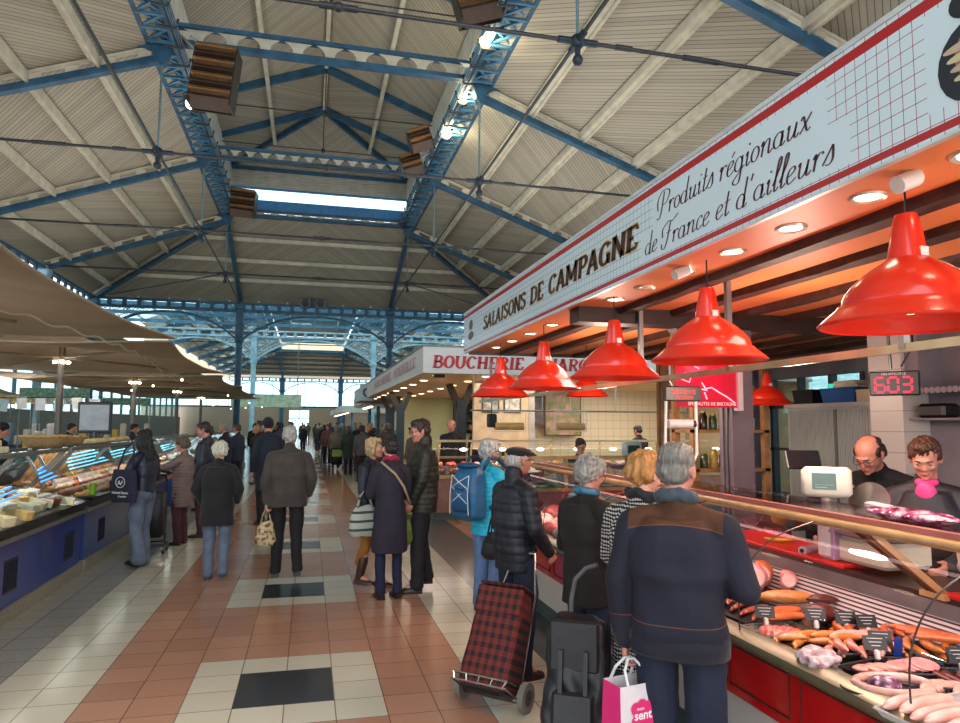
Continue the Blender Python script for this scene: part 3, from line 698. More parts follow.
for y in (1.66, 2.08, 2.5, 2.92, 3.37, 3.83, 4.26, 4.9, 5.5, 6.1, 6.7, 7.3):
    m = MB(); m.lathe([(.045, -.004), (.062, -.010), (.066, 0)], (1.97, y, 2.53), 20); s = m.build('spotlight', RIM, can, 40)
    on = not (3.6 < y < 4.0)
    m = MB(); m.lathe([(.001, -.004), (.044, -.005), (.045, 0)], (1.97, y, 2.53), 16); m.build('bulb', SPOT if on else mat((240, 220, 190), .3), s, True, off=Vector((0, 0, 0)))
# lettering
DBRN = mat((58, 32, 20), .5, var=0); GOLD = mat((196, 160, 96), .5, var=0); SCRC = mat((78, 36, 44), .5, var=0)
Mf = facing('-x', (1.7385, 0, 0)); Mg = facing('-x', (1.7393, 0, 0))
slab_text('lettering', 'SALAISONS DE CAMPAGNE', -6.98, -3.46, .135, 2.668, Mg, GOLD, can, w=.27, thin=.16, shear=.22, grow=.012)
slab_text('lettering', 'SALAISONS DE CAMPAGNE', -6.98, -3.46, .135, 2.668, Mf, DBRN, can, w=.27, thin=.12, shear=.22)
script_text('lettering', 'Produits r\u00e9gionaux', -3.24, -2.08, .118, 2.765, .0085, Mf, SCRC, can)
script_text('lettering', "de France et d'ailleurs", -3.38, -1.98, .118, 2.6, .0085, Mf, SCRC, can)
# painted roundel with a dish at the near end, and a crest at the far end
m = MB()
def disc(m, y, z, ry, rz_, x, n=20, k=0): m.k = k; m.add([(x, y + ry * math.cos(2 * PI * i / n), z + rz_ * math.sin(2 * PI * i / n)) for i in range(n)], [tuple(range(n))])
disc(m, 1.44, 2.87, .075, .05, 1.7385, k=0); disc(m, 1.44, 2.7, .12, .12, 1.7387, k=0); disc(m, 1.42, 2.72, .085, .085, 1.7383, k=1)
for q in range(4): disc(m, 1.44 + .01 * q, 2.66 + .03 * q, .07, .013, 1.7379, k=2 if q % 2 else 3)
m.build('painted_dish', [mat((30, 36, 44), .4), mat((150, 110, 80), .5), mat((190, 165, 140), .5), mat((205, 190, 150), .5)], can)
m = MB(); disc(m, 7.55, 2.8, .1, .06, 1.7385, 10); disc(m, 7.55, 2.68, .13, .05, 1.7385, 10); m.build('painted_crest', mat((90, 92, 84), .5), can)

# pendants
LRED = mat((228, 46, 26), .28, 0, .05, 4, coat=.5)
def pendant(x, y, z, s, lab, lit=False):
    t = thing('pendant_lamp', lab, 'lamp', (x, y, z + .38 * s), 'red enamel pendant lamps over the delicatessen counter')
    prof = [(.305, 0), (.308, .006), (.295, .018), (.262, .046), (.240, .066), (.238, .071), (.224, .074), (.221, .096), (.211, .118), (.19, .145), (.157, .178), (.12, .206), (.088, .226), (.068, .240), (.066, .252), (.060, .285), (.050, .345), (.041, .392), (.036, .404), (.012, .407)]
    _old = [(.30, 0), (.305, .008), (.285, .018), (.235, .055), (.20, .075), (.196, .085), (.19, .11), (.165, .145), (.13, .175), (.095, .20), (.078, .232), (.070, .245), (.070, .262), (.064, .275), (.05, .37), (.044, .41), (.03, .42), (.012, .422)]
    m = MB(); m.lathe([(r * s, h * s) for r, h in prof], (x, y, z), 40); q = [(r * s * .985 - .002, h * s - .003) for r, h in prof[:13]]; m.lathe(q, (x, y, z), 40)
    o = m.build('shade', LRED, t, 32)
    m = MB(); m.tube([(x, y, z + .40 * s), (x, y, 2.51 if z > 1.9 else 2.5)], .004, 5); m.build('cord', BLACK, t)
    m = MB(); m.ell((x, y, z + .10 * s), (.045, .045, .06)); m.build('bulb', lamp_mat((255, 225, 170), 6), t, True)
    m = MB(); m.box((x - .01, y - .069 * s, z + .24 * s), (x + .02, y - .062 * s, z + .272 * s)); m.build('maker_label', WHITE, t)
for x, y, z, s, l in ((1.95, 1.9, 2.03, .93, 'largest red enamel bell pendant, nearest the viewer at the right edge'), (1.9, 3.04, 2.005, .9, 'red enamel bell pendant second from the viewer, hanging above the white spot lamp'), (1.88, 4.08, 1.985, .92, 'red enamel bell pendant third from the viewer, beside the dark cross beam'), (1.86, 5.4, 1.98, .96, 'red enamel bell pendant fourth from the viewer in the row'), (1.85, 6.7, 1.965, .96, 'red enamel bell pendant furthest from the viewer in the front row')):
    pendant(x, y, z, s, l)
pendant(2.75, 6.65, 1.98, .72, 'small red enamel pendant hanging behind the front row near the butcher sign')
pendant(3.95, 5.4, 1.88, .68, 'small red pendant half hidden behind the purple post')
for (x, y, z), l in (((1.9, 1.84, 2.5), 'white cylindrical spot lamp on a clip above the nearest red pendant'), ((1.9, 3.28, 2.5), 'lit round spot lamp on the soffit behind the second red pendant')):
    t = thing('spot_lamp', l, 'lamp', (x, y, z)); m = MB(); M = Matrix.Translation((x, y, z)) @ Matrix.Rotation(D2R(65), 4, 'Y')
    m.lathe([(.001, -.045), (.03, -.045), (.032, .04), (.02, .045), (.001, .045)], (0, 0, 0), 20, M); m.build('housing', WHITE, t, 40)
    m = MB(); m.lathe([(.001, .047), (.026, .047)], (0, 0, 0), 16, M); m.build('lens', lamp_mat((255, 240, 215), 10 if 'lit' in l else .6), t); m = MB(); m.tube([(x, y, z + .03), (x + .01, y - .03, z + .05), (x, y, 2.51)], .005, 5); m.ell((x + .01, y - .03, 2.56), (.02, .02, .02)); m.build('bracket', BLACK, t)
light('deli lamps', 'AREA', (2.5, 2.4, 2.3), 26, (1, .78, .62), .8, (0, 0, 0)); light('deli lamps', 'AREA', (2.5, 5.2, 2.3), 22, (1, .78, .62), .8, (0, 0, 0))
light('soffit glow', 'POINT', (2.5, 1.3, 1.9), 34, (1, .78, .62), .1); light('soffit glow', 'POINT', (2.7, 3.4, 2.0), 38, (1, .68, .55), .1); light('soffit glow', 'POINT', (2.6, 5.8, 2.0), 34, (1, .76, .6), .1)

# hanging rail
t = thing('hanging_rail', 'long flat steel rail slung below the canopy in front of the stall staff', 'rail', (2.3, 4, 2.0))
m = MB(); m.box((2.29, .2, 1.985), (2.31, 9.4, 2.02)); m.build('bar', mat((176, 172, 140), .35, .6), t)
for y in (2.28, 3.47, 4.55, 6.6, 8.8): m = MB(); m.box((2.285, y - .015, 2.0), (2.315, y + .015, 2.51 if y < 8 else 2.5)); m.build('hanger', STEEL, t)
# posts
PURP = mat((106, 96, 104), .6, 0, .1, 5)
def post(x, y, w, h, lab, M, brace=None):
    t = thing('stall_post', lab, 'post', (x, y, 0)); m = MB(); m.box((x - w / 2, y - w / 2, 0), (x + w / 2, y + w / 2, h)); m.box((x - w / 2 - .012, y - w / 2, 0), (x - w / 2, y - w / 4, h)); m.box((x - w / 2 - .012, y + w / 4, 0), (x - w / 2, y + w / 2, h)); m.build('upright', M, t)
    if brace:
        m = MB(); m.beam((x, y, h - .65), (x + brace[0], y + brace[1], h), w * .8, .1); m.build('brace', M, t)
    m = MB(); m.tube([(x - w / 2 - .02, y - .05, h), (x - w / 2 - .015, y - .04, 1.9), (x - w / 2 - .02, y - .03, 1.5), (x - w / 2 - .01, y - .04, .6)], .006, 5); m.build('cable', BLACK, t)
post(3.2, 4.75, .17, 2.51, 'purple-grey timber post with diagonal brace behind the deli counter', PURP, (-.55, 0))
post(5.3, 1.4, .14, 2.51, 'purple-grey post at the back right of the deli stall', PURP)
post(4.1, 7.55, .1, 2.51, 'slim wooden post carrying the far end of the deli canopy', WOOD, (.4, 0))
post(5.4, 7.6, .14, 2.51, 'purple-grey post at the far back corner of the deli stall', PURP)

# back of the stall
WP = mat((128, 120, 126), .7, 0, .12, 3)
m = MB(); m.box((5.5, -.5, 0), (5.6, 5.95, 2.6)); m.box((5.5, 5.95, 0), (5.6, 7.9, .9)); m.box((5.5, 5.95, 2.25), (5.6, 7.9, 2.6)); struct('wall_1', m, WP)
m = MB(); m.box((4.15, 4.0, 1.95), (4.85, 4.2, 2.57)); m.box((4.35, .5, 0), (4.45, 4.2, 2.57)); struct('wall_2', m, WP)
m = MB(); m.box((4.12, 4.12, 0), (4.36, 4.42, 2.57)); 
t = NT('tiles'); X, Y, Z = t.xyz(); f = t.math('FRACT', t.math('DIVIDE', Z, .15)); t.col(t.mix(t.math('LESS_THAN', f, .04), hexc(198, 190, 182), hexc(150, 140, 134))); t.p(rough=.3)
struct('trim_5', m, t.m)
# shelf and curtain on the wall at right
t = thing('wall_shelf', 'shallow grey wall shelf with scalloped edge at the right edge of the picture', 'shelf', (4.3, 3.9, 2.0))
m = MB(); m.box((4.15, 3.2, 1.94), (4.35, 4.1, 1.955)); m.box((4.15, 3.2, 1.735), (4.35, 4.1, 1.75)); m.build('board', WP, t); m = MB()
for k in range(20): m.cyl((4.14, 3.22 + k * .045, 1.94), (4.15, 3.22 + k * .045, 1.94), .022, n=12)
m.build('scallop_trim', mat((176, 170, 172), .6), t)
m = MB(); m.rbox((4.25, 3.95, 1.80), (.16, .22, .1), .02); tag(m.build('black_tray', BLACK), 'glossy black tray standing on the grey wall shelf', 'tray')
m = MB(); m.box((4.3, 3.0, 1.08), (4.36, 4.15, 1.12)); tag(m.build('wall_ledge', BLACK), 'dark ledge on the purple wall behind the shop woman', 'ledge')
# roller door cabinet
t = thing('roller_cabinet', 'tall light grey cabinet with two ribbed roller doors', 'cabinet', (4.75, 5.2, 0))
CG = mat((184, 190, 186), .5, 0, .05, 3)
m = MB(); m.box((4.6, 4.66, 0), (5.05, 5.98, 1.88)); m.box((4.57, 4.64, 1.86), (5.07, 6.0, 1.9)); m.build('case', CG, t)
for y0 in (4.7, 5.34):
    m = MB()
    for k in range(20): yy = y0 + .015 + k * .03; m.box((4.588, yy, .1), (4.6, yy + .022, 1.84))
    m.build('roller_door', mat((168, 176, 172), .5, 0, .05, 3), t)
m = MB(); m.box((4.58, 5.31, .1), (4.6, 5.34, 1.84)); m.build('door_edge', mat((120, 126, 124), .4, .5), t)
def crate(name, lab, cat, c, d, M, open_=True):
    t = thing(name, lab, cat, (c[0], c[1], c[2])); m = MB(); x, y, z = c; a, b, h = d
    m.rbox((x, y, z + .01), (a * .9, b * .9, .02), .005)
    for s in (-1, 1):
        m.quad((x + s * a * .45, y - b * .45, z), (x + s * a * .45, y + b * .45, z), (x + s * a * .5, y + b * .5, z + h), (x + s * a * .5, y - b * .5, z + h)); m.quad((x - a * .45, y + s * b * .45, z), (x + a * .45, y + s * b * .45, z), (x + a * .5, y + s * b * .5, z + h), (x - a * .5, y + s * b * .5, z + h))
    m.build('tub', M, t); m = MB(); m.tube([(x - a / 2, y - b / 2, z + h), (x + a / 2, y - b / 2, z + h), (x + a / 2, y + b / 2, z + h), (x - a / 2, y + b / 2, z + h)], .008, 6, True); m.build('rim', M, t)
crate('plastic_crate', 'blue plastic crate on top of the grey roller cabinet', 'crate', (4.78, 5.35, 1.9), (.3, .42, .13), mat((32, 92, 160), .4))
crate('plastic_crate', 'black plastic crate at the left end of the cabinet top', 'crate', (4.75, 5.78, 1.9), (.28, .28, .13), mat((26, 28, 32), .4))
m = MB(); m.rbox((4.78, 4.92, 1.955), (.3, .4, .11), .006); m.rbox((4.78, 4.92, 2.0), (.31, .41, .02), .005); tag(m.build('cardboard_box', mat((206, 190, 160), .7)), 'beige cardboard box at the right end of the cabinet top', 'box')
m = MB(); m.rbox((4.76, 5.3, 2.05), (.2, .3, .05), .02); m.rbox((4.76, 5.3, 2.085), (.19, .26, .03), .01); tag(m.build('label_machine', mat((220, 210, 190), .5)), 'cream moulded box resting in the blue crate', 'box')
# number display 603
t = thing('queue_display', 'black queue number display showing a pink 603', 'display', (3.6, 3.68, 1.97))
Mq = Matrix.Translation((3.62, 3.68, 1.965)) @ Matrix.Rotation(D2R(-52), 4, 'Z') @ Matrix.Scale(.78, 4)
m = MB(); m.rbox((0, .03, 0), (.36, .06, .2), .01); m.xf(Mq); m.build('case', BLACK, t)
PK = mat((50, 0, 10), .5, emit=1.3, ec=(255, 10, 84), var=0)
seg = {'6': 'acdefg', '0': 'abcdef', '3': 'abcdg'}
m = MB()
for i, ch in enumerate('603'):
    x0 = -.135 + i * .095; w, h = .07, .06
    for s in seg[ch]:
        if s in 'adg': zc = {'a': h, 'g': 0, 'd': -h}[s]; m.box((x0 + .008, -.003, zc - .009 - .012), (x0 + w - .008, 0, zc + .009 - .012))
        else: xx = x0 if s in 'ef' else x0 + w; z0 = 0 if s in 'bf' else -h; m.box((xx - .009, -.003, z0 + .008 - .012), (xx + .009, 0, z0 + h - .008 - .012))
m.xf(Mq); m.build('digits', PK, t)
text('caption', 'ON APPELLE LE', .026, mat((190, 190, 190), .5, var=0), t, Mq @ Matrix(((1, 0, 0, 0), (0, 0, -1, -.003), (0, 1, 0, .068), (0, 0, 0, 1))), .0005)
m = MB(); m.tube([(3.66, 3.66, 2.07), (3.7, 3.6, 2.2), (3.9, 3.8, 2.35), (4.1, 4.2, 2.4)], .006, 6); m.build('cable', BLACK, t)
m = MB(); m.tube([(3.62, 3.7, 2.06), (3.62, 3.72, 2.51)], .01, 6); m.build('hanger', DSTEEL, t)
# neon sign panel
t = thing('neon_sign', 'red hanging panel with glowing pink neon outlines and SPECIALITES DE BRETAGNE', 'sign', (2.83, 4.55, 2.1))
m = MB(); m.box((2.56, 4.52, 1.82), (3.07, 4.54, 2.33)); m.build('panel', mat((176, 18, 48), .25, emit=.25, coat=.5, var=.1), t)
m = MB(); m.box((3.05, 4.5, 1.8), (3.09, 4.56, 2.35)); m.box((2.54, 4.5, 2.32), (3.09, 4.56, 2.36)); m.build('frame', mat((190, 180, 180), .4), t)
NE = lamp_mat((255, 130, 150), 2.6)
z0 = 4.512; m = MB()
for pts in ([(2.6, 2.22), (2.63, 2.14), (2.65, 2.2), (2.68, 2.13), (2.74, 2.1)], [(2.62, 2.06), (2.68, 2.05), (2.66, 2.0), (2.6, 2.02), (2.63, 2.07)], [(2.76, 2.0), (2.8, 1.94), (2.76, 1.95), (2.84, 1.965), (2.9, 1.93), (2.96, 1.9), (3.02, 1.86)], [(2.78, 1.93), (2.8, 1.88)], [(2.74, 2.12), (2.8, 2.135), (2.9, 2.14), (3.0, 2.15)], [(2.75, 2.07), (2.86, 2.07), (2.96, 2.09), (3.02, 2.09)], [(2.84, 2.22), (2.86, 2.17), (2.89, 2.21), (2.86, 2.24), (2.83, 2.2)]):
    m.tube([(a, z0, b) for a, b in pts], .005, 6)
m.build('neon_tube', NE, t)
text('lettering', 'SPECIALITES DE BRETAGNE', .034, mat((240, 190, 190), .5, var=0, emit=.5), t, facing('-y', (2.84, 4.51, 1.835)), .001, sx=.95)
m = MB(); m.tube([(2.7, 4.53, 2.33), (2.7, 4.53, 2.455)], .006, 5); m.tube([(2.95, 4.53, 2.33), (2.95, 4.53, 2.455)], .006, 5); m.build('hanger', DSTEEL, t)
light('neon glow', 'POINT', (2.8, 4.4, 2.15), 3, (1, .2, .3), .1)
# led message board and roll holder under it
t = thing('led_board', 'dark scrolling message board with faint red text under the steel rail', 'display', (2.36, 4.2, 1.92))
m = MB(); m.rbox((2.42, 4.2, 1.9), (.27, .04, .1), .008); m.build('case', mat((44, 46, 42), .4), t); text('lettering', 'BIENVENUE', .034, lamp_mat((255, 40, 40), 1.2), t, facing('-y', (2.42, 4.178, 1.9)), .0005); text('lettering', 'charcuterie', .03, lamp_mat((230, 60, 40), .8), t, facing('-y', (2.42, 4.178, 1.868)), .0005)
m = MB(); m.tube([(2.35, 4.2, 1.95), (2.32, 4.2, 1.99)], .006, 5); m.build('hanger', DSTEEL, t)
t = thing('roll_holder', 'white tubular frame holding a roll of plastic bags below the message board', 'rack', (2.4, 4.2, 1.85))
m = MB(); m.tube([(2.3, 4.2, 1.85), (2.29, 4.2, 1.6), (2.29, 4.2, 1.5), (2.34, 4.2, 1.46), (2.5, 4.2, 1.46), (2.52, 4.2, 1.5), (2.52, 4.2, 1.85)], .01, 8); m.build('frame', WHITE, t)
m = MB(); m.cyl((2.31, 4.2, 1.7), (2.5, 4.2, 1.7), .03); m.build('bag_roll', mat((205, 200, 195), .4), t, 40); m = MB(); m.cyl((2.485, 4.19, 1.7), (2.505, 4.19, 1.7), .024); m.build('core', BLACK, t)
# window at the back, street seen beyond
m = MB(); m.box((5.52, 5.95, .9), (5.54, 7.9, 2.25)); w = struct('window_9', m, GLASS); m = MB()
for y in (5.95, 6.4, 6.9, 7.4, 7.85): m.box((5.48, y, .9), (5.56, y + .05, 2.25))
m.box((5.48, 5.95, 1.9), (5.56, 7.9, 1.97)); m.box((5.48, 5.95, 1.4), (5.56, 7.9, 1.43)); m.build('window_frame', mat((50, 56, 66), .5), w)
m = MB(); m.box((5.4, 6.05, 2.02), (5.44, 6.35, 2.14)); t = tag(m.build('exit_sign', lamp_mat((60, 200, 170), 1.5)), 'small lit green sign over the window behind the cabinet', 'sign')
t = thing('notice_board', 'white sheets of paper pinned to the window behind the purple post', 'papers', (5.4, 7, 1.6))
for k, (y, z) in enumerate(((6.8, 1.75), (6.6, 1.45), (6.95, 1.3), (6.35, 1.6), (6.3, 1.2))): m = MB(); m.cbox((5.45, y, z), (.004, .18, .25), (.05 * k, 0, 0)); m.build('sheet', mat((225, 215, 205), .7), t)
# wooden shelving behind
t = thing('wooden_rack', 'open wooden rack of jars and baskets behind the message board', 'rack', (3.9, 6.2, 0))
for x in (3.58, 4.35):
    for y in (6.0, 6.35): m = MB(); m.box((x - .03, y - .03, 0), (x + .03, y + .03, 2.3)); m.build('upright', WOOD, t)
for z in (.5, .95, 1.25, 1.62): m = MB(); m.box((3.55, 5.97, z), (4.38, 6.38, z + .03)); m.build('shelf', WOOD, t)
m = MB(); m.beam((4.35, 6.0, 1.9), (4.0, 6.0, 2.28), .05, .05); m.build('brace', WOOD, t)
rg = random.Random(3)
for z in (.98, 1.28, 1.65):
    for k in range(7):
        x = 3.63 + k * .105; h = rg.uniform(.1, .18); c = rg.choice([(170, 60, 40), (200, 160, 60), (60, 40, 30), (190, 190, 180), (120, 30, 30), (70, 90, 50)]); nm = {(170, 60, 40): 'red', (200, 160, 60): 'amber', (60, 40, 30): 'dark brown', (190, 190, 180): 'white', (120, 30, 30): 'dark red', (70, 90, 50): 'green'}[c]
        t = thing('preserve_jar', '%s preserve jar, %s from the left on the %s shelf of the wooden rack' % (nm, 'first second third fourth fifth sixth seventh'.split()[k], {.98: 'lowest', 1.28: 'middle', 1.65: 'top'}[z]), 'jar', (x, 6.1, z), 'preserve jars on the wooden rack')
        m = MB(); m.lathe([(.001, 0), (.038, 0), (.04, .01), (.04, h * .8), (.03, h * .9), (.03, h)], (x, 6.1, z), 14); m.build('glass_body', mat(c, .2, coat=.5), t, 40)
        m = MB(); m.lathe([(.033, h), (.033, h + .015), (.001, h + .016)], (x, 6.1, z), 14); m.build('lid', mat((190, 160, 70), .3, .6), t, 40)
# ================================================================ deli counter
CY0, CY1 = .7, 7.2
ct = thing('deli_counter', 'long red and white refrigerated delicatessen counter with curved glass front', 'counter', (2.4, 4, 0))
TER = NT('terrazzo'); TER.col(TER.mix(TER.math('GREATER_THAN', TER.noise(120, 2), .55), hexc(88, 104, 100), hexc(52, 66, 66))); TER.p(rough=.4); TER = TER.m
TRY = mat((150, 148, 142), .25, .8, .1, 8); OLV = mat((150, 146, 116), .3, .7, .1, 6); LWOOD = mat((196, 158, 108), .35, 0, .15, 7)
m = MB(); m.box((2.06, CY0, 0), (3.1, CY1, .14)); m.build('plinth', TER, ct)
m = MB(); m.box((2.04, CY0, .14), (3.08, CY1, .43)); m.build('base_panel', mat((214, 206, 200), .35, 0, .05, 2), ct)
m = MB(); m.box((1.98, CY0, .43), (3.06, CY1, .7)); m.build('front_panel', mat((190, 14, 18), .25, 0, .08, 2, coat=.5), ct)
for y0, y1 in ((CY0 + .1, 1.2), (1.3, 2.55), (2.62, 3.05), (3.15, 4.3), (4.4, 5.5), (5.6, 7.1)):
    m = MB(); m.tube([(1.976, y0, .475), (1.976, y1, .475), (1.976, y1, .655), (1.976, y0, .655)], .005, 5, True); m.build('panel_trim', mat((96, 40, 30), .4), ct)
m = MB(); m.extr([(1.90, .70), (1.88, .725), (1.885, .75), (1.92, .765), (2.0, .76), (2.0, .69)], CY0, CY1); m.build('ledge', OLV, ct, 50)
m = MB(); m.extr([(1.96, .70), (2.62, .73), (2.62, .74), (1.96, .72)], CY0, CY1); m.build('display_floor', TRY, ct)
# striped back grille
t = NT('grille'); X, Y, Z = t.xyz(); f = t.math('FRACT', t.math('MULTIPLY', Z, 58)); t.col(t.mix(t.math('LESS_THAN', f, .45), hexc(205, 196, 196), hexc(58, 44, 48))); t.p(rough=.4, metal=.3)
m = MB(); m.extr([(2.62, .74), (2.72, .86), (2.74, .86), (2.66, .73)], CY0, CY1); m.build('back_grille', t.m, ct)
m = MB(); m.extr([(2.715, .855), (2.735, .93), (2.75, .93), (2.75, .85)], CY0, CY1); m.build('back_band', mat((128, 120, 122), .3, .7), ct)
m = MB(); m.box((2.73, CY0, .92), (3.1, CY1, .945)); m.build('worktop', mat((70, 66, 66), .35, .6), ct)
m = MB(); m.box((1.99, CY1 - .02, .43), (3.06, CY1, .76)); m.build('end_panel', RED, ct)
m = MB(); rs = []
for y in (CY0, CY1): rs.append([Vector((2.36 + .024 * math.cos(a * PI / 4), y, 1.245 + .022 * math.sin(a * PI / 4))) for a in range(8)])
m.rings(rs); m.build('top_beam', LWOOD, ct, 50)
m = MB(); m.box((2.40, CY0, 1.245), (2.45, CY1, 1.27)); m.build('beam_underside', mat((190, 50, 50), .4), ct)
m = MB(); m.box((2.37, CY0, 1.275), (2.78, CY1, 1.283)); m.build('glass_shelf', glass_mat((235, 215, 215), .03, .1, 'pink glass'), ct)  # pink reflections on the shelf are put into the glass tint
m = MB(); m.box((2.36, CY0, 1.268), (2.40, CY1, 1.29)); m.build('shelf_edge', mat((196, 120, 110), .3, .2), ct)
prof = [(1.925, .765), (1.925, .9), (1.95, 1.0), (2.02, 1.1), (2.14, 1.18), (2.34, 1.24)]
gp = crom(prof, 4); m = MB(); vs = []; fs = []
for i, p in enumerate(gp): vs += [(p.x, CY0, p.y), (p.x, CY1, p.y)]
for i in range(len(gp) - 1): fs.append((2 * i, 2 * i + 1, 2 * i + 3, 2 * i + 2))
m.add(vs, fs); m.build('curved_glass', glass_mat((246, 246, 244), .02, .02, 'front glass'), ct, True)
for y in (1.95, 2.88, 3.8, 4.7, 5.6, 6.4): m = MB(); m.tube([(p.x, y, p.y) for p in gp], .0035, 5); m.build('glass_joint', mat((60, 50, 48), .3), ct)
for y in (1.1, 2.62, 4.4, 6.2):
    m = MB(); m.beam((2.40, y + .03, 1.24), (2.745, y - .02, .95), .07, .03, up=(1, 0, 1)); m.box((2.7, y - .09, .935), (2.78, y + .04, .96)); m.build('strut', LWOOD, ct)
    m = MB()
    for k in (-.02, 0, .02): m.beam((2.385, y + .03 + k, 1.225), (2.725, y - .02 + k, .955), .004, .02, up=(1, 0, 1))
    m.build('strut_groove', mat((90, 55, 40), .5), ct)
m = MB(); m.extr([(p.x, p.y) for p in gp] + [(2.36, 1.2), (2.7, .95), (2.62, .74)], CY1 - .02, CY1 - .01); m.build('end_glass', GLASS, ct)
light('case light', 'AREA', (2.3, 2.2, 1.19), 14, (1, .72, .68), .3, (0, D2R(0), 0), shape='RECTANGLE', size_y=2.6)
light('case light', 'AREA', (2.3, 5.2, 1.19), 14, (1, .72, .68), .3, (0, D2R(0), 0), shape='RECTANGLE', size_y=3.0)

# food ----------------------------------------------------------------
def meatm(c, fat=.3): 
    t = NT('meat'); t.col(t.ramp(t.noise(26, 5), [(.35, hexc(*c)), (.62, hexc(*[min(255, int(v * 1.08 + 14)) for v in c])), (.75, hexc(235, 190, 185)) if fat else (.8, hexc(*c))])); t.p(rough=.28, coat=.4); t.bump(t.noise(60, 3), .25, .003); return t.m
MT = {k: meatm(c, f) for k, (c, f) in dict(orange=((200, 98, 46), 0), golden=((196, 120, 52), 0), pink=((214, 138, 126), .3), raw=((200, 86, 74), .3), brown=((150, 66, 40), 0), dark=((84, 26, 22), 0), ham=((226, 140, 140), .3), pale=((222, 168, 156), .3), red=((170, 40, 36), .3)).items()}
_SM = {}
def sausage(x, y, z, L, r, ang, kind, lab, group, bend=.15, tilt=0):
    key = (round(L, 2), round(r, 3), bend)
    if key not in _SM:
        pts = []; n = 9
        for i in range(n): u = (i / (n - 1) - .5) * L; pts.append((u, bend * L * (1 - (2 * u / L) ** 2) * .6, 0))
        rad = [r * math.sin(PI * min(max((i + .35) / (n - .3), .04), .96)) ** .35 for i in range(n)]
        m = MB(); m.tube([(-L / 2 - r * .7, 0 - bend * L * .1, 0)] + pts + [(L / 2 + r * .7, -bend * L * .1, 0)], [r * .14] + rad + [r * .14], 10); _SM[key] = m.mesh('sausage', None, True)
    me = _SM[key].copy(); me.materials.append(MT[kind]); o = bpy.data.objects.new('sausage', me); COL.objects.link(o); o.location = (x, y, z); o.rotation_euler = (0, tilt, ang)
    return tag(o, lab, 'sausage', group)
rg = random.Random(11)
def tray(x, y, L, W, ang, lab, M=None, z=.735, h=.025):
    t = thing('serving_tray', lab, 'tray', (x, y, z)); R = Matrix.Translation((x, y, z)) @ Matrix.Rotation(ang, 4, 'Z'); m = MB()
    m.box((-L / 2, -W / 2, 0), (L / 2, W / 2, .004), R)
    for s in (-1, 1): m.quad(*[R @ Vector(p) for p in ((s * L / 2, -W / 2, 0), (s * L / 2, W / 2, 0), (s * (L / 2 + .015), W / 2 + .015, h), (s * (L / 2 + .015), -W / 2 - .015, h))]); m.quad(*[R @ Vector(p) for p in ((-L / 2, s * W / 2, 0), (L / 2, s * W / 2, 0), (L / 2 + .015, s * (W / 2 + .015), h), (-L / 2 - .015, s * (W / 2 + .015), h))])
    m.build('tray_bed', M or BLACK, t); m = MB(); a, b = L / 2 + .015, W / 2 + .015; m.tube([R @ Vector(p) for p in ((-a, -b, h), (a, -b, h), (a, b, h), (-a, b, h))], .005, 6, True); m.build('rim', M or mat((60, 58, 60), .3, .4), t); return t
def pricetag(x, y, z, lab, ang=-.5, s=.86):
    t = thing('price_tag', lab, 'price tag', (x, y, z)); R = Matrix.Translation((x, y, z)) @ Matrix.Rotation(ang, 4, 'Z') @ Matrix.Rotation(D2R(-22), 4, 'X')
    m = MB(); m.box((-.052 * s, -.002, .03), (.052 * s, .002, .03 + .065 * s), R); m.build('card', mat((24, 26, 30), .35), t)
    m = MB(); m.rbox((0, 0, .012), (.02, .02, .04), .005); m.xf(R); m.build('clip', mat((225, 220, 215), .3), t)
    m = MB()
    for k, w in enumerate((.035, .028, .02)): m.box((-w * s, -.0035, .03 + (.05 - k * .016) * s), (w * s, -.0025, .03 + (.053 - k * .016) * s), R)
    m.build('chalk_writing', mat((215, 215, 210), .6, var=0), t)
def heap(n, cx, cy, sx, sy, L, r, ang, aj, kind, lab, group, layers=2, z=.752, bend=.15):
    """a laid pile of sausages: n pieces side by side, then a second layer in the gaps"""
    k = 0; rows = max(1, n // layers)
    for l in range(layers):
        for i in range(rows if l < layers - 1 else n - rows * (layers - 1)):
            f = (i + .5 + .5 * l) / rows - .5
            x = cx + f * sx + rg.uniform(-.01, .01); y = cy + f * sy + rg.uniform(-.01, .01)
            sausage(x, y, z + r * 1.55 * l + r * .1, L, r, ang + rg.uniform(-aj, aj), kind, lab, group, bend); k += 1
tray(2.13, 2.87, .26, .18, .1, 'shallow steel tray of minced meat beside the first glass joint', TRY)
m = MB(); m.ell((2.13, 2.87, .745), (.11, .07, .022)); m.ell((2.09, 2.88, .752), (.06, .05, .022)); me = remesh(m, .006, 3, lambda c, n: .004 * np.sin(c[:, 0] * 160) * np.sin(c[:, 1] * 150)); tag(mesh_obj('minced_meat', me, MT['raw']), 'flat heap of minced meat in the steel tray', 'meat')
tray(2.2, 3.18, .34, .3, .1, 'black tray of smoked brown sausages at the back left')
heap(7, 2.2, 3.2, .02, .26, .2, .014, .5, .2, 'brown', 'slim brown smoked sausage in the tray left of the round dark ham', 'slim brown smoked sausages', 2, bend=.1)
heap(5, 2.28, 3.02, .06, .16, .2, .015, .2, .3, 'orange', 'orange smoked sausage heaped in front of the golden salami', 'orange smoked sausages near the salami', 1, z=.78)
sausage(2.45, 3.24, .80, .26, .036, -.35, 'golden', 'thick golden salami lying at the back of the display', 'salami', .03)
sausage(2.60, 3.16, .80, .13, .026, -.35, 'dark', 'short black end of a dried sausage beside the golden salami', 'dried sausage', .05)
m = MB(); m.ell((2.40, 2.93, .80), (.075, .06, .05)); m.ell((2.36, 2.96, .80), (.03, .03, .03)); me = remesh(m, .008, 4); tag(mesh_obj('smoked_ham', me, MT['dark']), 'round dark red smoked ham behind the price tags', 'ham')
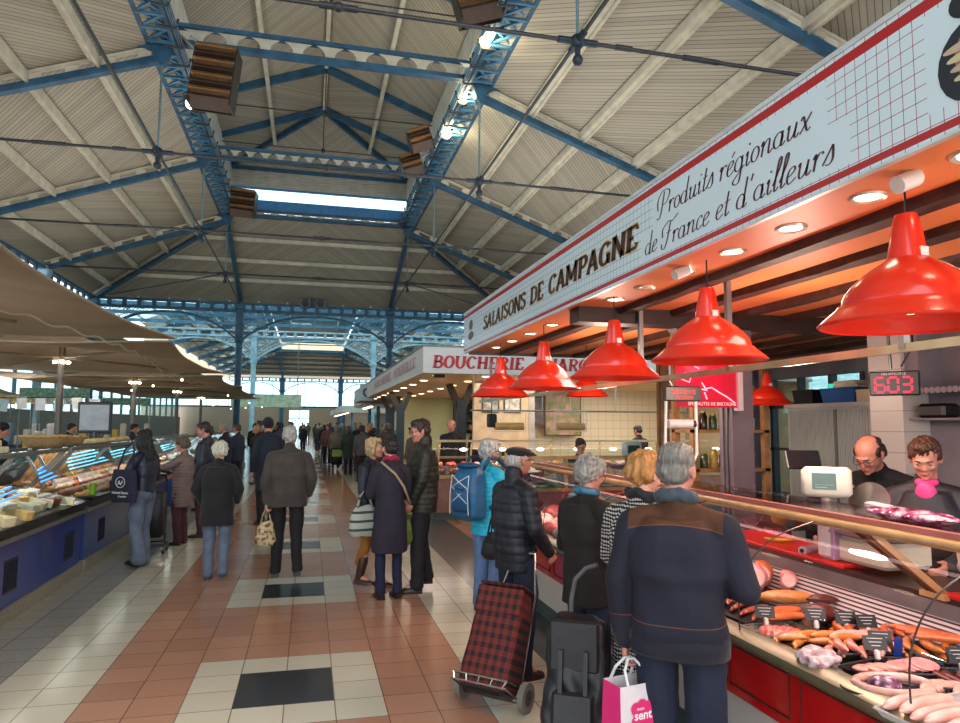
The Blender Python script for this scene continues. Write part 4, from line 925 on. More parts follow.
# ham joint with cut face
for k, (x, y, r) in enumerate(((2.50, 3.58, .075), (2.60, 3.66, .07), (2.44, 3.68, .06), (2.66, 3.5, .055))):
    t = thing('ham_joint', '%s pink cut ham joint at the far left of the visible display' % ('large', 'rear', 'small left', 'right-hand')[k], 'ham', (x, y, .8)); m = MB(); m.ell((x, y, .80 + r * .4), (r, r * .8, r * 1.1)); m.ell((x + .03, y + .03, .8), (r * .8, r * .8, r * .8)); me = remesh(m, .008, 3, lambda c, n: .005 * np.sin(c[:, 0] * 50 + c[:, 2] * 60)); o = mesh_obj('joint', me, MT['ham' if k != 1 else 'orange'], t); o.location = -t.location
    m = MB(); m.lathe([(.001, 0), (r * .6, .004), (r * .7, 0)], (0, 0, 0), 16, Matrix.Translation((x - r * .5, y - r * .72, .8 + r * .5)) @ Matrix.Rotation(D2R(70), 4, 'X') @ Matrix.Rotation(D2R(-30), 4, 'Y')); m.build('cut_face', mat((238, 190, 180), .3), t)
tray(2.16, 2.68, .34, .15, -.12, 'long black tray of golden frankfurters along the front glass', z=.732)
for i in range(11):
    f = i / 10; sausage(2.02 + .28 * f + rg.uniform(-.012, .012), 2.705 - .05 * f + rg.uniform(-.035, .035), .758 + .022 * (i % 2), .12, .0165, rg.uniform(-.5, .9), 'golden', 'golden curved frankfurter in the long tray against the front glass', 'golden frankfurters along the glass', .18)
tray(2.27, 2.6, .32, .2, -.2, 'black tray of pale pink sausages in the middle of the display')
heap(8, 2.24, 2.54, .24, -.06, .14, .018, .9, .25, 'pink', 'pale pink raw sausage in the middle tray', 'pale pink raw sausages', 2)
heap(4, 2.36, 2.66, .14, -.05, .13, .021, .3, .3, 'pale', 'thick pale sausage behind the middle tray', 'thick pale sausages', 1, z=.775)
tray(2.5, 2.76, .32, .26, -.3, 'black tray of orange knack sausages at the back')
heap(12, 2.47, 2.74, .28, -.14, .16, .0165, .95, .3, 'orange', 'orange knack sausage heaped behind the black price tags', 'orange knack sausages', 2)
tray(2.50, 2.46, .34, .24, -.4, 'black tray of long frankfurters at the back right')
heap(8, 2.48, 2.5, .26, -.16, .15, .0175, 1.1, .35, 'golden', 'amber frankfurter in the back right tray', 'amber frankfurters at the back right', 2)
for i in range(4): sausage(2.62 + rg.uniform(-.03, .03) - .03 * i, 2.58 - .07 * i, .80 + .01 * i, .25, .016, -1.0 + .1 * i, 'orange', 'extra long orange sausage leaning at the back by the grille', 'extra long orange sausages', .1)
# bagged meat
def crumple(name, lab, cat, c, d, M, amp=.01, vox=.008, fr=60):
    m = MB(); m.ell(c, (d[0] / 2, d[1] / 2, d[2] / 2)); rr = random.Random(int(c[0] * 1000))
    for k in range(5): m.ell((c[0] + rr.uniform(-.35, .35) * d[0], c[1] + rr.uniform(-.35, .35) * d[1], c[2] + rr.uniform(-.05, .25) * d[2]), (d[0] * .22, d[1] * .22, d[2] * .35))
    me = remesh(m, vox, 3, lambda c_, n: amp * (np.sin(c_[:, 0] * fr + c_[:, 1] * fr * 1.3) * np.sin(c_[:, 2] * fr * 1.7 + c_[:, 1] * fr * .7))); return tag(mesh_obj(name, me, M), lab, cat)
BAGM = NT('film'); BAGM.col(BAGM.ramp(BAGM.noise(30, 4), [(.35, hexc(170, 120, 130)), (.6, hexc(225, 205, 210))])); BAGM.p(rough=.15, coat=.6); BAGM = BAGM.m
crumple('bagged_meat', 'crumpled clear plastic bag of meat lying against the front glass', 'bag', (1.99, 2.45, .775), (.16, .15, .07), BAGM)
tray(2.16, 2.33, .2, .14, .2, 'small black tray of pork slices beside the plastic bag')
for i in range(4): m = MB(); m.ell((2.12 + .03 * i, 2.36 - .02 * i, .755 + .006 * i), (.05, .035, .012), (0, 0, i)); tag(m.build('pork_slice', MT['pink'], None, True), 'pink pork slice overlapping others in the small black tray', 'meat', 'pork slices')
# oval dish with sausage coil
t = thing('oval_dish', 'black oval dish holding a ring of sausage', 'dish', (2.07, 2.17, .735)); m = MB(); M = Matrix.Translation((2.07, 2.17, .735)) @ Matrix.Rotation(-.2, 4, 'Z') @ Matrix.Diagonal((1.25, .85, 1, 1)); m.lathe([(.001, 0), (.12, 0), (.15, .02), (.148, .024), (.12, .006), (.001, .005)], (0, 0, 0), 32, M); m.build('dish_body', mat((40, 38, 42), .2, coat=.5), t, 50)
m = MB(); m.tube([M @ Vector((.105 * math.cos(a * .3), .105 * math.sin(a * .3), .028)) for a in range(20)], .017, 10); tag(m.build('sausage_coil', MT['pale'], None, True), 'pale ring of sausage curled round the oval black dish', 'sausage')
m = MB(); m.ell((2.04, 2.18, .765), (.06, .05, .03)); 
RC = NT('red cabbage'); RC.col(RC.ramp(RC.noise(38, 3), [(.42, hexc(66, 20, 60)), (.55, hexc(150, 90, 140)), (.62, hexc(225, 200, 215))])); RC.p(rough=.35)
tag(m.build('red_cabbage', RC.m, None, True), 'half red cabbage as garnish inside the ring of sausage', 'vegetable')
t = tray(2.30, 2.33, .18, .16, -.3, 'round-cornered tray of sliced cooked ham'); 
for i in range(5): m = MB(); m.ell((2.27 + .018 * i, 2.34 - .01 * i, .755 + .005 * i), (.055, .05, .006), (.2, 0, 0)); tag(m.build('ham_slice', MT['ham'], None, True), 'pink slice of cooked ham fanned on its tray', 'meat', 'slices of cooked ham')
tray(2.40, 2.16, .26, .2, -.4, 'black tray of black puddings at the right edge'); heap(6, 2.42, 2.17, .2, -.1, .13, .018, 1.1, .2, 'dark', 'dark blood sausage in the right edge tray', 'dark blood sausages', 1)
heap(5, 2.30, 2.10, .2, -.1, .14, .02, .2, .2, 'pale', 'white sausage beside the black puddings', 'white sausages', 1)
tray(2.08, 1.88, .4, .3, .1, 'white tray of large raw sausages at the bottom right corner', mat((214, 206, 204), .3))
for i in range(7): sausage(2.0 + .008 * i, 2.02 - .05 * i, .77 + .008 * (i % 2), .24, .025, .12 + rg.uniform(-.08, .08), 'pale', 'large coarse raw sausage in the bottom right corner', 'large coarse raw sausages', .06)
crumple('bagged_meat', 'clear film-wrapped meat at the very bottom right', 'bag', (2.16, 1.72, .79), (.14, .1, .05), BAGM)
for i, (x, y, l) in enumerate(((2.30, 2.84, 'black price tag in front of the dark smoked ham'), (2.40, 2.76, 'black price tag left of the paired tags behind the sausages'), (2.45, 2.69, 'black price tag right of the paired tags behind the sausages'), (2.31, 2.47, 'black price tag standing tallest above the sliced ham'), (2.24, 2.42, 'black price tag with clip in front of the sliced ham'), (2.44, 2.22, 'large black price tag near the right edge'), (2.21, 1.93, 'black price tag above the large raw sausages'), (2.1, 2.93, 'white-clipped price tag in the minced meat'), (2.38, 3.5, 'price tag below the ham joints'))): pricetag(x, y, .765, l, -.45 + .1 * (i % 3))
# parsley / blue garnish
m = MB(); m.cbox((2.34, 2.42, .80), (.03, .004, .08), (.2, 0, -.5)); tag(m.build('blue_card', mat((30, 60, 150), .5)), 'small blue card stuck beside the tallest price tag', 'card')
# further along the counter: big joints, trays
rg2 = random.Random(5)
k = 0
for y in np.arange(3.95, 7.0, .32):
    for x in (2.12, 2.45):
        kind = rg2.choice(['ham', 'raw', 'pink', 'red', 'pale']); m = MB(); m.ell((x, y, .79), (.13, .12, .05)); m.ell((x + .04, y + .05, .82), (.08, .07, .05)); m.ell((x - .05, y - .03, .81), (.07, .08, .045))
        me = remesh(m, .012, 3, lambda c, n: .006 * np.sin(c[:, 0] * 40 + c[:, 1] * 50)); tag(mesh_obj('meat_joint', me, MT[kind]), '%s piece of meat, %s pair beyond the shoppers, %s side of the display' % ({'ham': 'rosy', 'raw': 'raw red', 'pink': 'pink', 'red': 'deep red', 'pale': 'pale'}[kind], 'first second third fourth fifth sixth seventh eighth ninth tenth'.split()[k // 2], 'glass' if x < 2.3 else 'staff'), 'meat'); k += 1

# worktop things ------------------------------------------------------
def board(y0, y1, lab):
    m = MB(); m.rbox((2.9, (y0 + y1) / 2, .957), (.36, y1 - y0, .024), .008); tag(m.build('cutting_board', mat((206, 26, 30), .4, 0, .08, 6), None), lab, 'cutting board')
board(3.15, 4.35, 'long red plastic cutting board left of the white scale'); board(1.35, 2.55, 'red plastic cutting board under the white carrier bag')
m = MB(); m.box((2.76, 1.5, .97), (2.95, 2.15, .972)); tag(m.build('paper_sheet', mat((226, 190, 200), .6)), 'pinkish wrapping paper sheet spread on the right cutting board', 'paper')
t = thing('plastic_bag', 'bulging white plastic bag on the right cutting board', 'bag', (2.85, 2.42, .97)); m = MB(); m.ell((2.88, 2.4, 1.07), (.12, .2, .09)); m.ell((2.85, 2.28, 1.05), (.08, .1, .08)); m.ell((2.88, 2.52, 1.09), (.07, .09, .09)); me = remesh(m, .01, 4, lambda c, n: .007 * np.sin(c[:, 1] * 45 + c[:, 2] * 30) * np.sin(c[:, 2] * 70 + c[:, 0] * 40)); o = mesh_obj('bag_body', me, mat((226, 212, 212), .35, 0, .06, 6, sss=.1), t); o.location = -t.location
# scale
SCW = mat((222, 216, 196), .4, 0, .03, 3); LAV = mat((176, 150, 190), .4)
t = thing('weighing_scale', 'cream weighing scale with raised display turned to the customers', 'scale', (2.85, 3.2, .95))
m = MB(); m.rbox((2.93, 3.1, 1.04), (.3, .34, .13), .02); m.build('scale_body', SCW, t); m = MB(); m.rbox((2.92, 3.1, 1.125), (.34, .38, .02), .008); m.build('weighing_plate', STEEL, t)
m = MB(); m.rbox((2.80, 3.32, 1.09), (.1, .12, .24), .02); m.build('printer_housing', mat((226, 222, 226), .4), t); m = MB(); m.rbox((2.80, 3.25, 1.09), (.102, .03, .23), .004); m.build('side_stripe', LAV, t)
m = MB(); m.cyl((2.84, 3.38, 1.1), (2.81, 3.37, 1.36), .022); m.build('column', SCW, t)
Ms = Matrix.Translation((2.80, 3.34, 1.38)) @ Matrix.Rotation(D2R(-35), 4, 'Z') @ Matrix.Rotation(D2R(-8), 4, 'X')
m = MB(); m.rbox((0, 0, 0), (.25, .11, .165), .02); m.xf(Ms); d = m.build('display_head', SCW, t, 60); m = MB(); m.box((-.075, -.058, -.045), (.045, -.055, .045)); m.xf(Ms); m.build('screen', mat((70, 96, 84), .15, coat=.4), d, off=Vector((0, 0, 0)))
m = MB(); m.box((-.06, -.0595, -.035), (0, -.058, -.03)); m.box((-.06, -.0595, -.02), (.03, -.058, -.018)); m.xf(Ms); m.build('readout', mat((150, 180, 150), .4), d, off=Vector((0, 0, 0)))
text('lettering', 'LUNA', .022, mat((40, 30, 60), .5, var=0), t, facing('-x', (2.748, 3.34, 1.17)), .001)
t = thing('film_roll', 'roll of cling film standing out beside the red cutting board', 'roll', (2.78, 3.5, .98)); m = MB(); m.cyl((2.74, 3.48, .985), (2.92, 3.54, .985), .026); m.build('film', mat((196, 176, 196), .25), t, 40); m = MB(); m.cyl((2.735, 3.478, .985), (2.74, 3.48, .985), .012); m.build('core', BLACK, t)
m = MB(); m.tube([(2.8, 3.9, .985), (2.86, 3.82, .985), (2.95, 3.8, .985)], [.008, .014, .008], 8); tag(m.build('knife_handle', mat((214, 190, 40), .4), None, True), 'yellow-handled knife lying on the long red cutting board', 'knife')
m = MB(); m.box((2.735, 1.2, .86), (2.75, 3.6, .92)); tag(m.build('steel_strip', STEEL), 'steel strip along the staff edge of the worktop', 'strip')
# slicer and open laptop like screen
t = thing('meat_slicer', 'steel meat slicer between the scale and the shop woman', 'slicer', (2.98, 3.3, .95)); m = MB(); m.rbox((3.0, 3.3, 1.02), (.2, .34, .14), .03); m.rbox((3.02, 3.28, 1.2), (.1, .16, .3), .03); m.build('motor_housing', BLACK, t, 40)
m = MB(); m.lathe([(.001, -.01), (.11, -.006), (.11, .006), (.001, .01)], (0, 0, 0), 32, Matrix.Translation((2.97, 3.22, 1.28)) @ Matrix.Rotation(D2R(-70), 4, 'Y') @ Matrix.Rotation(D2R(20), 4, 'X')); m.build('blade', mat((170, 165, 160), .2, .9), t, 40)
# pack of meat on the glass shelf
FILM = NT('purple film'); FILM.col(FILM.ramp(FILM.noise(24, 4), [(.35, hexc(80, 24, 50)), (.5, hexc(150, 60, 110)), (.62, hexc(215, 180, 195))])); FILM.p(rough=.1, coat=.8)
t = thing('meat_pack', 'purple-red vacuum pack of meat lying on the glass shelf', 'pack', (2.57, 2.5, 1.285)); m = MB(); m.ell((2.57, 2.56, 1.305), (.1, .23, .022)); me = remesh(m, .008, 2, lambda c, n: .006 * np.sin(c[:, 1] * 60 + c[:, 0] * 60)); o = mesh_obj('film_pack', me, FILM.m, t); o.location = -t.location
m = MB(); m.rbox((2.56, 2.72, 1.33), (.07, .1, .012), .004, (.1, 0, .3)); m.build('receipt', mat((228, 200, 200), .6), t)
# tablet on arm, kettle shapes near the purple post
t = thing('tablet_screen', 'dark tablet on a bent arm in front of the roller cabinet', 'tablet', (3.9, 4.8, .95)); m = MB(); m.rbox((3.86, 4.85, 1.42), (.26, .02, .17), .008, (D2R(-30), 0, -.4)); m.build('screen', mat((60, 62, 68), .1, coat=.6), t); m = MB(); m.tube([(3.9, 4.9, 1.4), (4.1, 4.9, 1.35), (4.15, 4.9, 1.1), (4.12, 4.9, .92)], .015, 8); m.build('arm', STEEL, t)
t = thing('back_workbench', 'dark steel workbench along the back of the deli stall', 'bench', (4.1, 5.0, 0)); m = MB(); m.box((3.6, 4.75, .88), (4.5, 5.6, .92)); m.build('bench_top', DSTEEL, t)
for x in (3.65, 4.45):
    for y in (4.8, 5.55): m = MB(); m.box((x - .02, y - .02, 0), (x + .02, y + .02, .88)); m.build('leg', DSTEEL, t)
for k, (x, y, c, nm) in enumerate(((3.66, 4.9, (190, 120, 40), 'amber'), (3.82, 4.85, (160, 50, 30), 'red'), (3.98, 4.9, (60, 60, 60), 'black'))): m = MB(); m.lathe([(.001, 0), (.05, 0), (.065, .03), (.07, .09), (.05, .12), (.02, .13), (.001, .13)], (x, y, .92), 16); tag(m.build('bowl', mat(c, .4), None, 40), '%s lidded bowl on the dark workbench behind the purple post' % nm, 'bowl')
# ================================================================ butcher stall (boucherie) beyond the cross passage
BY = 11.6
bs = thing('butcher_canopy', 'white canopy reading BOUCHERIE CHARCUTERIE with a row of small spot lights', 'canopy', (5, 16, 2.5))
SW = mat((206, 206, 202), .5, 0, .06, 2)
m = MB(); m.box((1.85, BY, 2.55), (9.5, BY + .06, 3.0)); m.box((1.85, BY + .06, 2.55), (1.91, 30, 3.0)); m.build('fascia', SW, bs)
m = MB(); m.box((1.83, BY - .02, 3.0), (9.5, 30, 3.03)); m.build('roof_edge', mat((120, 120, 118), .5), bs)
m = MB(); m.box((1.91, BY + .06, 2.55), (9.5, 30, 2.6)); m.build('soffit', mat((214, 196, 168), .5, 0, .08, 1.5), bs)
m = MB(); m.box((3.9, BY - .01, 2.98), (4.7, BY + .05, 3.05)); m.build('red_cap', mat((130, 40, 44), .5), bs)
CRIM = mat((178, 26, 40), .5, var=0)
slab_text('lettering', 'CHARCUTERIE', 3.84, 5.85, .21, 2.64, facing('-y', (0, BY - .008, 0)), CRIM, bs, w=.25, thin=.13, shear=.12)
slab_text('lettering', 'BOUCHERIE', 2.0, 3.62, .21, 2.64, facing('-y', (0, BY - .008, 0)), CRIM, bs, w=.25, thin=.13, shear=.12)
slab_text('lettering', 'BOUCHERIE  VOLAILLE', -20.5, -12.4, .2, 2.7, facing('-x', (1.842, 0, 0)), mat((196, 150, 150), .5, var=0), bs, w=.25, thin=.13, shear=.1)
for k in range(2):
    for j in range(9):
        y = BY + .6 + j * 1.5; x = 2.2 + k * .9; m = MB(); m.lathe([(.001, -.006), (.06, -.006), (.075, -.002), (.08, 0)], (x, y, 2.55), 14); m.build('spotlight', lamp_mat((255, 235, 190), 10), bs, True)
m = MB(); m.box((2.1, BY + .3, 2.5), (2.28, BY + .42, 2.55)); tag(m.build('sensor_box', BLACK), 'small black box under the corner of the butcher canopy', 'sensor')
light('butcher light', 'AREA', (4.2, 13.2, 2.5), 60, (1, .86, .7), 2, (0, 0, 0)); light('butcher light', 'AREA', (3.2, 18, 2.5), 50, (1, .9, .78), 3, (0, 0, 0)); light('butcher light', 'AREA', (5, 20, 2.5), 90, (1, .93, .8), 2.5, (0, 0, 0)); light('butcher light', 'AREA', (7, 14, 2.5), 90, (1, .86, .7), 2, (0, 0, 0))  # light before the yellow-green wall is added to brighten that stall
NAVY = mat((30, 48, 62), .5, 0, .15, 4)
for x, y, l in ((3.15, 14.6, 'dark blue Y-shaped post holding up the butcher canopy, nearest of its row'), (2.42, 19, 'dark Y-shaped post under the butcher canopy, second of its row'), (2.5, 22, 'dark Y-shaped post under the butcher canopy, third of its row')):
    t = thing('canopy_post', l, 'post', (x, y, 0)); m = MB(); m.box((x - .1, y - .1, 0), (x + .1, y + .1, 2.2)); m.build('upright', NAVY, t)
    for s in (-1, 1): m = MB(); m.beam((x, y, 1.95), (x + s * .26, y, 2.55), .14, .12, up=(0, 1, 0)); m.build('brace', mat((58, 52, 48), .6), t)
# further canopies on the right, receding
for k, (y0, y1, c, nm) in enumerate(((30.5, 36, (200, 200, 196), 'first'), (50, 62, (190, 190, 186), 'second'), (64, 76, (190, 180, 170), 'third'))):
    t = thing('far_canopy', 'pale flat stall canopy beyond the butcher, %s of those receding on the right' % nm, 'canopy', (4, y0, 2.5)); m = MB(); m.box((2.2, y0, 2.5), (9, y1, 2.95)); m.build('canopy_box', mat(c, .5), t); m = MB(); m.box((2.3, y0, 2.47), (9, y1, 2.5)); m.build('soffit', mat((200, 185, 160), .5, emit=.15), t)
    for y in (y0 + .5, y1 - .5): m = MB(); m.box((2.9, y, 0), (3.05, y + .15, 2.5)); m.build('post', BLUE2, t)
    m = MB(); m.box((3, y0 + .3, 0), (3.8, y1 - .3, .95)); m.build('counter_front', mat((170, 90, 80), .5), t); m = MB(); m.box((3, y0 + .3, .95), (3.8, y1 - .3, 1.4)); m.build('counter_glass', GLASS, t)
    m = MB(); m.box((6, y0, 0), (6.1, y1, 2.5)); m.build('back_wall', mat((196, 180, 156), .6), t)
    for j in range(4): m = MB(); m.ell((2.7, y0 + 1 + j * (y1 - y0 - 1.5) / 3, 2.45), (.08, .08, .05)); m.build('spotlight', lamp_mat((255, 235, 190), 8), t)
# hanging round C sign
t = thing('blade_sign', 'small pale blue square sign with a dark letter C on the butcher canopy', 'sign', (2.0, 23.5, 2.8)); m = MB(); m.box((1.62, 23.4, 2.45), (2.1, 23.5, 3.0)); m.build('board', mat((170, 195, 205), .5), t); text('lettering', 'C', .45, mat((60, 70, 80), .5, var=0), t, facing('-y', (1.86, 23.39, 2.57)), .002, off=.01)
# walls and posters
m = MB(); m.box((2.9, 16.2, 0), (9.5, 16.3, 2.55)); 
t = NT('cream tiles'); X, Y, Z = t.xyz(); a = t.math('FRACT', t.math('ADD', t.math('MULTIPLY', X, 5), 50)); b = t.math('FRACT', t.math('MULTIPLY', Z, 5)); g = t.math('MAXIMUM', t.math('LESS_THAN', a, .05), t.math('LESS_THAN', b, .05))
t.col(t.mix(g, hexc(222, 210, 180), hexc(180, 168, 142))); t.p(rough=.35)
# the tiled wall stops short so the stall beyond shows on its left
m = MB(); m.box((4.6, 16.2, 0), (9.5, 16.3, 2.55)); m.box((9.4, BY + .1, 0), (9.5, 16.3, 2.55)); struct('wall_3', m, t.m)
m = MB(); m.box((3.0, 23, 0), (9.5, 23.1, 2.55)); struct('wall_4', m, mat((196, 200, 150), .6, 0, .08, 1))
def picture(name, lab, x0, x1, z0, z1, y, cols, seed=1):
    t = thing(name, lab, 'poster', ((x0 + x1) / 2, y, z0)); m = MB(); m.box((x0 - .03, y, z0 - .03), (x1 + .03, y + .02, z1 + .03)); m.build('frame', mat((70, 60, 50), .5), t)
    q = NT('picture'); f = q.noise(3.2 + seed, 5); q.col(q.ramp(f, [(.3, hexc(*cols[0])), (.5, hexc(*cols[1])), (.65, hexc(*cols[2]))])); q.p(rough=.3); m = MB(); m.box((x0, y - .004, z0), (x1, y, z1)); m.build('print', q.m, t)
picture('poster', 'tall dark meadow poster with a brown animal shape, left of the pair', 4.93, 5.46, 1.7, 2.33, 15.9, ((50, 44, 40), (100, 70, 60), (120, 130, 100)), 1)
picture('poster', 'tall green and pink country poster, right of the pair', 5.52, 6.4, 1.45, 2.47, 15.9, ((110, 110, 50), (150, 140, 80), (200, 150, 140)), 2)
picture('poster', 'narrow black and white portrait poster beside the first pendant', 3.35, 3.65, 1.95, 2.5, 13.4, ((60, 60, 58), (150, 150, 145), (220, 218, 210)), 3)
picture('poster', 'narrow pale poster next to the portrait poster', 3.8, 4.1, 1.95, 2.5, 13.4, ((90, 90, 85), (200, 196, 186), (226, 222, 210)), 4)
m = MB(); m.box((3.15, 13.42, 1.2), (4.3, 13.5, 2.55)); struct('wall_5', m, mat((206, 186, 150), .5))
m = MB(); m.box((4.3, 13.4, 0), (4.42, 13.52, 2.55)); struct('trim_6', m, mat((176, 174, 170), .5))
# rear shelves of the stall beyond (yellow-green room)
t = thing('steel_shelving', 'dark steel shelving against the yellow-green wall of the stall beyond', 'shelving', (5.5, 22.7, 0)); m = MB()
for z in (1.5, 1.8, 2.1, 2.35): m.box((4.7, 22.5, z), (6.4, 22.9, z + .03))
for x in (4.7, 5.3, 5.9, 6.4): m.box((x - .02, 22.5, 0), (x + .02, 22.9, 2.5))
m.box((4.72, 22.88, 1.4), (5.9, 22.92, 2.4)); m.build('shelf', mat((60, 62, 56), .5), t)
# counter along the passage, facing the viewer
bc = thing('butcher_counter', 'butcher counter with glass front and wooden top rail facing the passage', 'counter', (4.5, 11.4, 0))
m = MB(); m.box((2.2, 11.2, 0), (8.5, 12.1, .12)); m.build('plinth', TER, bc); m = MB(); m.box((2.2, 11.15, .12), (8.5, 12.1, .72)); m.build('front_panel', mat((150, 110, 96), .4), bc)
m = MB(); m.box((2.15, 11.1, .72), (8.5, 11.25, .77)); m.build('ledge', LWOOD, bc); m = MB(); m.box((2.2, 11.2, .77), (8.5, 12.1, .8)); m.build('display_floor', TRY, bc)
m = MB(); m.quad((2.2, 11.15, .77), (8.5, 11.15, .77), (8.5, 11.45, 1.25), (2.2, 11.45, 1.25)); m.build('glass_front', GLASS, bc)
m = MB(); m.box((2.15, 11.42, 1.06), (8.5, 11.48, 1.1)); m.build('shelf_rail', LWOOD, bc); m = MB(); m.box((2.15, 11.42, 1.36), (8.5, 11.5, 1.4)); m.build('top_rail', mat((196, 186, 140), .4), bc)
for x in (2.25, 2.85, 3.3, 4.4, 5.4, 6.6, 8.4):
    m = MB(); m.beam((x, 11.2, .8), (x + .1, 11.46, 1.38), .03, .03); m.build('strut', LWOOD, bc)
for j in range(8): m = MB(); m.ell((2.8 + j * .75, 11.5, 1.22), (.07, .07, .03)); m.build('lamp', lamp_mat((255, 215, 170), 9), bc)
light('butcher case', 'AREA', (4, 12.8, 1.3), 40, (1, .75, .65), .4, (0, 0, 0), shape='RECTANGLE', size_y=.4); bpy.data.objects['butcher case'].data.size = 4
rg = random.Random(21)
BM = {}
for k in range(46):
    kind = rg.choice(['raw', 'red', 'pink', 'orange', 'pale', 'ham']); v = k % 4
    if v not in BM:
        m = MB(); m.ell((0, 0, .03), (.11, .09, .045)); m.ell((.05, .03, .05), (.06, .06, .04)); m.ell((-.05, -.02 * v, .05), (.07, .05, .03)); BM[v] = remesh(m, .014, 3, lambda c, n: .006 * np.sin(c[:, 0] * 60 + c[:, 1] * 70))
    me = BM[v].copy(); o = mesh_obj('meat_cut', me, MT[kind]); x = 2.35 + (k % 23) * .265; y = 12.6 + (k // 23) * .33; o.location = (x, y, .80 + .1 * (k // 23)); o.rotation_euler = (0, 0, rg.uniform(0, 6))
    tag(o, 'small cut of meat piled in the butcher counter facing the passage', 'meat', 'cuts of meat in the butcher counter')
m = MB(); m.box((2.3, 11.68, .8), (8.3, 11.95, .9)); m.build('rear_step', STEEL, bc)
bc.location.y += 1.2
# things over that counter
t = thing('pipe_rail', 'thin steel pipe rail hung above the butcher counter', 'rail', (5, 11.8, 1.95)); m = MB(); m.tube([(2.7, 11.7, 1.93), (6.9, 11.7, 1.93)], .015, 8)
for x in (2.75, 4.0, 5.4, 6.8): m.tube([(x, 11.7, 1.93), (x, 11.7, 2.55)], .01, 6)
m.build('pipe', STEEL, t)
for k, (x, c) in enumerate(((3.16, (206, 170, 100)), (4.22, (196, 160, 110)))):
    t = thing('paper_roll', 'golden-brown paper roll hanging in a wire frame, %s of the two over the butcher counter' % ('left', 'right')[k], 'roll', (x, 10.9, 1.6)); m = MB(); m.cyl((x - .24, 10.9, 1.66), (x + .24, 10.9, 1.66), .06); m.build('paper', mat(c, .6), t, 40)
    m = MB(); m.tube([(x - .28, 10.9, 1.9), (x - .28, 10.9, 1.58), (x + .28, 10.9, 1.58), (x + .28, 10.9, 1.9)], .01, 6, True); m.tube([(x, 10.9, 1.9), (x, 10.9, 2.55)], .006, 5); m.build('wire_frame', WHITE, t)
t = thing('loudspeaker', 'small black loudspeaker hung at the left of the golden paper rolls', 'loudspeaker', (2.88, 10.9, 1.75)); m = MB(); m.rbox((2.88, 10.95, 1.75), (.14, .16, .22), .02); m.build('housing', BLACK, t); m = MB(); m.cyl((2.88, 10.95, 1.85), (2.88, 10.95, 2.55), .01); m.build('hanger', BLACK, t)
# scale on the near deli counter end
t = thing('weighing_scale', 'white scale with blue-lit screen standing between the two stalls', 'scale', (4.05, 8.3, .95)); m = MB(); m.rbox((4.05, 8.3, 1.38), (.26, .1, .2), .03); m.build('display_head', mat((190, 215, 210), .4), t, 50); m = MB(); m.box((3.97, 8.24, 1.33), (4.13, 8.25, 1.43)); m.build('screen', mat((60, 90, 90), .2), t); m = MB(); m.cyl((4.05, 8.3, .95), (4.05, 8.3, 1.3), .03); m.rbox((4.05, 8.35, 1.0), (.3, .3, .1), .02); m.build('base', WHITE, t)
# L-shaped return of the deli counter across its end
t = thing('end_counter', 'low glass display across the far end of the deli counter, with purple packs inside', 'counter', (3.3, 8.1, 0)); m = MB(); m.box((2.2, 7.9, 0), (4.6, 8.6, .9)); m.build('counter_base', mat((190, 30, 34), .35), t); m = MB(); m.box((2.2, 7.9, .9), (4.6, 8.6, .94)); m.build('counter_top', LWOOD, t)
for x in (2.25, 3.0, 3.8, 4.55): m = MB(); m.box((x - .02, 7.9, .94), (x + .02, 7.94, 1.3)); m.build('upright', LWOOD, t)
m = MB(); m.box((2.2, 7.88, 1.28), (4.6, 7.95, 1.32)); m.build('top_rail', LWOOD, t); m = MB(); m.box((2.2, 7.91, .94), (4.6, 7.92, 1.28)); m.build('glass_front', GLASS, t)
for k in range(12):
    c = [(190, 120, 150), (120, 60, 110), (200, 80, 80), (220, 200, 190)][k % 4]; m = MB(); m.rbox((2.35 + k * .18, 8.15, 1.0 + .04 * (k % 3)), (.15, .2, .1 + .07 * (k % 3)), .02); tag(m.build('wrapped_pack', mat(c, .3, coat=.5)), '%s wrapped pack in the display across the far end of the deli counter' % ['pink', 'purple', 'red', 'white'][k % 4], 'pack', 'wrapped %s packs at the counter end' % ['pink', 'purple', 'red', 'white'][k % 4])
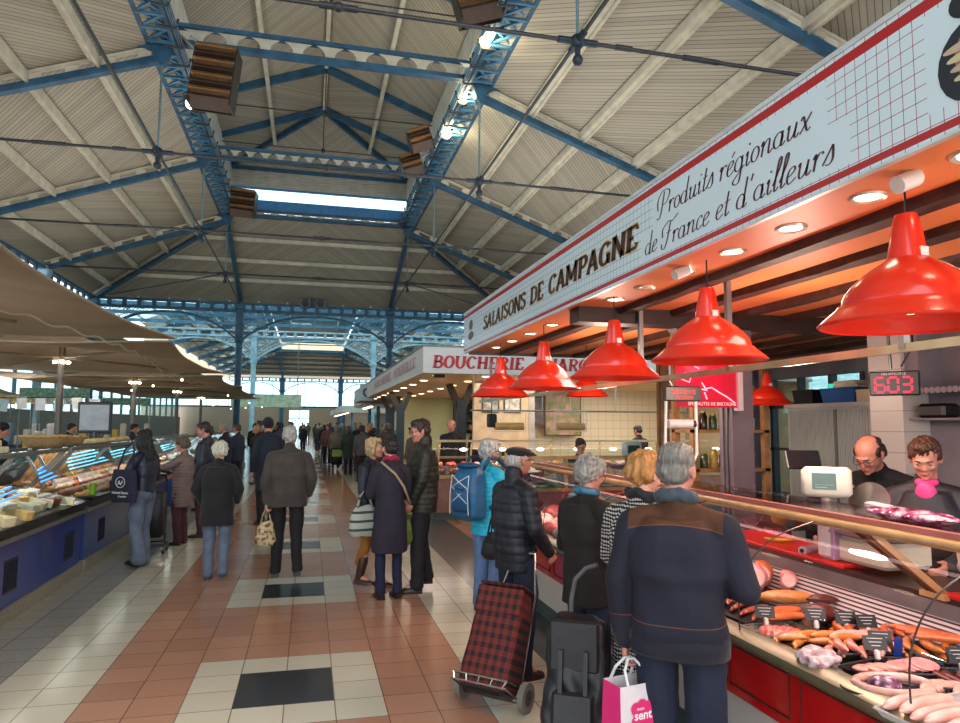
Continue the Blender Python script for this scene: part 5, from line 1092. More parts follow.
# ================================================================ left side: tan canopies
def fabric_mat():
    t = NT('canvas'); X, Y, Z = t.xyz(); t.col(t.ramp(t.noise(1.1, 4), [(.3, hexc(138, 116, 92)), (.7, hexc(166, 143, 116))])); t.p(rough=.85); t.bump(t.noise(.9, 2), .3, .1)
    tl = t.n('BsdfTranslucent'); tl.inputs[0].default_value = (*hexc(190, 165, 135), 1); mx = t.n('MixShader'); mx.inputs[0].default_value = .22
    t.l(t.b.outputs[0], mx.inputs[1]); t.l(tl.outputs[0], mx.inputs[2]); t.l(mx.outputs[0], t.out.inputs[0]); return t.m
FAB = fabric_mat()
def canopy(x0, x1, y0, y1, lab, pole, zc=3.0, rise=.75, M=FAB, cat='canopy'):
    cx, cy = pole; t = thing('fabric_canopy', lab, cat, (cx, cy, 0)); N = 36; vs = []; fs = []
    for i in range(N + 1):
        for j in range(N + 1):
            u, v = i / N * 2 - 1, j / N * 2 - 1
            # edges curve inward between the corners
            sx = 1 - .07 * (1 - v * v); sy = 1 - .07 * (1 - u * u)
            x = (x0 + x1) / 2 + (x1 - x0) / 2 * u * sx; y = (y0 + y1) / 2 + (y1 - y0) / 2 * v * sy
            r = max(abs(u), abs(v)); rr = math.hypot(u, v)
            z = zc + rise * (1 - min(1, rr)) ** 1.6 - .10 * (1 - abs(abs(u) - abs(v))) * r * (1 - r) * 2 + .05 * r ** 6 * min(abs(u), abs(v))
            z += .012 * math.cos(8 * math.atan2(v, u)) * min(1, rr * 1.5)
            vs.append((x, y, z))
    for i in range(N):
        for j in range(N): a = i * (N + 1) + j; fs.append((a, a + 1, a + N + 2, a + N + 1))
    m = MB(); m.add(vs, fs); o = m.build('canvas', M, t, True)
    edge = [vs[j] for j in range(N + 1)] + [vs[i * (N + 1) + N] for i in range(1, N + 1)] + [vs[N * (N + 1) + j] for j in range(N - 1, -1, -1)] + [vs[i * (N + 1)] for i in range(N - 1, 0, -1)]
    m = MB(); m.tube(edge, .018, 6, True); m.build('hem_cord', mat((176, 156, 128), .7), t)
    m = MB(); m.cyl((cx, cy, 0), (cx, cy, zc + rise * .9), .065); m.build('pole', mat((120, 112, 104), .4, .5), t)
    m = MB(); m.lathe([(.001, 0), (.09, .02), (.09, .08), (.06, .1)], (cx, cy, zc - .08), 14); m.build('lamp_collar', mat((200, 180, 140), .4), t)
    m = MB()
    for a in range(4): an = PI / 4 + a * PI / 2; m.beam((cx, cy, zc + .05), (cx + (x1 - x0) * .34 * math.cos(an) * 1.2, cy + (y1 - y0) * .34 * math.sin(an) * 1.2, zc + .02), .05, .04)
    m.build('spreader_arm', mat((128, 110, 90), .6), t)
    for a in range(4):
        an = a * PI / 2 + .4; m = MB(); m.ell((cx + .12 * math.cos(an), cy + .12 * math.sin(an), zc - .05), (.045, .045, .03)); m.build('bulb', lamp_mat((255, 245, 225), 25), t, True)
    return t
nums = 'nearest second third fourth fifth sixth'.split()
for k, (x0, x1, y0, y1, px, py) in enumerate(((-9.4, -2.2, 4.3, 12.45, -6.0, 8.3), (-8.2, -2.25, 12.35, 19.9, -5.0, 16.0), (-8.2, -2.3, 19.9, 25.6, -5.0, 22.3), (-8.2, -2.3, 25.7, 32.3, -4.9, 28.5), (-8.2, -2.4, 32.35, 38.3, -5, 35.3))):
    canopy(x0, x1, y0, y1, 'tan canvas canopy on a central pole, %s of the row over the left stalls' % nums[k], (px, py), (3.03, 2.97, 2.9, 2.9, 2.9, 2.9)[k], .75 if k else 1.0)
canopy(-15.5, -10.6, 17, 24, 'pale cream canvas canopy far behind the tan canopies on the left', (-13, 20.5), 2.7, .8, mat((206, 200, 172), .8, 0, .08, 1))
canopy(-15.5, -10.6, 27, 36, 'pale cream canvas canopy near the outer windows, further back', (-13, 31), 2.7, .8, mat((206, 200, 172), .8, 0, .08, 1))
m = MB(); pts = []
for i in range(120): y = 6 + i * .155; pts.append((-3.1 - .3 * math.sin(y * .4), y, 2.86 - .05 * math.sin(y * 3.3) ** 2))
m.tube(pts, .012, 5); tag(m.build('light_rope', mat((206, 190, 160), .5)), 'thin pale rope of fairy lights slung under the two nearest tan canopies', 'rope light')
for k in range(3): light('canopy lamp', 'POINT', (-5, [8.3, 16, 22.3][k], 2.55), 90, (1, .93, .82), .15)

# ================================================================ left counters
LB = mat((30, 52, 132), .3, 0, .12, 1.5, coat=.4); LB2 = mat((52, 76, 140), .3, 0, .12, 1.5, coat=.4); DK = mat((34, 36, 40), .35, .3, .1, 5)
LTER = NT('kerb'); LTER.col(LTER.mix(LTER.math('GREATER_THAN', LTER.noise(120, 2), .55), hexc(150, 144, 126), hexc(104, 100, 90))); LTER.p(rough=.4); LTER = LTER.m
def lcounter(y0, y1, lab, blue, glass_tilt=True, shelf=True):
    t = thing('display_counter', lab, 'counter', (-2.9, (y0 + y1) / 2, 0)); F = -2.42
    m = MB(); m.box((-3.35, y0, 0), (F, y1, .13)); m.build('plinth', LTER, t)
    m = MB(); m.box((-3.35, y0, .13), (F - .03, y1, .68)); m.build('front_panel', blue, t)
    m = MB(); y = y0 + .55
    while y + .3 < y1:
        m.box((F - .034, y, .24), (F - .026, y + .28, .52))
        for q in range(6): m.box((F - .026, y + .02 + q * .045, .26), (F - .02, y + .035 + q * .045, .5))
        y += 1.5
    m.build('vent_grille', mat((16, 20, 40), .5), t)
    m = MB(); m.extr([(F - .03, .66), (F + .03, .68), (F + .03, .72), (F - .03, .73)], y0, y1); m.build('lower_bumper', STEEL, t)
    m = MB(); m.box((F - .05, y0, .73), (F + .01, y1, .80)); m.build('bumper', DK, t); m = MB()
    y = y0 + .2
    while y + .5 < y1: m.box((F + .01, y, .75), (F + .016, y + .5, .78)); y += .9
    m.build('price_rail', mat((16, 18, 22), .3), t)
    m = MB(); m.extr([(F - .04, .80), (-3.3, .98), (-3.3, .94), (F - .04, .77)], y0, y1); m.build('display_floor', mat((170, 172, 170), .3, .5), t)
    m = MB(); m.box((-3.36, y0, .13), (-3.33, y1, 1.2)); m.build('back_panel', DSTEEL, t)
    m = MB(); m.box((-3.05, y0, 1.37), (-2.64, y1, 1.385)); m.build('top_shelf', glass_mat((200, 210, 210), .03, .25, 'shelf glass'), t)
    m = MB(); m.box((-2.66, y0, 1.36), (-2.62, y1, 1.4)); m.box((-3.07, y0, 1.36), (-3.03, y1, 1.4)); m.build('shelf_frame', STEEL, t)
    for yy in np.arange(y0 + .1, y1, (y1 - y0 - .2) / max(2, round((y1 - y0) / 1.3))):
        m = MB(); m.beam((-2.64, yy, 1.37), (-3.0, yy + .05, .93), .045, .03, up=(0, 1, 0)); m.beam((-3.03, yy, 1.37), (-2.8, yy + .02, .95), .03, .02, up=(0, 1, 0)); m.build('strut', mat((130, 126, 118), .3, .7), t)
    m = MB(); m.quad((F - .04, y0 + .02, .81), (F - .04, y1 - .02, .81), (-2.66, y1 - .02, 1.36), (-2.66, y0 + .02, 1.36)); m.build('front_glass', glass_mat((235, 244, 246), .02, .03, 'case glass'), t)
    return t
lcounter(3.2, 8.78, 'blue-fronted cheese display counter nearest at the left edge', LB)
lcounter(8.9, 13.4, 'blue-fronted counter of baked food beside the young woman with the tote bag', LB2)
lcounter(14.2, 19.5, 'blue-grey display counter further down the left of the aisle', LB2); lcounter(20.5, 29.5, 'long blue-grey display counter far down the left of the aisle', LB2)
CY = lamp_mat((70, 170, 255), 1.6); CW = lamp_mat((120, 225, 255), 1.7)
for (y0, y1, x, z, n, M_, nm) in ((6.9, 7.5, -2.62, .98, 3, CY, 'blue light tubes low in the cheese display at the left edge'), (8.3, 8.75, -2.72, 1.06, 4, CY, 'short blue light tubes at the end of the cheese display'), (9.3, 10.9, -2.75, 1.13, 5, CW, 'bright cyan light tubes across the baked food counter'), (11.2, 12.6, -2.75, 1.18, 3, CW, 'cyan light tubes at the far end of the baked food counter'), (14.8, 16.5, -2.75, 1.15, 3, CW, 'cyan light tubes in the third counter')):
    t = thing('strip_light', nm, 'light', (x, (y0 + y1) / 2, z))  # glowing strips imitate blue skylight reflected in the case glass
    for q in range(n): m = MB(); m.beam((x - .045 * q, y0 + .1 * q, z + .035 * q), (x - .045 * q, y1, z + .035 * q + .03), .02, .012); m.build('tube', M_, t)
rg = random.Random(31)
# cheeses
CHM = [mat(c, .5, 0, .1, 12) for c in ((232, 216, 170), (240, 232, 206), (222, 180, 110), (206, 140, 70), (236, 222, 190), (150, 70, 46))]
cn = ['pale yellow', 'white', 'golden', 'orange', 'cream', 'red-rinded']
def wedge(r, h, a): 
    m = MB(); n = 6; ring = [(0, 0)] + [(r * math.cos(a * (i / n - .5)), r * math.sin(a * (i / n - .5))) for i in range(n + 1)]; m.rings([[(x, y, 0) for x, y in ring], [(x, y, h) for x, y in ring]]); return m
WM = {}
for row in range(5):
    for k in range(18):
        y = 5.35 + k * .185 + rg.uniform(-.02, .02); x = -2.56 - row * .15; z = .80 + (-2.46 - x) * .215 + .012
        if y > 8.7 or (row > 2 and y > 8.3): continue
        ci = (int(y * 1.6) + row * 2 + (k // 3)) % 6; kd = 0 if (k // 4 + row) % 3 else 1
        key = (kd, ci)
        if key not in WM:
            if kd: m = MB(); m.rbox((0, 0, .04), (.12, .14, .08), .008)
            else: m = wedge(.15, .075, .9)
            WM[key] = m.mesh('cheese', CHM[ci])
        o = bpy.data.objects.new('cheese', WM[key]); COL.objects.link(o); o.location = (x, y, z); o.rotation_euler = (0, .21, rg.uniform(-.4, .4) + (PI if not kd and k % 2 else 0))
        tag(o, '%s %s of cheese in the nearest display at the left edge' % (cn[ci], 'block' if kd else 'wedge'), 'cheese', '%s %ss of cheese in the left display' % (cn[ci], 'block' if kd else 'wedge'))
for k in range(6): 
    t = thing('yoghurt_pot', 'small white pot with a blue band at the end of the cheese display', 'pot', (-2.56 - .09 * (k % 2), 8.1 + .09 * (k // 2), .83 + .02 * (k % 2)), 'blue-banded pots'); L = t.location; m = MB(); m.lathe([(.001, 0), (.032, 0), (.038, .09), (.001, .09)], L, 14); m.build('cup', WHITE, t, 40); m = MB(); m.lathe([(.0345, .02), (.0385, .07)], L, 14); m.build('band', mat((60, 110, 190), .4), t)
# baked food
bk = [((196, 130, 66), 'golden'), ((150, 90, 46), 'brown'), ((222, 170, 100), 'pale golden'), ((214, 110, 60), 'orange')]
BK = {}
for row in range(5):
    for k in range(22):
        y = 9.05 + k * .195; x = -2.55 - row * .16
        if y > 13.3: continue
        ci = (k // 4 + row) % 4
        if ci not in BK: m = MB(); m.ell((0, 0, .025), (.07, .085, .035)); m.ell((.02, .03, .04), (.04, .04, .025)); BK[ci] = m.mesh('pastry', mat(bk[ci][0], .5, 0, .25, 20), True)
        o = bpy.data.objects.new('pastry', BK[ci]); COL.objects.link(o); o.location = (x + rg.uniform(-.02, .02), y, .80 + (-2.46 - x) * .215); o.rotation_euler = (0, .2, rg.uniform(0, 6)); tag(o, '%s baked savoury in the second display on the left' % bk[ci][1], 'pastry', '%s baked savouries' % bk[ci][1])
for k in range(9):
    t = thing('baguette', 'crusty baguette standing at the back of the baked food counter', 'bread', (-3.2, 9.2 + k * .22, 1.0), 'baguettes at the back'); m = MB(); y = 9.2 + k * .22; m.cap((-3.22, y, 1.0), (-3.05, y + .12, 1.3), .035, .03, 10); m.build('loaf', mat((190, 136, 76), .7, 0, .3, 14), t, True)
# tray with green cup
t = thing('black_tray', 'small black tray jutting over the counter edge with a green tumbler on it', 'tray', (-2.5, 9.2, .82)); m = MB(); m.rbox((-2.45, 9.2, .83), (.22, .5, .018), .006); m.build('tray_body', BLACK, t)
m = MB(); m.lathe([(.001, 0), (.035, 0), (.042, .13), (.038, .13), (.032, .01), (.001, .01)], (-2.45, 9.15, .84), 18); tag(m.build('tumbler', mat((120, 170, 40), .3), None, 40), 'bright green tumbler on the small black tray', 'cup')
# on the top shelf: cheeses pile, baskets
for l in range(4):
    for a in range(4 - l):
        for b in range(4 - l):
            ci = (a + b + l) % 2 * 4; m = MB(); m.rbox((0, 0, .03), (.075, .075, .058), .008); o = m.build('cheese_cube', CHM[0 if ci else 4]); o.location = (-2.98 + .085 * a + .04 * l, 7.05 + .085 * b + .04 * l, 1.402 + l * .06); o.rotation_euler = (0, 0, rg.uniform(-.3, .3)); tag(o, 'cube of cream cheese-like bread in the pile on top of the near glass shelf', 'cheese', 'pale cubes piled on the near glass shelf')
def basket(x, y, r, h, lab):
    t = thing('wicker_basket', lab, 'basket', (x, y, 1.4)); q = NT('wicker'); X, Y, Z = q.xyz(); w = q.math('SINE', q.math('MULTIPLY', Z, 260)); v = q.math('SINE', q.math('MULTIPLY', q.math('ARCTAN2', q.math('SUBTRACT', Y, y), q.math('SUBTRACT', X, x)), 46))
    ww = q.math('MULTIPLY', w, v); q.col(q.mix(q.math('GREATER_THAN', ww, 0), hexc(206, 172, 112), hexc(150, 112, 66))); q.p(rough=.8); q.bump(ww, .6, .01)
    # material uses object coordinates, so keep this mesh in world space
    m = MB(); m.lathe([(.001, 0), (r * .66, 0), (r * .85, h * .5), (r, h), (r * .96, h), (r * .8, h * .5), (r * .6, .01), (.001, .01)], (x, y, 1.4), 36); o = m.build('weave', q.m, t, 60)
    m = MB(); m.tube([(x + r * math.cos(a * PI / 18), y + r * math.sin(a * PI / 18), 1.4 + h + .006 * math.sin(a * 3)) for a in range(36)], .014, 6, True); m.build('rim', mat((190, 150, 96), .8), t)
basket(-2.85, 8.75, .25, .13, 'large round wicker basket on the glass shelf of the left counter'); basket(-2.85, 9.6, .17, .11, 'smaller wicker basket behind the large one on the left counter')
for k in range(14):
    m = MB(); m.cap((-2.9, 10.2 + k * .13, 1.43), (-2.75, 10.25 + k * .13, 1.44), .035, .035, 8); tag(m.build('bread_roll', mat((222, 190, 130), .7, 0, .15, 12), None, True), 'pale bread roll in the row on the glass shelf behind the baskets', 'bread', 'bread rolls in a row')
# food portions in third / fourth counters
for y0, y1, nm in ((14.4, 19.2, 'third'), (20.8, 29, 'fourth')):
    for k in range(int((y1 - y0) / .32)):
        for r_ in range(2):
            y = y0 + k * .32; c = [(226, 210, 170), (190, 110, 60), (230, 226, 216), (160, 60, 50)][(k + r_) % 4]; m = MB(); m.ell((-2.65 - r_ * .3, y, .88 + .06 * r_), (.13, .13, .05)); tag(m.build('food_heap', mat(c, .5, 0, .3, 20), None, True), '%s food portion in the %s counter on the left' % (['cream', 'brown', 'white', 'dark red'][(k + r_) % 4], nm), 'food', '%s portions, %s counter' % (['cream', 'brown', 'white', 'dark red'][(k + r_) % 4], nm))

# ================================================================ behind the left counters
t = thing('blue_post', 'blue post with a white sign box at the far left edge of the picture', 'post', (-4.45, 10.1, 0)); m = MB(); m.box((-4.55, 10.0, 0), (-4.35, 10.2, 2.2)); m.build('upright', mat((60, 104, 136), .5), t); m = MB(); m.rbox((-4.45, 9.95, 2.35), (.75, .12, .3), .02); m.build('sign_box', mat((214, 222, 224), .4, emit=.1), t)
t = thing('back_counter', 'dark back counter of the cheese stall behind the glass shelf', 'counter', (-6.2, 9.5, 0)); m = MB(); m.box((-6.6, 6, 0), (-5.9, 13.5, 1.25)); m.build('cabinet', mat((50, 56, 62), .5), t); m = MB(); m.box((-6.65, 5.95, 1.25), (-5.85, 13.55, 1.3)); m.build('worktop', mat((120, 124, 124), .3, .4), t)
t = thing('work_table', 'grey steel work table between the cheese display and its back counter', 'table', (-4.2, 8.4, 0)); m = MB(); m.box((-4.6, 7.2, 1.12), (-3.7, 9.6, 1.16)); m.build('table_top', STEEL, t)
for x in (-4.55, -3.75):
    for y in (7.25, 9.55): m = MB(); m.box((x - .02, y - .02, 0), (x + .02, y + .02, 1.12)); m.build('leg', STEEL, t)
for k in range(9):
    c = [(214, 214, 210), (70, 130, 190), (40, 44, 50), (190, 170, 140)][k % 4]; nm = ['white', 'blue', 'black', 'beige'][k % 4]; y = 6.3 + k * .75; h = .14 + .07 * (k % 3); m = MB(); m.rbox((-6.2, y, 1.3 + h / 2), (.3, .32, h), .03); m.rbox((-6.2, y, 1.3 + h), (.24, .26, .03), .01); tag(m.build('storage_box', mat(c, .5)), '%s box, %s along the dark back counter' % (nm, 'first second third fourth fifth sixth seventh eighth ninth'.split()[k]), 'box')
t = thing('display_screen', 'large grey menu screen on a stand behind the baked food counter', 'screen', (-4.1, 15.2, 0)); m = MB(); m.rbox((-4.1, 15.2, 1.78), (.62, .08, .62), .02); m.build('bezel', mat((60, 62, 66), .4), t); m = MB(); m.box((-4.36, 15.15, 1.53), (-3.84, 15.165, 2.03)); m.build('panel', mat((176, 186, 194), .2, emit=.12), t); m = MB(); m.cyl((-4.1, 15.2, 0), (-4.1, 15.2, 1.5), .04); m.build('stand', DSTEEL, t)
# hanging cards and aprons on a line
t = thing('clothes_line', 'thin line with hanging cards stretched behind the stall poles', 'line', (-6, 17, 2.2)); m = MB(); m.tube([(-8.5, 17, 2.25), (-6.3, 17, 2.2), (-4.4, 17, 2.25)], .01, 5); m.build('cord', BLACK, t)
for k in range(11): m = MB(); m.cbox((-8.2 + k * .36, 17, 2.1 - .03 * (k % 3)), (.2, .01, .26), (0, .1 * (k % 3 - 1), 0)); m.build('card', mat([(225, 228, 226), (205, 214, 220), (176, 206, 214)][k % 3], .6), t)
rg = random.Random(77)
SN = 'first second third fourth fifth sixth seventh eighth ninth tenth eleventh twelfth'.split()
for k in range(16):
    x = -14.6 + (k % 4) * 1.75 if k < 8 else (-6.3 - 2.2 * (k % 4)); y = 16.5 + (k // 4) * 9 if k < 8 else (19.8, 27)[k // 12]; c = [(80, 120, 110), (150, 60, 60), (200, 200, 190), (60, 70, 90)][k % 4]; cnm = ['green', 'red', 'white', 'navy'][k % 4]
    t = thing('background_stall', '%s-fronted stall in the background at far left, %s row behind the canopies' % (cnm, ('near', 'rear', 'inner', 'innermost rear')[k // 4]), 'stall', (x, y, 0)); m = MB(); m.box((x - .8, y, 0), (x + .8, y + .8, .95)); m.build('counter_front', mat(c, .6), t); m = MB(); m.box((x - .8, y - .02, 2.3), (x + .8, y, 2.55)); m.build('sign_board', mat([(120, 170, 150), (220, 220, 214), (170, 60, 60), (206, 190, 140)][k % 4], .6, var=.4, vs=14), t)
    for s in (-1, 1): m = MB(); m.box((x + s * .78 - .02, y, .95), (x + s * .78 + .02, y + .04, 2.3)); m.build('upright', DSTEEL, t)
    for q in range(6):
        cc = rg.choice([(225, 220, 205), (206, 120, 130), (120, 160, 190), (230, 200, 90), (240, 240, 240)]); qn = {225: 'cream', 206: 'pink', 120: 'blue', 230: 'yellow', 240: 'white'}[cc[0]]; m = MB(); m.rbox((x - .65 + q * .26, y + .3, 1.1 + .1 * (q % 3)), (.18, .2, .3 + .2 * (q % 3)), .03); tag(m.build('goods_box', mat(cc, .6)), '%s carton on a background stall at far left' % qn, 'box', '%s cartons on the background stalls' % qn)
    m = MB(); m.ell((x, y + .2, 2.2), (.07, .07, .05)); m.build('bulb', lamp_mat((255, 240, 210), 14), t, True)
light('bg', 'POINT', (-12, 18, 2.4), 140, (1, .95, .88), .2); light('bg', 'POINT', (-12, 27, 2.4), 140, (1, .95, .88), .2)
# lamps and signs in the far hall
t = thing('far_sign', 'pale green banner board hanging over the far aisle', 'sign', (-2.2, 56, 3.2)); m = MB(); m.box((-5.8, 56, 2.9), (-.6, 56.1, 3.9)); m.build('board', mat((150, 176, 150), .5, var=.25, vs=3), t)
for x in (-5.5, -.9): m = MB(); m.cyl((x, 56.05, 3.9), (x, 56.05, 8), .03); m.build('hanger', DSTEEL, t)
for k in range(12):
    x = -3.0 - (k % 3) * 1.3; y = 18 + k * 3.3; m = MB(); m.ell((x, y, 2.72), (.03, .03, .035)); tag(m.build('bulb_lamp', lamp_mat((255, 240, 200), 8), None, True), 'small glowing lamp under the receding left canopies', 'lamp', 'small lamps under the left canopies')

# ================================================================ louvred heaters and spotlights on the lantern beams
HM = mat((60, 52, 44), .4, .4, .15, 5); HC = mat((150, 112, 76), .35, .5, .15, 6)
def heater(x, y, z, w, h, n, lab, s, tilt):
    t = thing('louvred_heater', lab, 'heater', (x, y, z)); M = Matrix.Translation((x, y, z)) @ Matrix.Rotation(s * tilt, 4, 'Y') @ Matrix.Rotation(-.12, 4, 'Z')
    m = MB(); m.box((-w / 2, -.05, -h / 2), (-w / 2 + .04, .5, h / 2), M); m.box((w / 2 - .04, -.05, -h / 2), (w / 2, .5, h / 2), M); m.box((-w / 2, .46, -h / 2), (w / 2, .5, h / 2), M); m.build('housing', HM, t)
    for k in range(n):
        z0 = -h / 2 + h * k / n; m = MB(); R = M @ Matrix.Translation((0, 0, z0 + h / n * .5)) @ Matrix.Rotation(D2R(-35), 4, 'X'); m.box((-w / 2 + .03, -.12, -.012), (w / 2 - .03, .26, .012), R); m.box((-w / 2 + .03, -.13, -.05), (w / 2 - .03, -.11, .05), R); m.build('louvre', HC if k % 2 else mat((66, 50, 40), .4, .4), t)
    m = MB(); a = M @ Vector((0, .4, h / 2)); m.tube([a, (x + s * -.6, y + .3, 11.0)], .03, 6); m.tube([M @ Vector((-s * w * -.5, .4, 0)), (x - s * .8, y + .2, 10.95)], .03, 6); m.build('bracket', STEEL, t)
heater(-2.45, 17.0, 9.95, 1.0, 1.45, 8, 'tall louvred heater hung inside the left lantern beam, nearest of the two', 1, .1)
heater(-2.75, 28.0, 10.3, .95, .95, 6, 'smaller louvred heater on the left lantern beam near the hipped end', 1, .1)
heater(3.3, 14.0, 11.1, 1.0, 1.1, 5, 'louvred heater on the right lantern beam at the top of the picture', -1, .3)
heater(3.25, 21.6, 10.9, .75, .6, 4, 'upper of two small louvred heaters on the right lantern beam', -1, .35)
heater(3.1, 22.4, 10.35, .7, .6, 4, 'lower of two small louvred heaters on the right lantern beam', -1, .35)
for x, y, z, nm in ((3.9, 15.6, 10.9, 'nearest the top of the picture'), (4.0, 18.6, 10.9, 'in the middle of the three'), (4.0, 21.0, 10.85, 'lowest of the three')):
    t = thing('flood_light', 'glowing yellow flood light on the right lantern beam, ' + nm, 'lamp', (x, y, z)); M = Matrix.Translation((x, y, z)) @ Matrix.Rotation(D2R(120), 4, 'X')
    m = MB(); m.lathe([(.001, -.2), (.08, -.18), (.16, 0), (.17, .03)], (0, 0, 0), 18, M); m.build('housing', IRON, t, 50); m = MB(); m.ell((x, y - .03, z - .02), (.15, .12, .13)); m.build('lens', lamp_mat((255, 236, 150), 22), t, True)
    light('flood', 'POINT', (x, y - .3, z - .1), 160, (1, .9, .6), .2)
t = thing('flood_light', 'small white flood light on the left lantern beam under the nearest heater', 'lamp', (-3.4, 19.6, 10.3)); m = MB(); m.ell((-3.35, 19.6, 10.35), (.14, .14, .16)); m.build('lens', lamp_mat((235, 245, 255), 12), t, True); m = MB(); m.rbox((-3.4, 19.75, 10.42), (.3, .2, .3), .04); m.build('housing', IRON, t)

for y, l in ((7.0, 3.2), (11.1, 4.2), (16.8, 5), (25, 8)):
    o = light('left case light', 'AREA', (-2.9, y, 1.35), 5 * l, (1, .92, .8), .3, (0, 0, 0), shape='RECTANGLE', size_y=l)  # fill lights added under the shelves to brighten the left counters
light('left stall light', 'POINT', (-7.5, 21, 2.3), 80, (1, .95, .88), .2); light('left stall light', 'POINT', (-6.5, 12, 2.3), 60, (1, .95, .88), .2)
# ================================================================ people
SK = {'pale': (214, 160, 138), 'rosy': (206, 140, 120), 'tan': (188, 132, 106)}
def skinmat(c): 
    t = NT('skin'); a = hexc(*c); t.col(t.ramp(t.noise(18, 3), [(.3, tuple(v * .88 for v in a)), (.7, a)])); t.p(rough=.5, sss=.06); return t.m
SKM = {k: skinmat(v) for k, v in SK.items()}
def hairmat(c):
    t = NT('hair'); a = hexc(*c); X = t.n('Mapping'); X.inputs['Scale'].default_value = (60, 60, 9); t.l(t.tc.outputs['Object'], X.inputs[0])
    f = t.noise(1.0, 4, X.outputs[0]); t.col(t.ramp(f, [(.3, tuple(v * .5 for v in a)), (.7, tuple(min(1, v * 1.2) for v in a))])); t.p(rough=.55); t.bump(f, .8, .01); return t.m
_H = {}
def hm(c):
    if c not in _H: _H[c] = hairmat(c)
    return _H[c]
def clothmat(c, kind='plain', c2=None, rough=.85):
    """plain, wool, puffer(satin), denim, tweed"""
    t = NT('cloth ' + kind); a = hexc(*c); a = tuple(v * .8 for v in a); lo = tuple(v * .7 for v in a); hi = tuple(min(1, v * 1.15) for v in a)
    X, Y, Z = t.xyz()
    if kind == 'denim':
        f = t.noise(9, 4); t.col(t.ramp(f, [(.3, lo), (.55, a), (.75, hi)])); t.bump(t.noise(12, 4), .5, .01)
    elif kind == 'tweed':
        w1 = t.math('SINE', t.math('MULTIPLY', t.math('ADD', Z, t.math('MULTIPLY', t.noise(14, 2), .03)), 330)); w2 = t.math('SINE', t.math('MULTIPLY', t.math('ADD', X, Y), 420))
        t.col(t.mix(t.math('GREATER_THAN', t.math('ADD', w1, t.math('MULTIPLY', w2, .7)), .35), a, hexc(*c2))); t.bump(t.noise(150, 2), .4, .003)
    elif kind == 'yoke':
        z = t.math('ADD', Z, t.math('MULTIPLY', t.math('MULTIPLY', X, X), .9)); y = t.math('GREATER_THAN', z, c2[0])
        near = t.math('LESS_THAN', t.math('ABSOLUTE', X), .185)
        y = t.math('MULTIPLY', y, near)
        seam = t.math('MULTIPLY', t.math('LESS_THAN', t.math('ABSOLUTE', t.math('SUBTRACT', z, c2[0])), .0022), near); pipe = t.math('LESS_THAN', t.math('ABSOLUTE', t.math('SUBTRACT', Z, c2[1])), .0016)
        fl = t.ramp(t.noise(5, 4), [(.3, lo), (.7, hi)]); c_ = t.mix(y, fl, t.ramp(t.noise(7, 4), [(.3, hexc(62, 32, 14)), (.7, hexc(88, 50, 24))])); c_ = t.mix(t.math('MAXIMUM', seam, pipe), c_, hexc(104, 60, 40)); t.col(c_); t.bump(t.noise(220, 2), .25, .002)
    elif kind == 'stripe':
        t.col(t.mix(t.math('GREATER_THAN', t.math('SINE', t.math('MULTIPLY', Z, c2[3])), .6), a, hexc(*c2[:3])))
    else:
        t.col(t.ramp(t.noise(5, 4), [(.3, lo), (.7, hi)])); t.bump(t.noise(180 if kind == 'wool' else 16, 3), .35, .003 if kind == 'wool' else .008)
    t.p(rough={'puffer': .55, 'satin': .45}.get(kind, rough)); 
    if kind == 'wool': t.p(sheen=.1)
    return t.m
SHOE = mat((30, 26, 24), .4, 0, .2, 10); BRSHOE = mat((64, 36, 26), .45, 0, .2, 10)
LIP = mat((176, 90, 84), .4, var=0); EYEW = mat((186, 170, 160), .2, var=0); EYEB = mat((40, 30, 26), .15, var=0)
def hand_shape(m, W, E, s, curl, side, vs=1.0):
    """palm and five fingers at wrist W, forearm coming from E"""
    W = Vector(W); d = (W - Vector(E)).normalized(); 
    up = Vector((side, 0, 0)); n = up - d * up.dot(d)
    if n.length < .1: n = Vector((0, 0, 1)) - d * d.z
    n.normalize(); b = d.cross(n).normalized()      # n: back of the hand faces outwards, b: across the palm
    if b.y < 0: b = -b                               # +b towards the thumb (front)
    L = .085 * s; m.cap(W - d * .02, W + d * .01, .026 * s, .026 * s, 10)
    P = W + d * .05 * s
    for k in (-1.4, -.5, .4, 1.3): m.cap(W + b * .010 * k * s, W + d * L + b * .0185 * k * s, .017 * s, .0125 * s, 8)
    for k, ln in ((-1.5, .052), (-.5, .066), (.5, .072), (1.5, .064)):
        p0 = W + d * L + b * .0185 * k * s; l = ln * s / 3 * 1.15; q = p0; dd = d.copy(); rr = .0093 * s * vs
        for j in range(3):
            a = curl * (.5 + .35 * j); dn = (dd * math.cos(a) - n * math.sin(a)).normalized(); q2 = q + dn * l * (1.25 - .2 * j); m.cap(q, q2, rr, rr * .93, 8); q = q2; rr *= .93
            nn = (n * math.cos(a) + dd * math.sin(a)); dd, n_ = dn, nn
            n = n_ if j < 2 else n_
        n = up - d * up.dot(d); n = n.normalized() if n.length > .1 else Vector((0, 0, 1))
    t0 = W + d * .02 * s + b * .022 * s; t1 = t0 + (d * .7 + b * .75 - n * .25).normalized() * .038 * s; t2 = t1 + (d * .95 + b * .1 - n * .45).normalized() * .03 * s
    m.cap(t0, t1, .0135 * s, .0115 * s, 8); m.cap(t1, t2, .0112 * s, .0095 * s, 8)
class P:
    pass
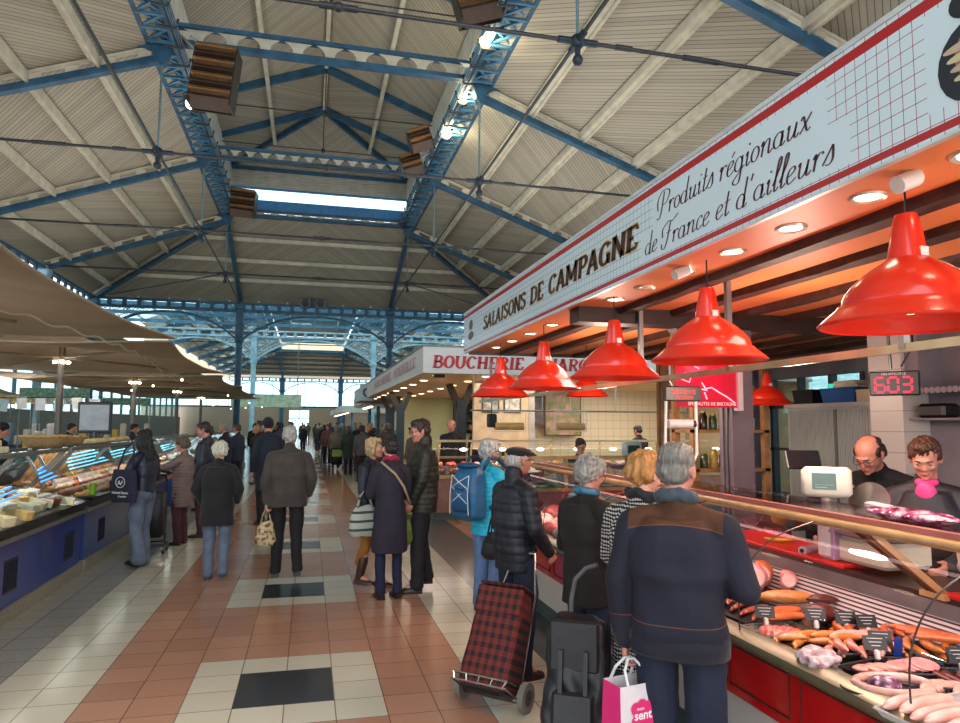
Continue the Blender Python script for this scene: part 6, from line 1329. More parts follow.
def rib(pitch, amp, z0=.2, z1=2, ax=2):
    def f(co, no):
        h = amp * (np.abs(np.sin(co[:, ax] * PI / pitch)) ** .55 - .6)
        w = np.clip((co[:, 2] - z0) * 40, 0, 1) * np.clip((z1 - co[:, 2]) * 40, 0, 1); j = .35 * amp * np.sin(co[:, 0] * 70 + co[:, 2] * 30) * np.sin(co[:, 1] * 60)
        return (h + j) * w
    return f
def folds(amp, fr=14, seed=0):
    def f(co, no):
        x, y, z = co[:, 0], co[:, 1], co[:, 2]
        return amp * (np.sin(z * fr + np.sin(x * fr * 1.4 + seed) * 1.6 + y * 5) * .6 + np.sin(z * fr * 2.3 + x * fr * 1.9 + seed * 2) * .3 + np.sin((x + y) * fr * 1.7 + seed) * .35)
    return f
def person(x, y, h, face, lab, top, bottom, hair=None, skin='pale', pose=None, hat=None, glasses=False, q=1, shoes=SHOE, group=None, female=False, z0=0, cat='person', collar=None, hood=None, vis=True):
    """face = heading in radians (0 looks along +Y, positive turns left)
    top: dict(m, hem, w, kind, amp)   bottom: dict(m, w, kind)   hair: (colour, style)"""
    po = dict(lean=0, turn=0, nod=0, step=.0, stepx=0, la=None, ra=None, bulk=1, side=0, knee=0); po.update(pose or {})
    t = thing('person', lab, cat, (x, y, z0), group, face); s = h / 1.75; bk = po['bulk']; vx = .0075 if q >= 2 else (.011 if q == 1 else .017)
    lean = po['lean']
    def B(p):   # bend the upper body forward about the hip
        p = Vector(p) * s
        if p.z > .95 * s and lean:
            k = Matrix.Rotation(-lean, 3, 'X'); o = Vector((0, 0, .95 * s)); return k @ (p - o) + o
        return p
    fx = .095 if female else .1
    st = po['step']; hipL, hipR = Vector((-fx, 0, .9)) * s, Vector((fx, 0, .9)) * s
    ank = {-1: Vector((-fx - po['stepx'], st, .085)) * s, 1: Vector((fx + po['stepx'], -st, .085)) * s}
    kn = {k: Vector(((hipL if k < 0 else hipR).x * 1.02, (ank[k].y) * .45 + .03 * s + po['knee'] * s, .49 * s)) for k in (-1, 1)}
    if abs(st) > .02: ank[-1 if st < 0 else 1].z += .05 * s
    sw = (.165 if female else .185) * bk ** .4
    sh = {-1: B((-sw, -.01, 1.395)), 1: B((sw, -.01, 1.395))}
    def arm(a, k):
        d = a or ((.235, .0, 1.14), (.235, .07, .90)); return B((k * d[0][0], d[0][1], d[0][2])), B((k * d[1][0], d[1][1], d[1][2]))
    el, wr = {}, {}
    el[-1], wr[-1] = arm(po['la'], -1); el[1], wr[1] = arm(po['ra'], 1)
    # ---- body: one continuous skin
    m = MB(); hc = B((0, .03 + .03 * abs(po['nod']), 1.63))
    R = (Matrix.Rotation(-lean * .6, 3, 'X') @ Matrix.Rotation(po['turn'], 3, 'Z') @ Matrix.Rotation(-po['nod'], 3, 'X'))
    RE = R.to_euler()
    def Hd(p): return hc + R @ (Vector(p) * s)
    def he(p, r): m.ell(Hd(p), tuple(v * s for v in r), RE, 14, 9)
    he((0, -.012, .03), (.076, .094, .083)); he((0, .02, -.02), (.066, .078, .085)); he((0, .045, -.075), (.044, .045, .036)); he((0, .005, -.05), (.058, .062, .06))
    if q >= 1:
        he((0, .094, -.018), (.011, .016, .020)); he((0, .103, -.028), (.0135, .012, .010)); he((0, .09, .002), (.008, .012, .022))
        he((0, .087, .022), (.05, .012, .01)); he((.033, .072, -.022), (.024, .02, .02)); he((-.033, .072, -.022), (.024, .02, .02))
        he((0, .088, -.058), (.022, .012, .007)); he((0, .085, -.067), (.02, .012, .007)); he((0, .084, -.092), (.02, .016, .014))
        for k in (-1, 1): he((k * .078, -.006, -.012), (.010, .018, .030)); he((k * .083, -.012, .002), (.008, .014, .016))
    m.cap(B((0, -.012, 1.46)), Hd((0, -.018, -.05)), .056 * s, .052 * s)
    m.cap(B((0, 0, 1.33)), B((0, -.01, 1.47)), .10 * s, .055 * s); m.cap(B((-sw * .8, 0, 1.38)), B((sw * .8, 0, 1.38)), .05 * s, .05 * s)
    m.cap(B((0, 0, 1.0)), B((0, 0, 1.3)), .11 * s, .125 * s); m.cap(Vector((0, 0, .92)) * s, B((0, 0, 1.05)), .085 * s, .10 * s)
    for k in (-1, 1):
        m.chain([sh[k], el[k], wr[k]], [.045 * s, .036 * s, .025 * s], 10); m.chain([hipL if k < 0 else hipR, kn[k], ank[k]], [.066 * s, .048 * s, .034 * s], 10)
        m.cap(ank[k], ank[k] + Vector((0, .1, -.04)) * s, .034 * s, .026 * s, 10)
        if q >= 1: hand_shape(m, wr[k], el[k], s * (.92 if female else 1.0), po.get('curl', .45), k)
        else: m.cap(wr[k], wr[k] + (wr[k] - el[k]).normalized() * .1 * s, .03 * s, .02 * s, 8)
    bvox = .0062 if q >= 2 else (.0085 if q == 1 else .017)
    me = remesh(m, bvox, 2); body = mesh_obj('body', me, SKM[skin], t)
    if q >= 2:
        for k in (-1, 1):
            m = MB(); m.ell(Hd((k * .031, .0795, .001)), (.0115 * s, .0115 * s, .0085 * s), RE, 12, 8); e = m.build('eye', EYEW, t, True, off=Vector((0, 0, 0))); m = MB(); m.ell(Hd((k * .031, .0875, -.001)), (.0058 * s, .0045 * s, .0062 * s), RE, 10, 6); m.build('iris', EYEB, e, True, off=Vector((0, 0, 0)))
            m = MB(); m.tube([Hd((k * .016, .1, .022)), Hd((k * .032, .1, .027)), Hd((k * .05, .088, .022))], .0035 * s, 6); m.build('eyebrow', hm(hair[0]) if hair else EYEB, t, True, off=Vector((0, 0, 0)))
        m = MB(); m.tube([Hd((-.024, .093, -.062)), Hd((-.008, .1, -.0595)), Hd((0, .1, -.061)), Hd((.008, .1, -.0595)), Hd((.024, .093, -.062))], .0042 * s, 6); m.build('lips', LIP, t, True, off=Vector((0, 0, 0)))
    # ---- trousers
    m = MB(); wd = bottom.get('w', 1.0); hipw = .118 * (1.04 if female else 1) * bk ** .5
    m.cap(Vector((-hipw * .36, -.01, .93)) * s, Vector((hipw * .36, -.01, .93)) * s, hipw * s, hipw * s); m.cap(Vector((0, -.01, .93)) * s, B((0, 0, 1.04)), .11 * bk ** .5 * s, .10 * bk ** .5 * s)
    if bottom.get('kind') == 'skirt':
        m.loft([(0, 0, bottom['hem'] * s, .2 * s, .18 * s), (0, 0, .7 * s, .185 * s, .16 * s), (0, 0, .95 * s, .16 * s, .13 * s)])
    else:
        for k in (-1, 1):
            hp = (hipL if k < 0 else hipR) + Vector((0, 0, -.01)); a = ank[k] + Vector((0, -.01, bottom.get('cut', -.01) * s)); kp = bottom.get('flare', 1)
            m.chain([hp, kn[k] + Vector((0, 0, .14 * s)), kn[k], a], [.092 * s * bk ** .4, .080 * s * wd, .068 * s * wd, .058 * s * wd * kp], 12); m.cap(a, a + Vector((0, .012, .0)), .06 * s * wd * kp, .06 * s * wd * kp, 12)
    me = remesh(m, vx * 1.2, 4, folds(.004 * s, 24, x)); mesh_obj('trousers', me, bottom['m'], t)
    if bottom.get('belt'): pass
    # ---- jacket
    hem = top['hem']; w = top.get('w', 1.0) * bk; m = MB(); zs = [hem, hem + .06, .95, 1.08, 1.2, 1.32, 1.40]; prof = {0: (.175, .135)}
    wf = lambda z: .178 if z < 1.0 else (.168 if z < 1.15 else (.178 if z < 1.3 else .186))
    fl = top.get('flare', 0); K = 12; secs = []
    for i in range(K + 1):
        z = hem + (1.43 - hem) * i / K; a = wf(z) * (.93 if female else 1.0) * w; b = (.128 + (.012 if z > 1.15 else 0) + (.012 * bk if .95 < z < 1.2 and not female else 0)) * w
        a += fl * max(0, 1.1 - z); b += fl * .8 * max(0, 1.1 - z)
        if z > 1.32: a *= 1 - (z - 1.32) * 3.4; b *= 1 - (z - 1.32) * 2.2
        secs.append((z, a, b))
    rs = []
    for z, a, b in secs:
        ring = []
        for n_ in range(24):
            th = 2 * PI * n_ / 24; c_, s_ = math.cos(th), math.sin(th); ring.append(B((a * math.copysign(abs(c_) ** .82, c_), -.005 + b * math.copysign(abs(s_) ** .9, s_), z)) if z > .95 else Vector((a * math.copysign(abs(c_) ** .82, c_), -.005 + b * math.copysign(abs(s_) ** .9, s_), z)) * s)
        rs.append(ring)
    m.rings(rs)
    ar = top.get('arm', 1.0)
    for k in (-1, 1):
        m.cap(B((k * .045, -.012, 1.44)), sh[k] + Vector((0, 0, -.005)), .058 * s, .064 * s * ar); d = (wr[k] - el[k]).normalized()
        m.chain([sh[k] - Vector((0, 0, .01)), el[k], wr[k] - d * .0], [.07 * s * ar, .058 * s * ar, .044 * s * ar], 14)
    m.cap(B((0, -.014, 1.42)), B((0, -.016, 1.495)), .078 * s, (.066 if collar != 'high' else .074) * s)
    if collar == 'high': m.cap(B((0, -.016, 1.47)), B((0, -.022, 1.535)), .076 * s, .072 * s)
    if hood: m.ell(B((0, -.09, 1.475)), (.115 * s, .06 * s, .085 * s), (-.4 - lean, 0, 0)); m.ell(B((-.06, -.03, 1.50)), (.045 * s, .07 * s, .045 * s)); m.ell(B((.06, -.03, 1.50)), (.045 * s, .07 * s, .045 * s))
    kd = top.get('kind', 'plain'); am = top.get('amp', .009) * s
    f = rib(top.get('pitch', .055) * s, am, hem * s + .04, 1.46 * s) if kd == 'puffer' else folds(am * .75, top.get('fr', 13), x * 3 + y)
    me = remesh(m, vx, 4, f); j = mesh_obj('jacket', me, top['m'], t)
    if top.get('shirt'):
        m = MB(); m.ell(B((0, .085, 1.41)), (.06 * s, .045 * s, .09 * s), (-.25, 0, 0)); m.ell(B((0, .03, 1.485)), (.066 * s, .06 * s, .03 * s), (-.2, 0, 0)); me = remesh(m, vx, 2); mesh_obj('shirt', me, top['shirt'], t)
    if top.get('scarf'):
        m = MB(); c_ = B((0, -.008, 1.512)) / s; m.tube([(c_ + Vector((math.cos(a * PI / 8) * .068, math.sin(a * PI / 8) * .07 + .008, .008 * math.sin(a * 2.1) - .02 * math.sin(a * PI / 8)))) * s for a in range(16)], .031 * s, 10, True)
        me = remesh(m, vx, 2, folds(.004, 60)); mesh_obj('scarf', me, top['scarf'], t)
    if top.get('cuff'):
        for k in (-1, 1): d = (wr[k] - el[k]).normalized(); m = MB(); m.cap(wr[k] - d * .03, wr[k] + d * .0, .046 * s * ar, .045 * s * ar, 14); m.build('cuff', top['cuff'], t, True, off=Vector((0, 0, 0)))
    if top.get('hemband'):
        z, a, b = secs[0]; m = MB(); m.loft([(0, -.005 * s, (z - .01) * s, a * s * 1.0, b * s), (0, -.005 * s, (z + .05) * s, a * s * 1.015, b * s * 1.015), (0, -.005 * s, (z + .085) * s, a * s * 1.0, b * s * 1.0)], 28, 2.3); m.build('hem_band', top['hemband'], t, True, off=Vector((0, 0, 0)))
    # ---- hair
    if hair and hat != 'beanie':
        col, style = hair; m = MB()
        def hh(p, r): m.ell(Hd(p), tuple(v * s for v in r), RE, 14, 9)
        if style in ('short', 'bald'):
            if style == 'short': hh((0, -.022, .048), (.0835, .1, .078)) if hat != 'cap' else hh((0, -.04, .0), (.074, .07, .06)); hh((0, -.05, -.005), (.078, .064, .07)); (hh((0, .03, .09), (.06, .052, .028)) if hat != 'cap' else None)
            else: hh((0, -.05, -.008), (.08, .062, .07)); hh((.06, -.03, .0), (.024, .045, .045)); hh((-.06, -.03, .0), (.024, .045, .045)); hh((0, -.046, .045), (.077, .062, .052))
            hh((.068, .005, .02), (.018, .03, .035)); hh((-.068, .005, .02), (.018, .03, .035))
        elif style == 'curly':
            hh((0, -.02, .055), (.098, .105, .085)); hh((0, -.05, .0), (.094, .082, .08)); hh((.06, .0, .045), (.045, .06, .06)); hh((-.06, .0, .045), (.045, .06, .06)); hh((0, .045, .10), (.07, .05, .035))
        elif style == 'bob':
            hh((0, -.02, .05), (.092, .1, .08)); hh((0, -.045, -.01), (.093, .075, .095)); hh((.072, -.005, -.02), (.03, .05, .075)); hh((-.072, -.005, -.02), (.03, .05, .075)); hh((.03, .05, .09), (.06, .045, .03))
        elif style == 'long':
            hh((0, -.02, .05), (.094, .1, .082)); hh((0, -.05, -.06), (.095, .07, .15)); hh((0, -.075, -.2), (.1, .055, .15)); hh((.075, .0, -.05), (.032, .05, .12)); hh((-.075, .0, -.05), (.032, .05, .12)); hh((.06, -.03, -.2), (.05, .05, .12)); hh((-.06, -.03, -.2), (.05, .05, .12))
        amp = {'curly': .0052, 'bob': .004, 'long': .006}.get(style, .003)
        rs_ = np.random.RandomState(int(abs(x * 997 + y * 131)) % 9999); KD = [(rs_.normal(size=3) * f_, rs_.uniform(0, 6)) for f_ in (50, 70, 90, 120, 150, 190)]
        ff = lambda co, no: amp * sum(np.sin(co @ (k_ * (1, 1, .55)) + ph) for k_, ph in KD) * .62
        me = remesh(m, max(.006, bvox), 2, ff); mesh_obj('hair', me, hm(col), t)
    if hat == 'cap':
        m = MB(); m.ell(Hd((0, -.008, .062)), (.1 * s, .118 * s, .04 * s), RE); m.ell(Hd((0, .055, .058)), (.082 * s, .07 * s, .026 * s), RE); m.ell(Hd((0, -.015, .045)), (.086 * s, .1 * s, .035 * s), RE); m.ell(Hd((0, .105, .05)), (.062 * s, .05 * s, .01 * s), RE); me = remesh(m, .007, 3); mesh_obj('flat_cap', me, po['hatm'], t)
    if hat in ('beanie', 'bucket'):
        m = MB(); m.ell(Hd((0, -.018, .06)), (.094 * s, .105 * s, .078 * s), RE); m.cap(Hd((0, -.018, .035)), Hd((0, -.018, .06)), .094 * s, .096 * s); m.ell(Hd((0, -.02, .13)), (.05 * s, .055 * s, .025 * s), RE); me = remesh(m, .007, 3, folds(.002, 40)); mesh_obj('woollen_hat', me, po['hatm'], t)
    if glasses:
        m = MB()
        for k in (-1, 1):
            m.tube([Hd((k * .033 + .022 * math.cos(a * PI / 6), .106 - .004 * abs(math.cos(a * PI / 6)), .0 + .016 * math.sin(a * PI / 6))) for a in range(12)], .0019 * s, 5, True); m.tube([Hd((k * .055, .1, .006)), Hd((k * .078, .03, .008)), Hd((k * .082, -.01, .0))], .002 * s, 5)
        m.tube([Hd((-.011, .107, .003)), Hd((.011, .107, .003))], .002 * s, 5); m.build('glasses', BLACK, t, True, off=Vector((0, 0, 0)))
    # ---- shoes
    for k in (-1, 1):
        a = ank[k]; m = MB(); M = Matrix.Translation(a + Vector((0, 0, -.085 * s))); 
        pts = [(-.062, .035, .062), (-.045, .043, .07), (.02, .042, .062), (.09, .05, .05), (.145, .046, .038), (.178, .03, .026)]
        rs = [[M @ (Vector((w_ * c1, yy, max(.0, (hh_ if s1 > 0 else .0) * s1 + .012 * (1 if s1 > 0 else 0)))) * s) for c1, s1 in [(math.cos(2 * PI * n_ / 14), math.sin(2 * PI * n_ / 14)) for n_ in range(14)]] for yy, w_, hh_ in pts]
        m.rings(rs); m.cap(a + Vector((0, -.01, -.02)) * s, a + (kn[k] - a).normalized() * po.get('boot', .02) * s, .046 * s, (.05 if po.get('boot', 0) < .1 else .062) * s, 12)
        m.build('shoe', shoes, t, 60, off=Vector((0, 0, 0)))

    return t, dict(s=s, wr=wr, el=el, sh=sh, B=B, Hd=Hd, M=Matrix.Translation((x, y, z0)) @ Matrix.Rotation(face, 4, 'Z'))
HD = lambda d: D2R(d)
# --- the nearest shopper: back view, navy fleece with brown yoke
navy = clothmat((24, 26, 44), 'yoke', (1.30, .915)); jean = clothmat((26, 34, 58), 'denim'); 
SCARFM = clothmat((66, 80, 92), 'wool'); DKNAVY = clothmat((23, 25, 40), 'wool')
p, q1 = person(1.475, 2.62, 1.615, HD(-38), 'grey-haired man seen from behind in a navy fleece with brown yoke', dict(m=navy, hem=.86, w=1.1, kind='plain', amp=.010, scarf=SCARFM, arm=1.12, hemband=DKNAVY, cuff=DKNAVY), dict(m=jean, w=1.15), ((122, 118, 110), 'short'), 'rosy', dict(bulk=1.08, nod=.1, turn=HD(-14), la=((.255, -.02, 1.14), (.24, .0, .88)), ra=((.27, -.02, 1.14), (.2, .2, 1.1)), curl=.9), q=2)
# --- blonde woman in tweed
tw = clothmat((22, 22, 24), 'tweed', (196, 192, 186))
p, q2 = person(1.64, 3.26, 1.545, HD(-62), 'blonde woman in a black and white flecked tweed coat at the counter', dict(m=tw, hem=.55, w=1.1, kind='plain', scarf=clothmat((30, 34, 40), 'wool'), arm=1.1), dict(m=jean, w=1.0), ((186, 130, 70), 'curly'), 'pale', dict(nod=.35, turn=HD(-5), ra=((.25, .06, 1.15), (.2, .28, 1.15)), la=((.24, .02, 1.15), (.2, .2, 1.0))), q=2, female=True)
# --- white haired woman
p, q3 = person(1.64, 3.98, 1.49, HD(-68), 'white-haired woman in a blackish coat with a turquoise scarf', dict(m=clothmat((30, 22, 22), 'plain'), hem=.74, w=1.12, kind='plain', amp=.012, scarf=clothmat((70, 130, 160), 'satin'), hood=True, arm=1.15), dict(m=clothmat((28, 38, 72), 'denim'), w=1.1), ((150, 148, 142), 'curly'), 'rosy', dict(nod=.3, la=((.25, .02, 1.12), (.22, .2, 1.05)), ra=((.25, .05, 1.14), (.2, .28, 1.2))), q=2, female=True, glasses=True)
# --- flat cap man
CAPM = clothmat((26, 22, 20), 'wool')
p, q4 = person(1.40, 4.66, 1.55, HD(-72), 'man in a black flat cap and dark navy puffer jacket pulling the tartan trolley', dict(m=clothmat((24, 26, 38), 'puffer'), hem=.8, w=1.05, kind='puffer', pitch=.062, amp=.0055, arm=1.08), dict(m=clothmat((28, 36, 62), 'denim'), w=1.15), ((176, 172, 168), 'short'), 'tan', dict(nod=.1, hatm=CAPM, la=((.25, .0, 1.13), (.25, .12, .91)), ra=((.25, .0, 1.13), (.22, .15, .95)), curl=1.0), hat='cap', glasses=True, q=2, shoes=BRSHOE, collar='high')
# --- cyan puffer woman
p, q5 = person(1.62, 6.30, 1.54, HD(-55), 'white-haired woman in a bright cyan puffer jacket and pale jeans', dict(m=clothmat((34, 196, 232), 'puffer'), hem=.78, w=1.08, kind='puffer', pitch=.045, amp=.006, hood=True, arm=1.1), dict(m=clothmat((98, 128, 172), 'denim'), w=1.2), ((176, 176, 172), 'curly'), 'rosy', dict(nod=.2, turn=HD(-15), ra=((.24, .05, 1.15), (.2, .25, 1.1)), la=((.25, .0, 1.13), (.22, .2, 1.0))), q=2, female=True)
# --- trio in the aisle
p, q6 = person(1.16, 7.20, 1.74, HD(85), 'tall man with glasses in an open dark green puffer jacket, talking to two women', dict(m=clothmat((40, 40, 30), 'puffer'), hem=.8, w=1.12, kind='puffer', pitch=.055, amp=.0055, hood=True, arm=1.08), dict(m=clothmat((28, 26, 34), 'plain'), w=1.08), ((56, 40, 34), 'short'), 'rosy', dict(nod=.25, turn=HD(12), la=((.25, .03, 1.13), (.2, .12, .93)), ra=((.24, -.02, 1.13), (.22, .1, .93)), step=.06), glasses=True, q=2, shoes=SHOE, collar='high')
p, q7 = person(.80, 6.96, 1.55, HD(12), 'woman with short dark hair seen from behind in a long dark plum hooded coat', dict(m=clothmat((44, 38, 54), 'plain'), hem=.5, w=1.02, kind='plain', amp=.010, hood=True, arm=1.05, flare=.06, scarf=clothmat((176, 30, 72), 'wool')), dict(m=clothmat((24, 32, 62), 'denim'), w=.9), ((34, 22, 22), 'short'), 'pale', dict(nod=.1, la=((.22, .05, 1.13), (.12, .2, 1.1)), ra=((.22, .05, 1.13), (.12, .22, 1.12))), q=2, female=True)
p, q8 = person(.66, 7.46, 1.54, HD(-125), 'smiling blonde woman in a navy puffer jacket and mustard trousers with a striped bag', dict(m=clothmat((26, 34, 52), 'puffer'), hem=.82, w=.98, kind='puffer', pitch=.05, amp=.006, arm=1.0), dict(m=clothmat((160, 106, 40), 'plain'), w=.95, cut=.17), ((186, 158, 116), 'bob'), 'rosy', dict(nod=.05, turn=HD(10), la=((.22, .06, 1.15), (.1, .24, 1.3)), ra=((.24, .02, 1.14), (.23, .06, .92)), boot=.2, step=.08, curl=.9), q=2, female=True, shoes=BRSHOE)
# --- walking away
p, q9 = person(-.20, 8.10, 1.66, HD(2), 'grey-haired man in a brown wool jacket walking away down the middle of the aisle', dict(m=clothmat((72, 64, 58), 'wool'), hem=.82, w=1.1, kind='plain', amp=.010, arm=1.08, flare=.05), dict(m=clothmat((26, 24, 26), 'plain'), w=1.05), ((176, 174, 166), 'short'), 'pale', dict(bulk=1.05, la=((.25, -.03, 1.13), (.24, .0, .88)), ra=((.265, -.05, 1.15), (.24, .06, .95)), step=.1, stepx=.02, curl=1.1), q=2)
p, q10 = person(-.94, 8.16, 1.48, HD(-3), 'woman with curly white hair in a black coat and light jeans walking away', dict(m=clothmat((22, 24, 26), 'wool'), hem=.7, w=1.18, kind='plain', amp=.01, arm=1.1, flare=.02), dict(m=clothmat((106, 120, 142), 'denim'), w=1.1), ((214, 210, 188), 'curly'), 'pale', dict(bulk=1.05, step=.05, la=((.27, -.04, 1.15), (.22, .1, .98)), ra=((.27, -.04, 1.15), (.22, .12, .98))), q=2, female=True)
# --- left side shoppers
p, q11 = person(-1.88, 9.05, 1.60, HD(62), 'young woman with long black hair, navy jacket and wide pale jeans at the left counter', dict(m=clothmat((30, 36, 56), 'satin'), hem=.93, w=.98, kind='plain', amp=.008, arm=1.0), dict(m=clothmat((104, 116, 134), 'denim'), w=1.15, flare=1.35), ((22, 16, 16), 'long'), 'tan', dict(nod=.2, la=((.23, .08, 1.16), (.2, .3, 1.08)), ra=((.24, .02, 1.12), (.2, .2, 1.05)), step=-.05), q=2, female=True)
p, q12 = person(-1.70, 10.6, 1.48, HD(70), 'woman in a quilted mauve-beige coat with fur collar reaching to the left counter', dict(m=clothmat((134, 112, 106), 'puffer'), hem=.62, w=1.12, kind='puffer', pitch=.055, amp=.009, hood=True, arm=1.1), dict(m=clothmat((84, 40, 50), 'plain'), w=1.1), ((96, 78, 62), 'curly'), 'rosy', dict(nod=.2, la=((.25, .12, 1.28), (.25, .42, 1.22)), ra=((.25, .05, 1.15), (.2, .25, 1.1))), q=2, female=True)
p, q13 = person(-1.50, 11.25, 1.70, HD(85), 'dark-haired man with glasses in a navy jacket behind the woman in the mauve coat', dict(m=clothmat((32, 38, 58), 'satin'), hem=.82, w=1.1, kind='plain', arm=1.1, hood=True), dict(m=clothmat((88, 44, 54), 'plain'), w=1.1), ((44, 36, 32), 'short'), 'rosy', dict(nod=.3), glasses=True, q=1)
BEAN = clothmat((38, 32, 34), 'wool')
p, q14 = person(-.66, 12.4, 1.76, HD(35), 'tall man in a dark beanie and long navy coat beyond the walking man', dict(m=clothmat((36, 44, 58), 'plain'), hem=.55, w=1.1, kind='plain', arm=1.1), dict(m=clothmat((36, 30, 34), 'plain'), w=1.05), ((60, 40, 30), 'short'), 'rosy', dict(nod=.1, hatm=BEAN, ra=((.24, .0, 1.13), (.22, .12, .93))), hat='beanie', q=1, shoes=BRSHOE)
# --- vendors at the deli
p, qv = person(3.36, 3.22, 1.63, HD(128), 'shop woman with short brown hair, dark jacket and pink scarf, looking down', dict(m=clothmat((36, 38, 50), 'puffer'), hem=.82, w=1.15, kind='plain', amp=.008, arm=1.1, shirt=mat((226, 70, 140), .5)), dict(m=clothmat((40, 44, 60), 'denim'), w=1.1), ((74, 46, 32), 'short'), 'rosy', dict(nod=.45, turn=HD(0), la=((.24, .1, 1.12), (.12, .34, 1.05)), ra=((.24, .1, 1.12), (.14, .34, 1.05))), q=2, female=True)
p, qw = person(3.72, 3.86, 1.72, HD(118), 'balding man with glasses in a black sweater leaning over the slicer behind the shop woman', dict(m=clothmat((20, 20, 24), 'plain'), hem=.85, w=1.0, kind='plain', arm=1.0), dict(m=clothmat((40, 44, 60), 'denim'), w=1.05), ((52, 36, 28), 'bald'), 'rosy', dict(lean=.45, nod=.35, turn=HD(-10), la=((.30, .12, 1.22), (.22, .34, 1.0)), ra=((.42, .0, 1.32), (.42, .12, 1.05))), glasses=True, q=2)
# --- butcher staff
for (x, y, h, f, l, c, hc, hs, sk) in ((2.84, 14.0, 1.78, 150, 'bald butcher in dark clothes standing behind the butcher counter', (40, 36, 40), (120, 80, 66), 'bald', 'rosy'), (3.46, 14.5, 1.78, 60, 'butcher in a dark cap and black jacket with red apron straps behind the butcher counter', (40, 34, 38), (30, 26, 28), 'short', 'rosy'), (3.66, 9.1, 1.5, 170, 'woman with glasses and dark grey hair facing the viewer between the two stalls', (70, 110, 106), (70, 56, 50), 'short', 'pale'), (7.0, 14.0, 1.68, 20, 'person with dark hair and red apron bending away behind the butcher counter', (34, 30, 34), (24, 20, 20), 'short', 'tan')):
    person(x, y, h, HD(f), l, dict(m=clothmat(c, 'plain'), hem=.8, w=1.1), dict(m=clothmat((130, 34, 40), 'plain')), (hc, hs), sk, dict(nod=.3), q=1, glasses='glasses' in l)
# --- the far crowd
rg = random.Random(5)
crowd = [(-1.95, 27.5, 1.68, 10, 'walker in a black coat and pale shoes in the far left of the aisle', (30, 30, 34)), (1.0, 26.6, 1.62, 0, 'shopper in a beige-grey coat pulling a green-panelled trolley far down the aisle', (130, 120, 106)),
 (2.2, 24.6, 1.55, -20, 'grey-haired woman in a long charcoal coat near the butcher canopy', (54, 52, 58)), (1.85, 22.5, 1.66, 160, 'man in a dark jacket facing the viewer in the distant crowd', (40, 42, 48)), (2.1, 19.0, 1.70, 10, 'man in a dark olive coat seen from behind beyond the trio', (54, 50, 42)), (2.55, 17.5, 1.60, 120, 'older man in a brown tweed cap at the butcher side', (92, 84, 72)),
 (-1.8, 16.4, 1.70, 90, 'man in a navy anorak at the third left counter', (34, 40, 62)), (-1.7, 18.2, 1.66, 60, 'person with a blue rucksack at the third left counter', (44, 52, 80)), (-1.4, 20.5, 1.62, 100, 'brown-haired person in black by the left counters', (28, 26, 30)), (-1.9, 14.6, 1.62, 80, 'person in a dark brown coat beside the third left counter', (60, 46, 40))]
crowd += [(1.55, 21.0, 1.64, 20, 'woman with light hair in a grey quilted coat beyond the trio', (84, 84, 88)), (2.2, 20.6, 1.7, -160, 'man in a flat brown jacket near the butcher posts', (84, 66, 52)), (1.3, 23.6, 1.6, 10, 'shopper in a dark green coat in the distant crowd', (46, 60, 50)),
 (1.75, 25.2, 1.72, 0, 'tall shopper in a black anorak in the distant crowd', (26, 26, 32)), (.75, 29, 1.66, 180, 'shopper in a dusty rose jacket coming towards the viewer', (120, 84, 84)), (-.9, 24, 1.7, 0, 'shopper in a slate blue coat left of the aisle centre', (60, 72, 92)), (-1.5, 24.5, 1.62, 40, 'shopper in a brown hooded jacket near the left counters', (84, 62, 46)), (2.4, 22.9, 1.66, 90, 'shopper in a cream jacket at the butcher side', (170, 160, 140))]
for k in range(26):
    y = 24 + k * 1.9; x = rg.choice([-1, 1]) * rg.uniform(.2, 2.3) + .3
    c = rg.choice([(34, 34, 40), (44, 48, 66), (96, 80, 66), (60, 62, 60), (120, 112, 104), (30, 28, 30), (90, 40, 44)]); nm = {34: 'black', 44: 'navy', 96: 'brown', 60: 'dark grey', 120: 'light grey', 30: 'charcoal', 90: 'burgundy'}[c[0]]
    crowd.append((x, y, rg.uniform(1.55, 1.78), rg.choice([0, 180, 20, 160, -20, 90]), '%s-coated shopper in the far crowd, %s than the street roof' % (nm, 'nearer' if y < 44 else 'further'), c))
PROT = {}
hcs = [(40, 30, 26), (150, 146, 140), (90, 66, 48), (190, 160, 110), (60, 58, 58)]
for i, (x, y, h, f, l, c) in enumerate(crowd):
    key = (c, i % 2)
    if i < 18 or key not in PROT:
        far = i >= 18
        p, _ = person(x, y, h, HD(f), l, dict(m=clothmat(c, 'plain'), hem=rg.choice([.6, .8]), w=1.12), dict(m=clothmat(rg.choice([(30, 32, 44), (40, 36, 36), (80, 96, 124)]), 'denim')), (hcs[i % 5], rg.choice(['short', 'bob', 'curly'])), 'rosy', dict(step=.08 * (i % 2)), q=0 if y > 21 else 1, group='shoppers in the far crowd' if far else None)
        if far: PROT[key] = p
    else:
        n = dup(PROT[key], (x, y, 0), HD(f), l); n.scale = (h / 1.66,) * 3 if False else (1, 1, 1)
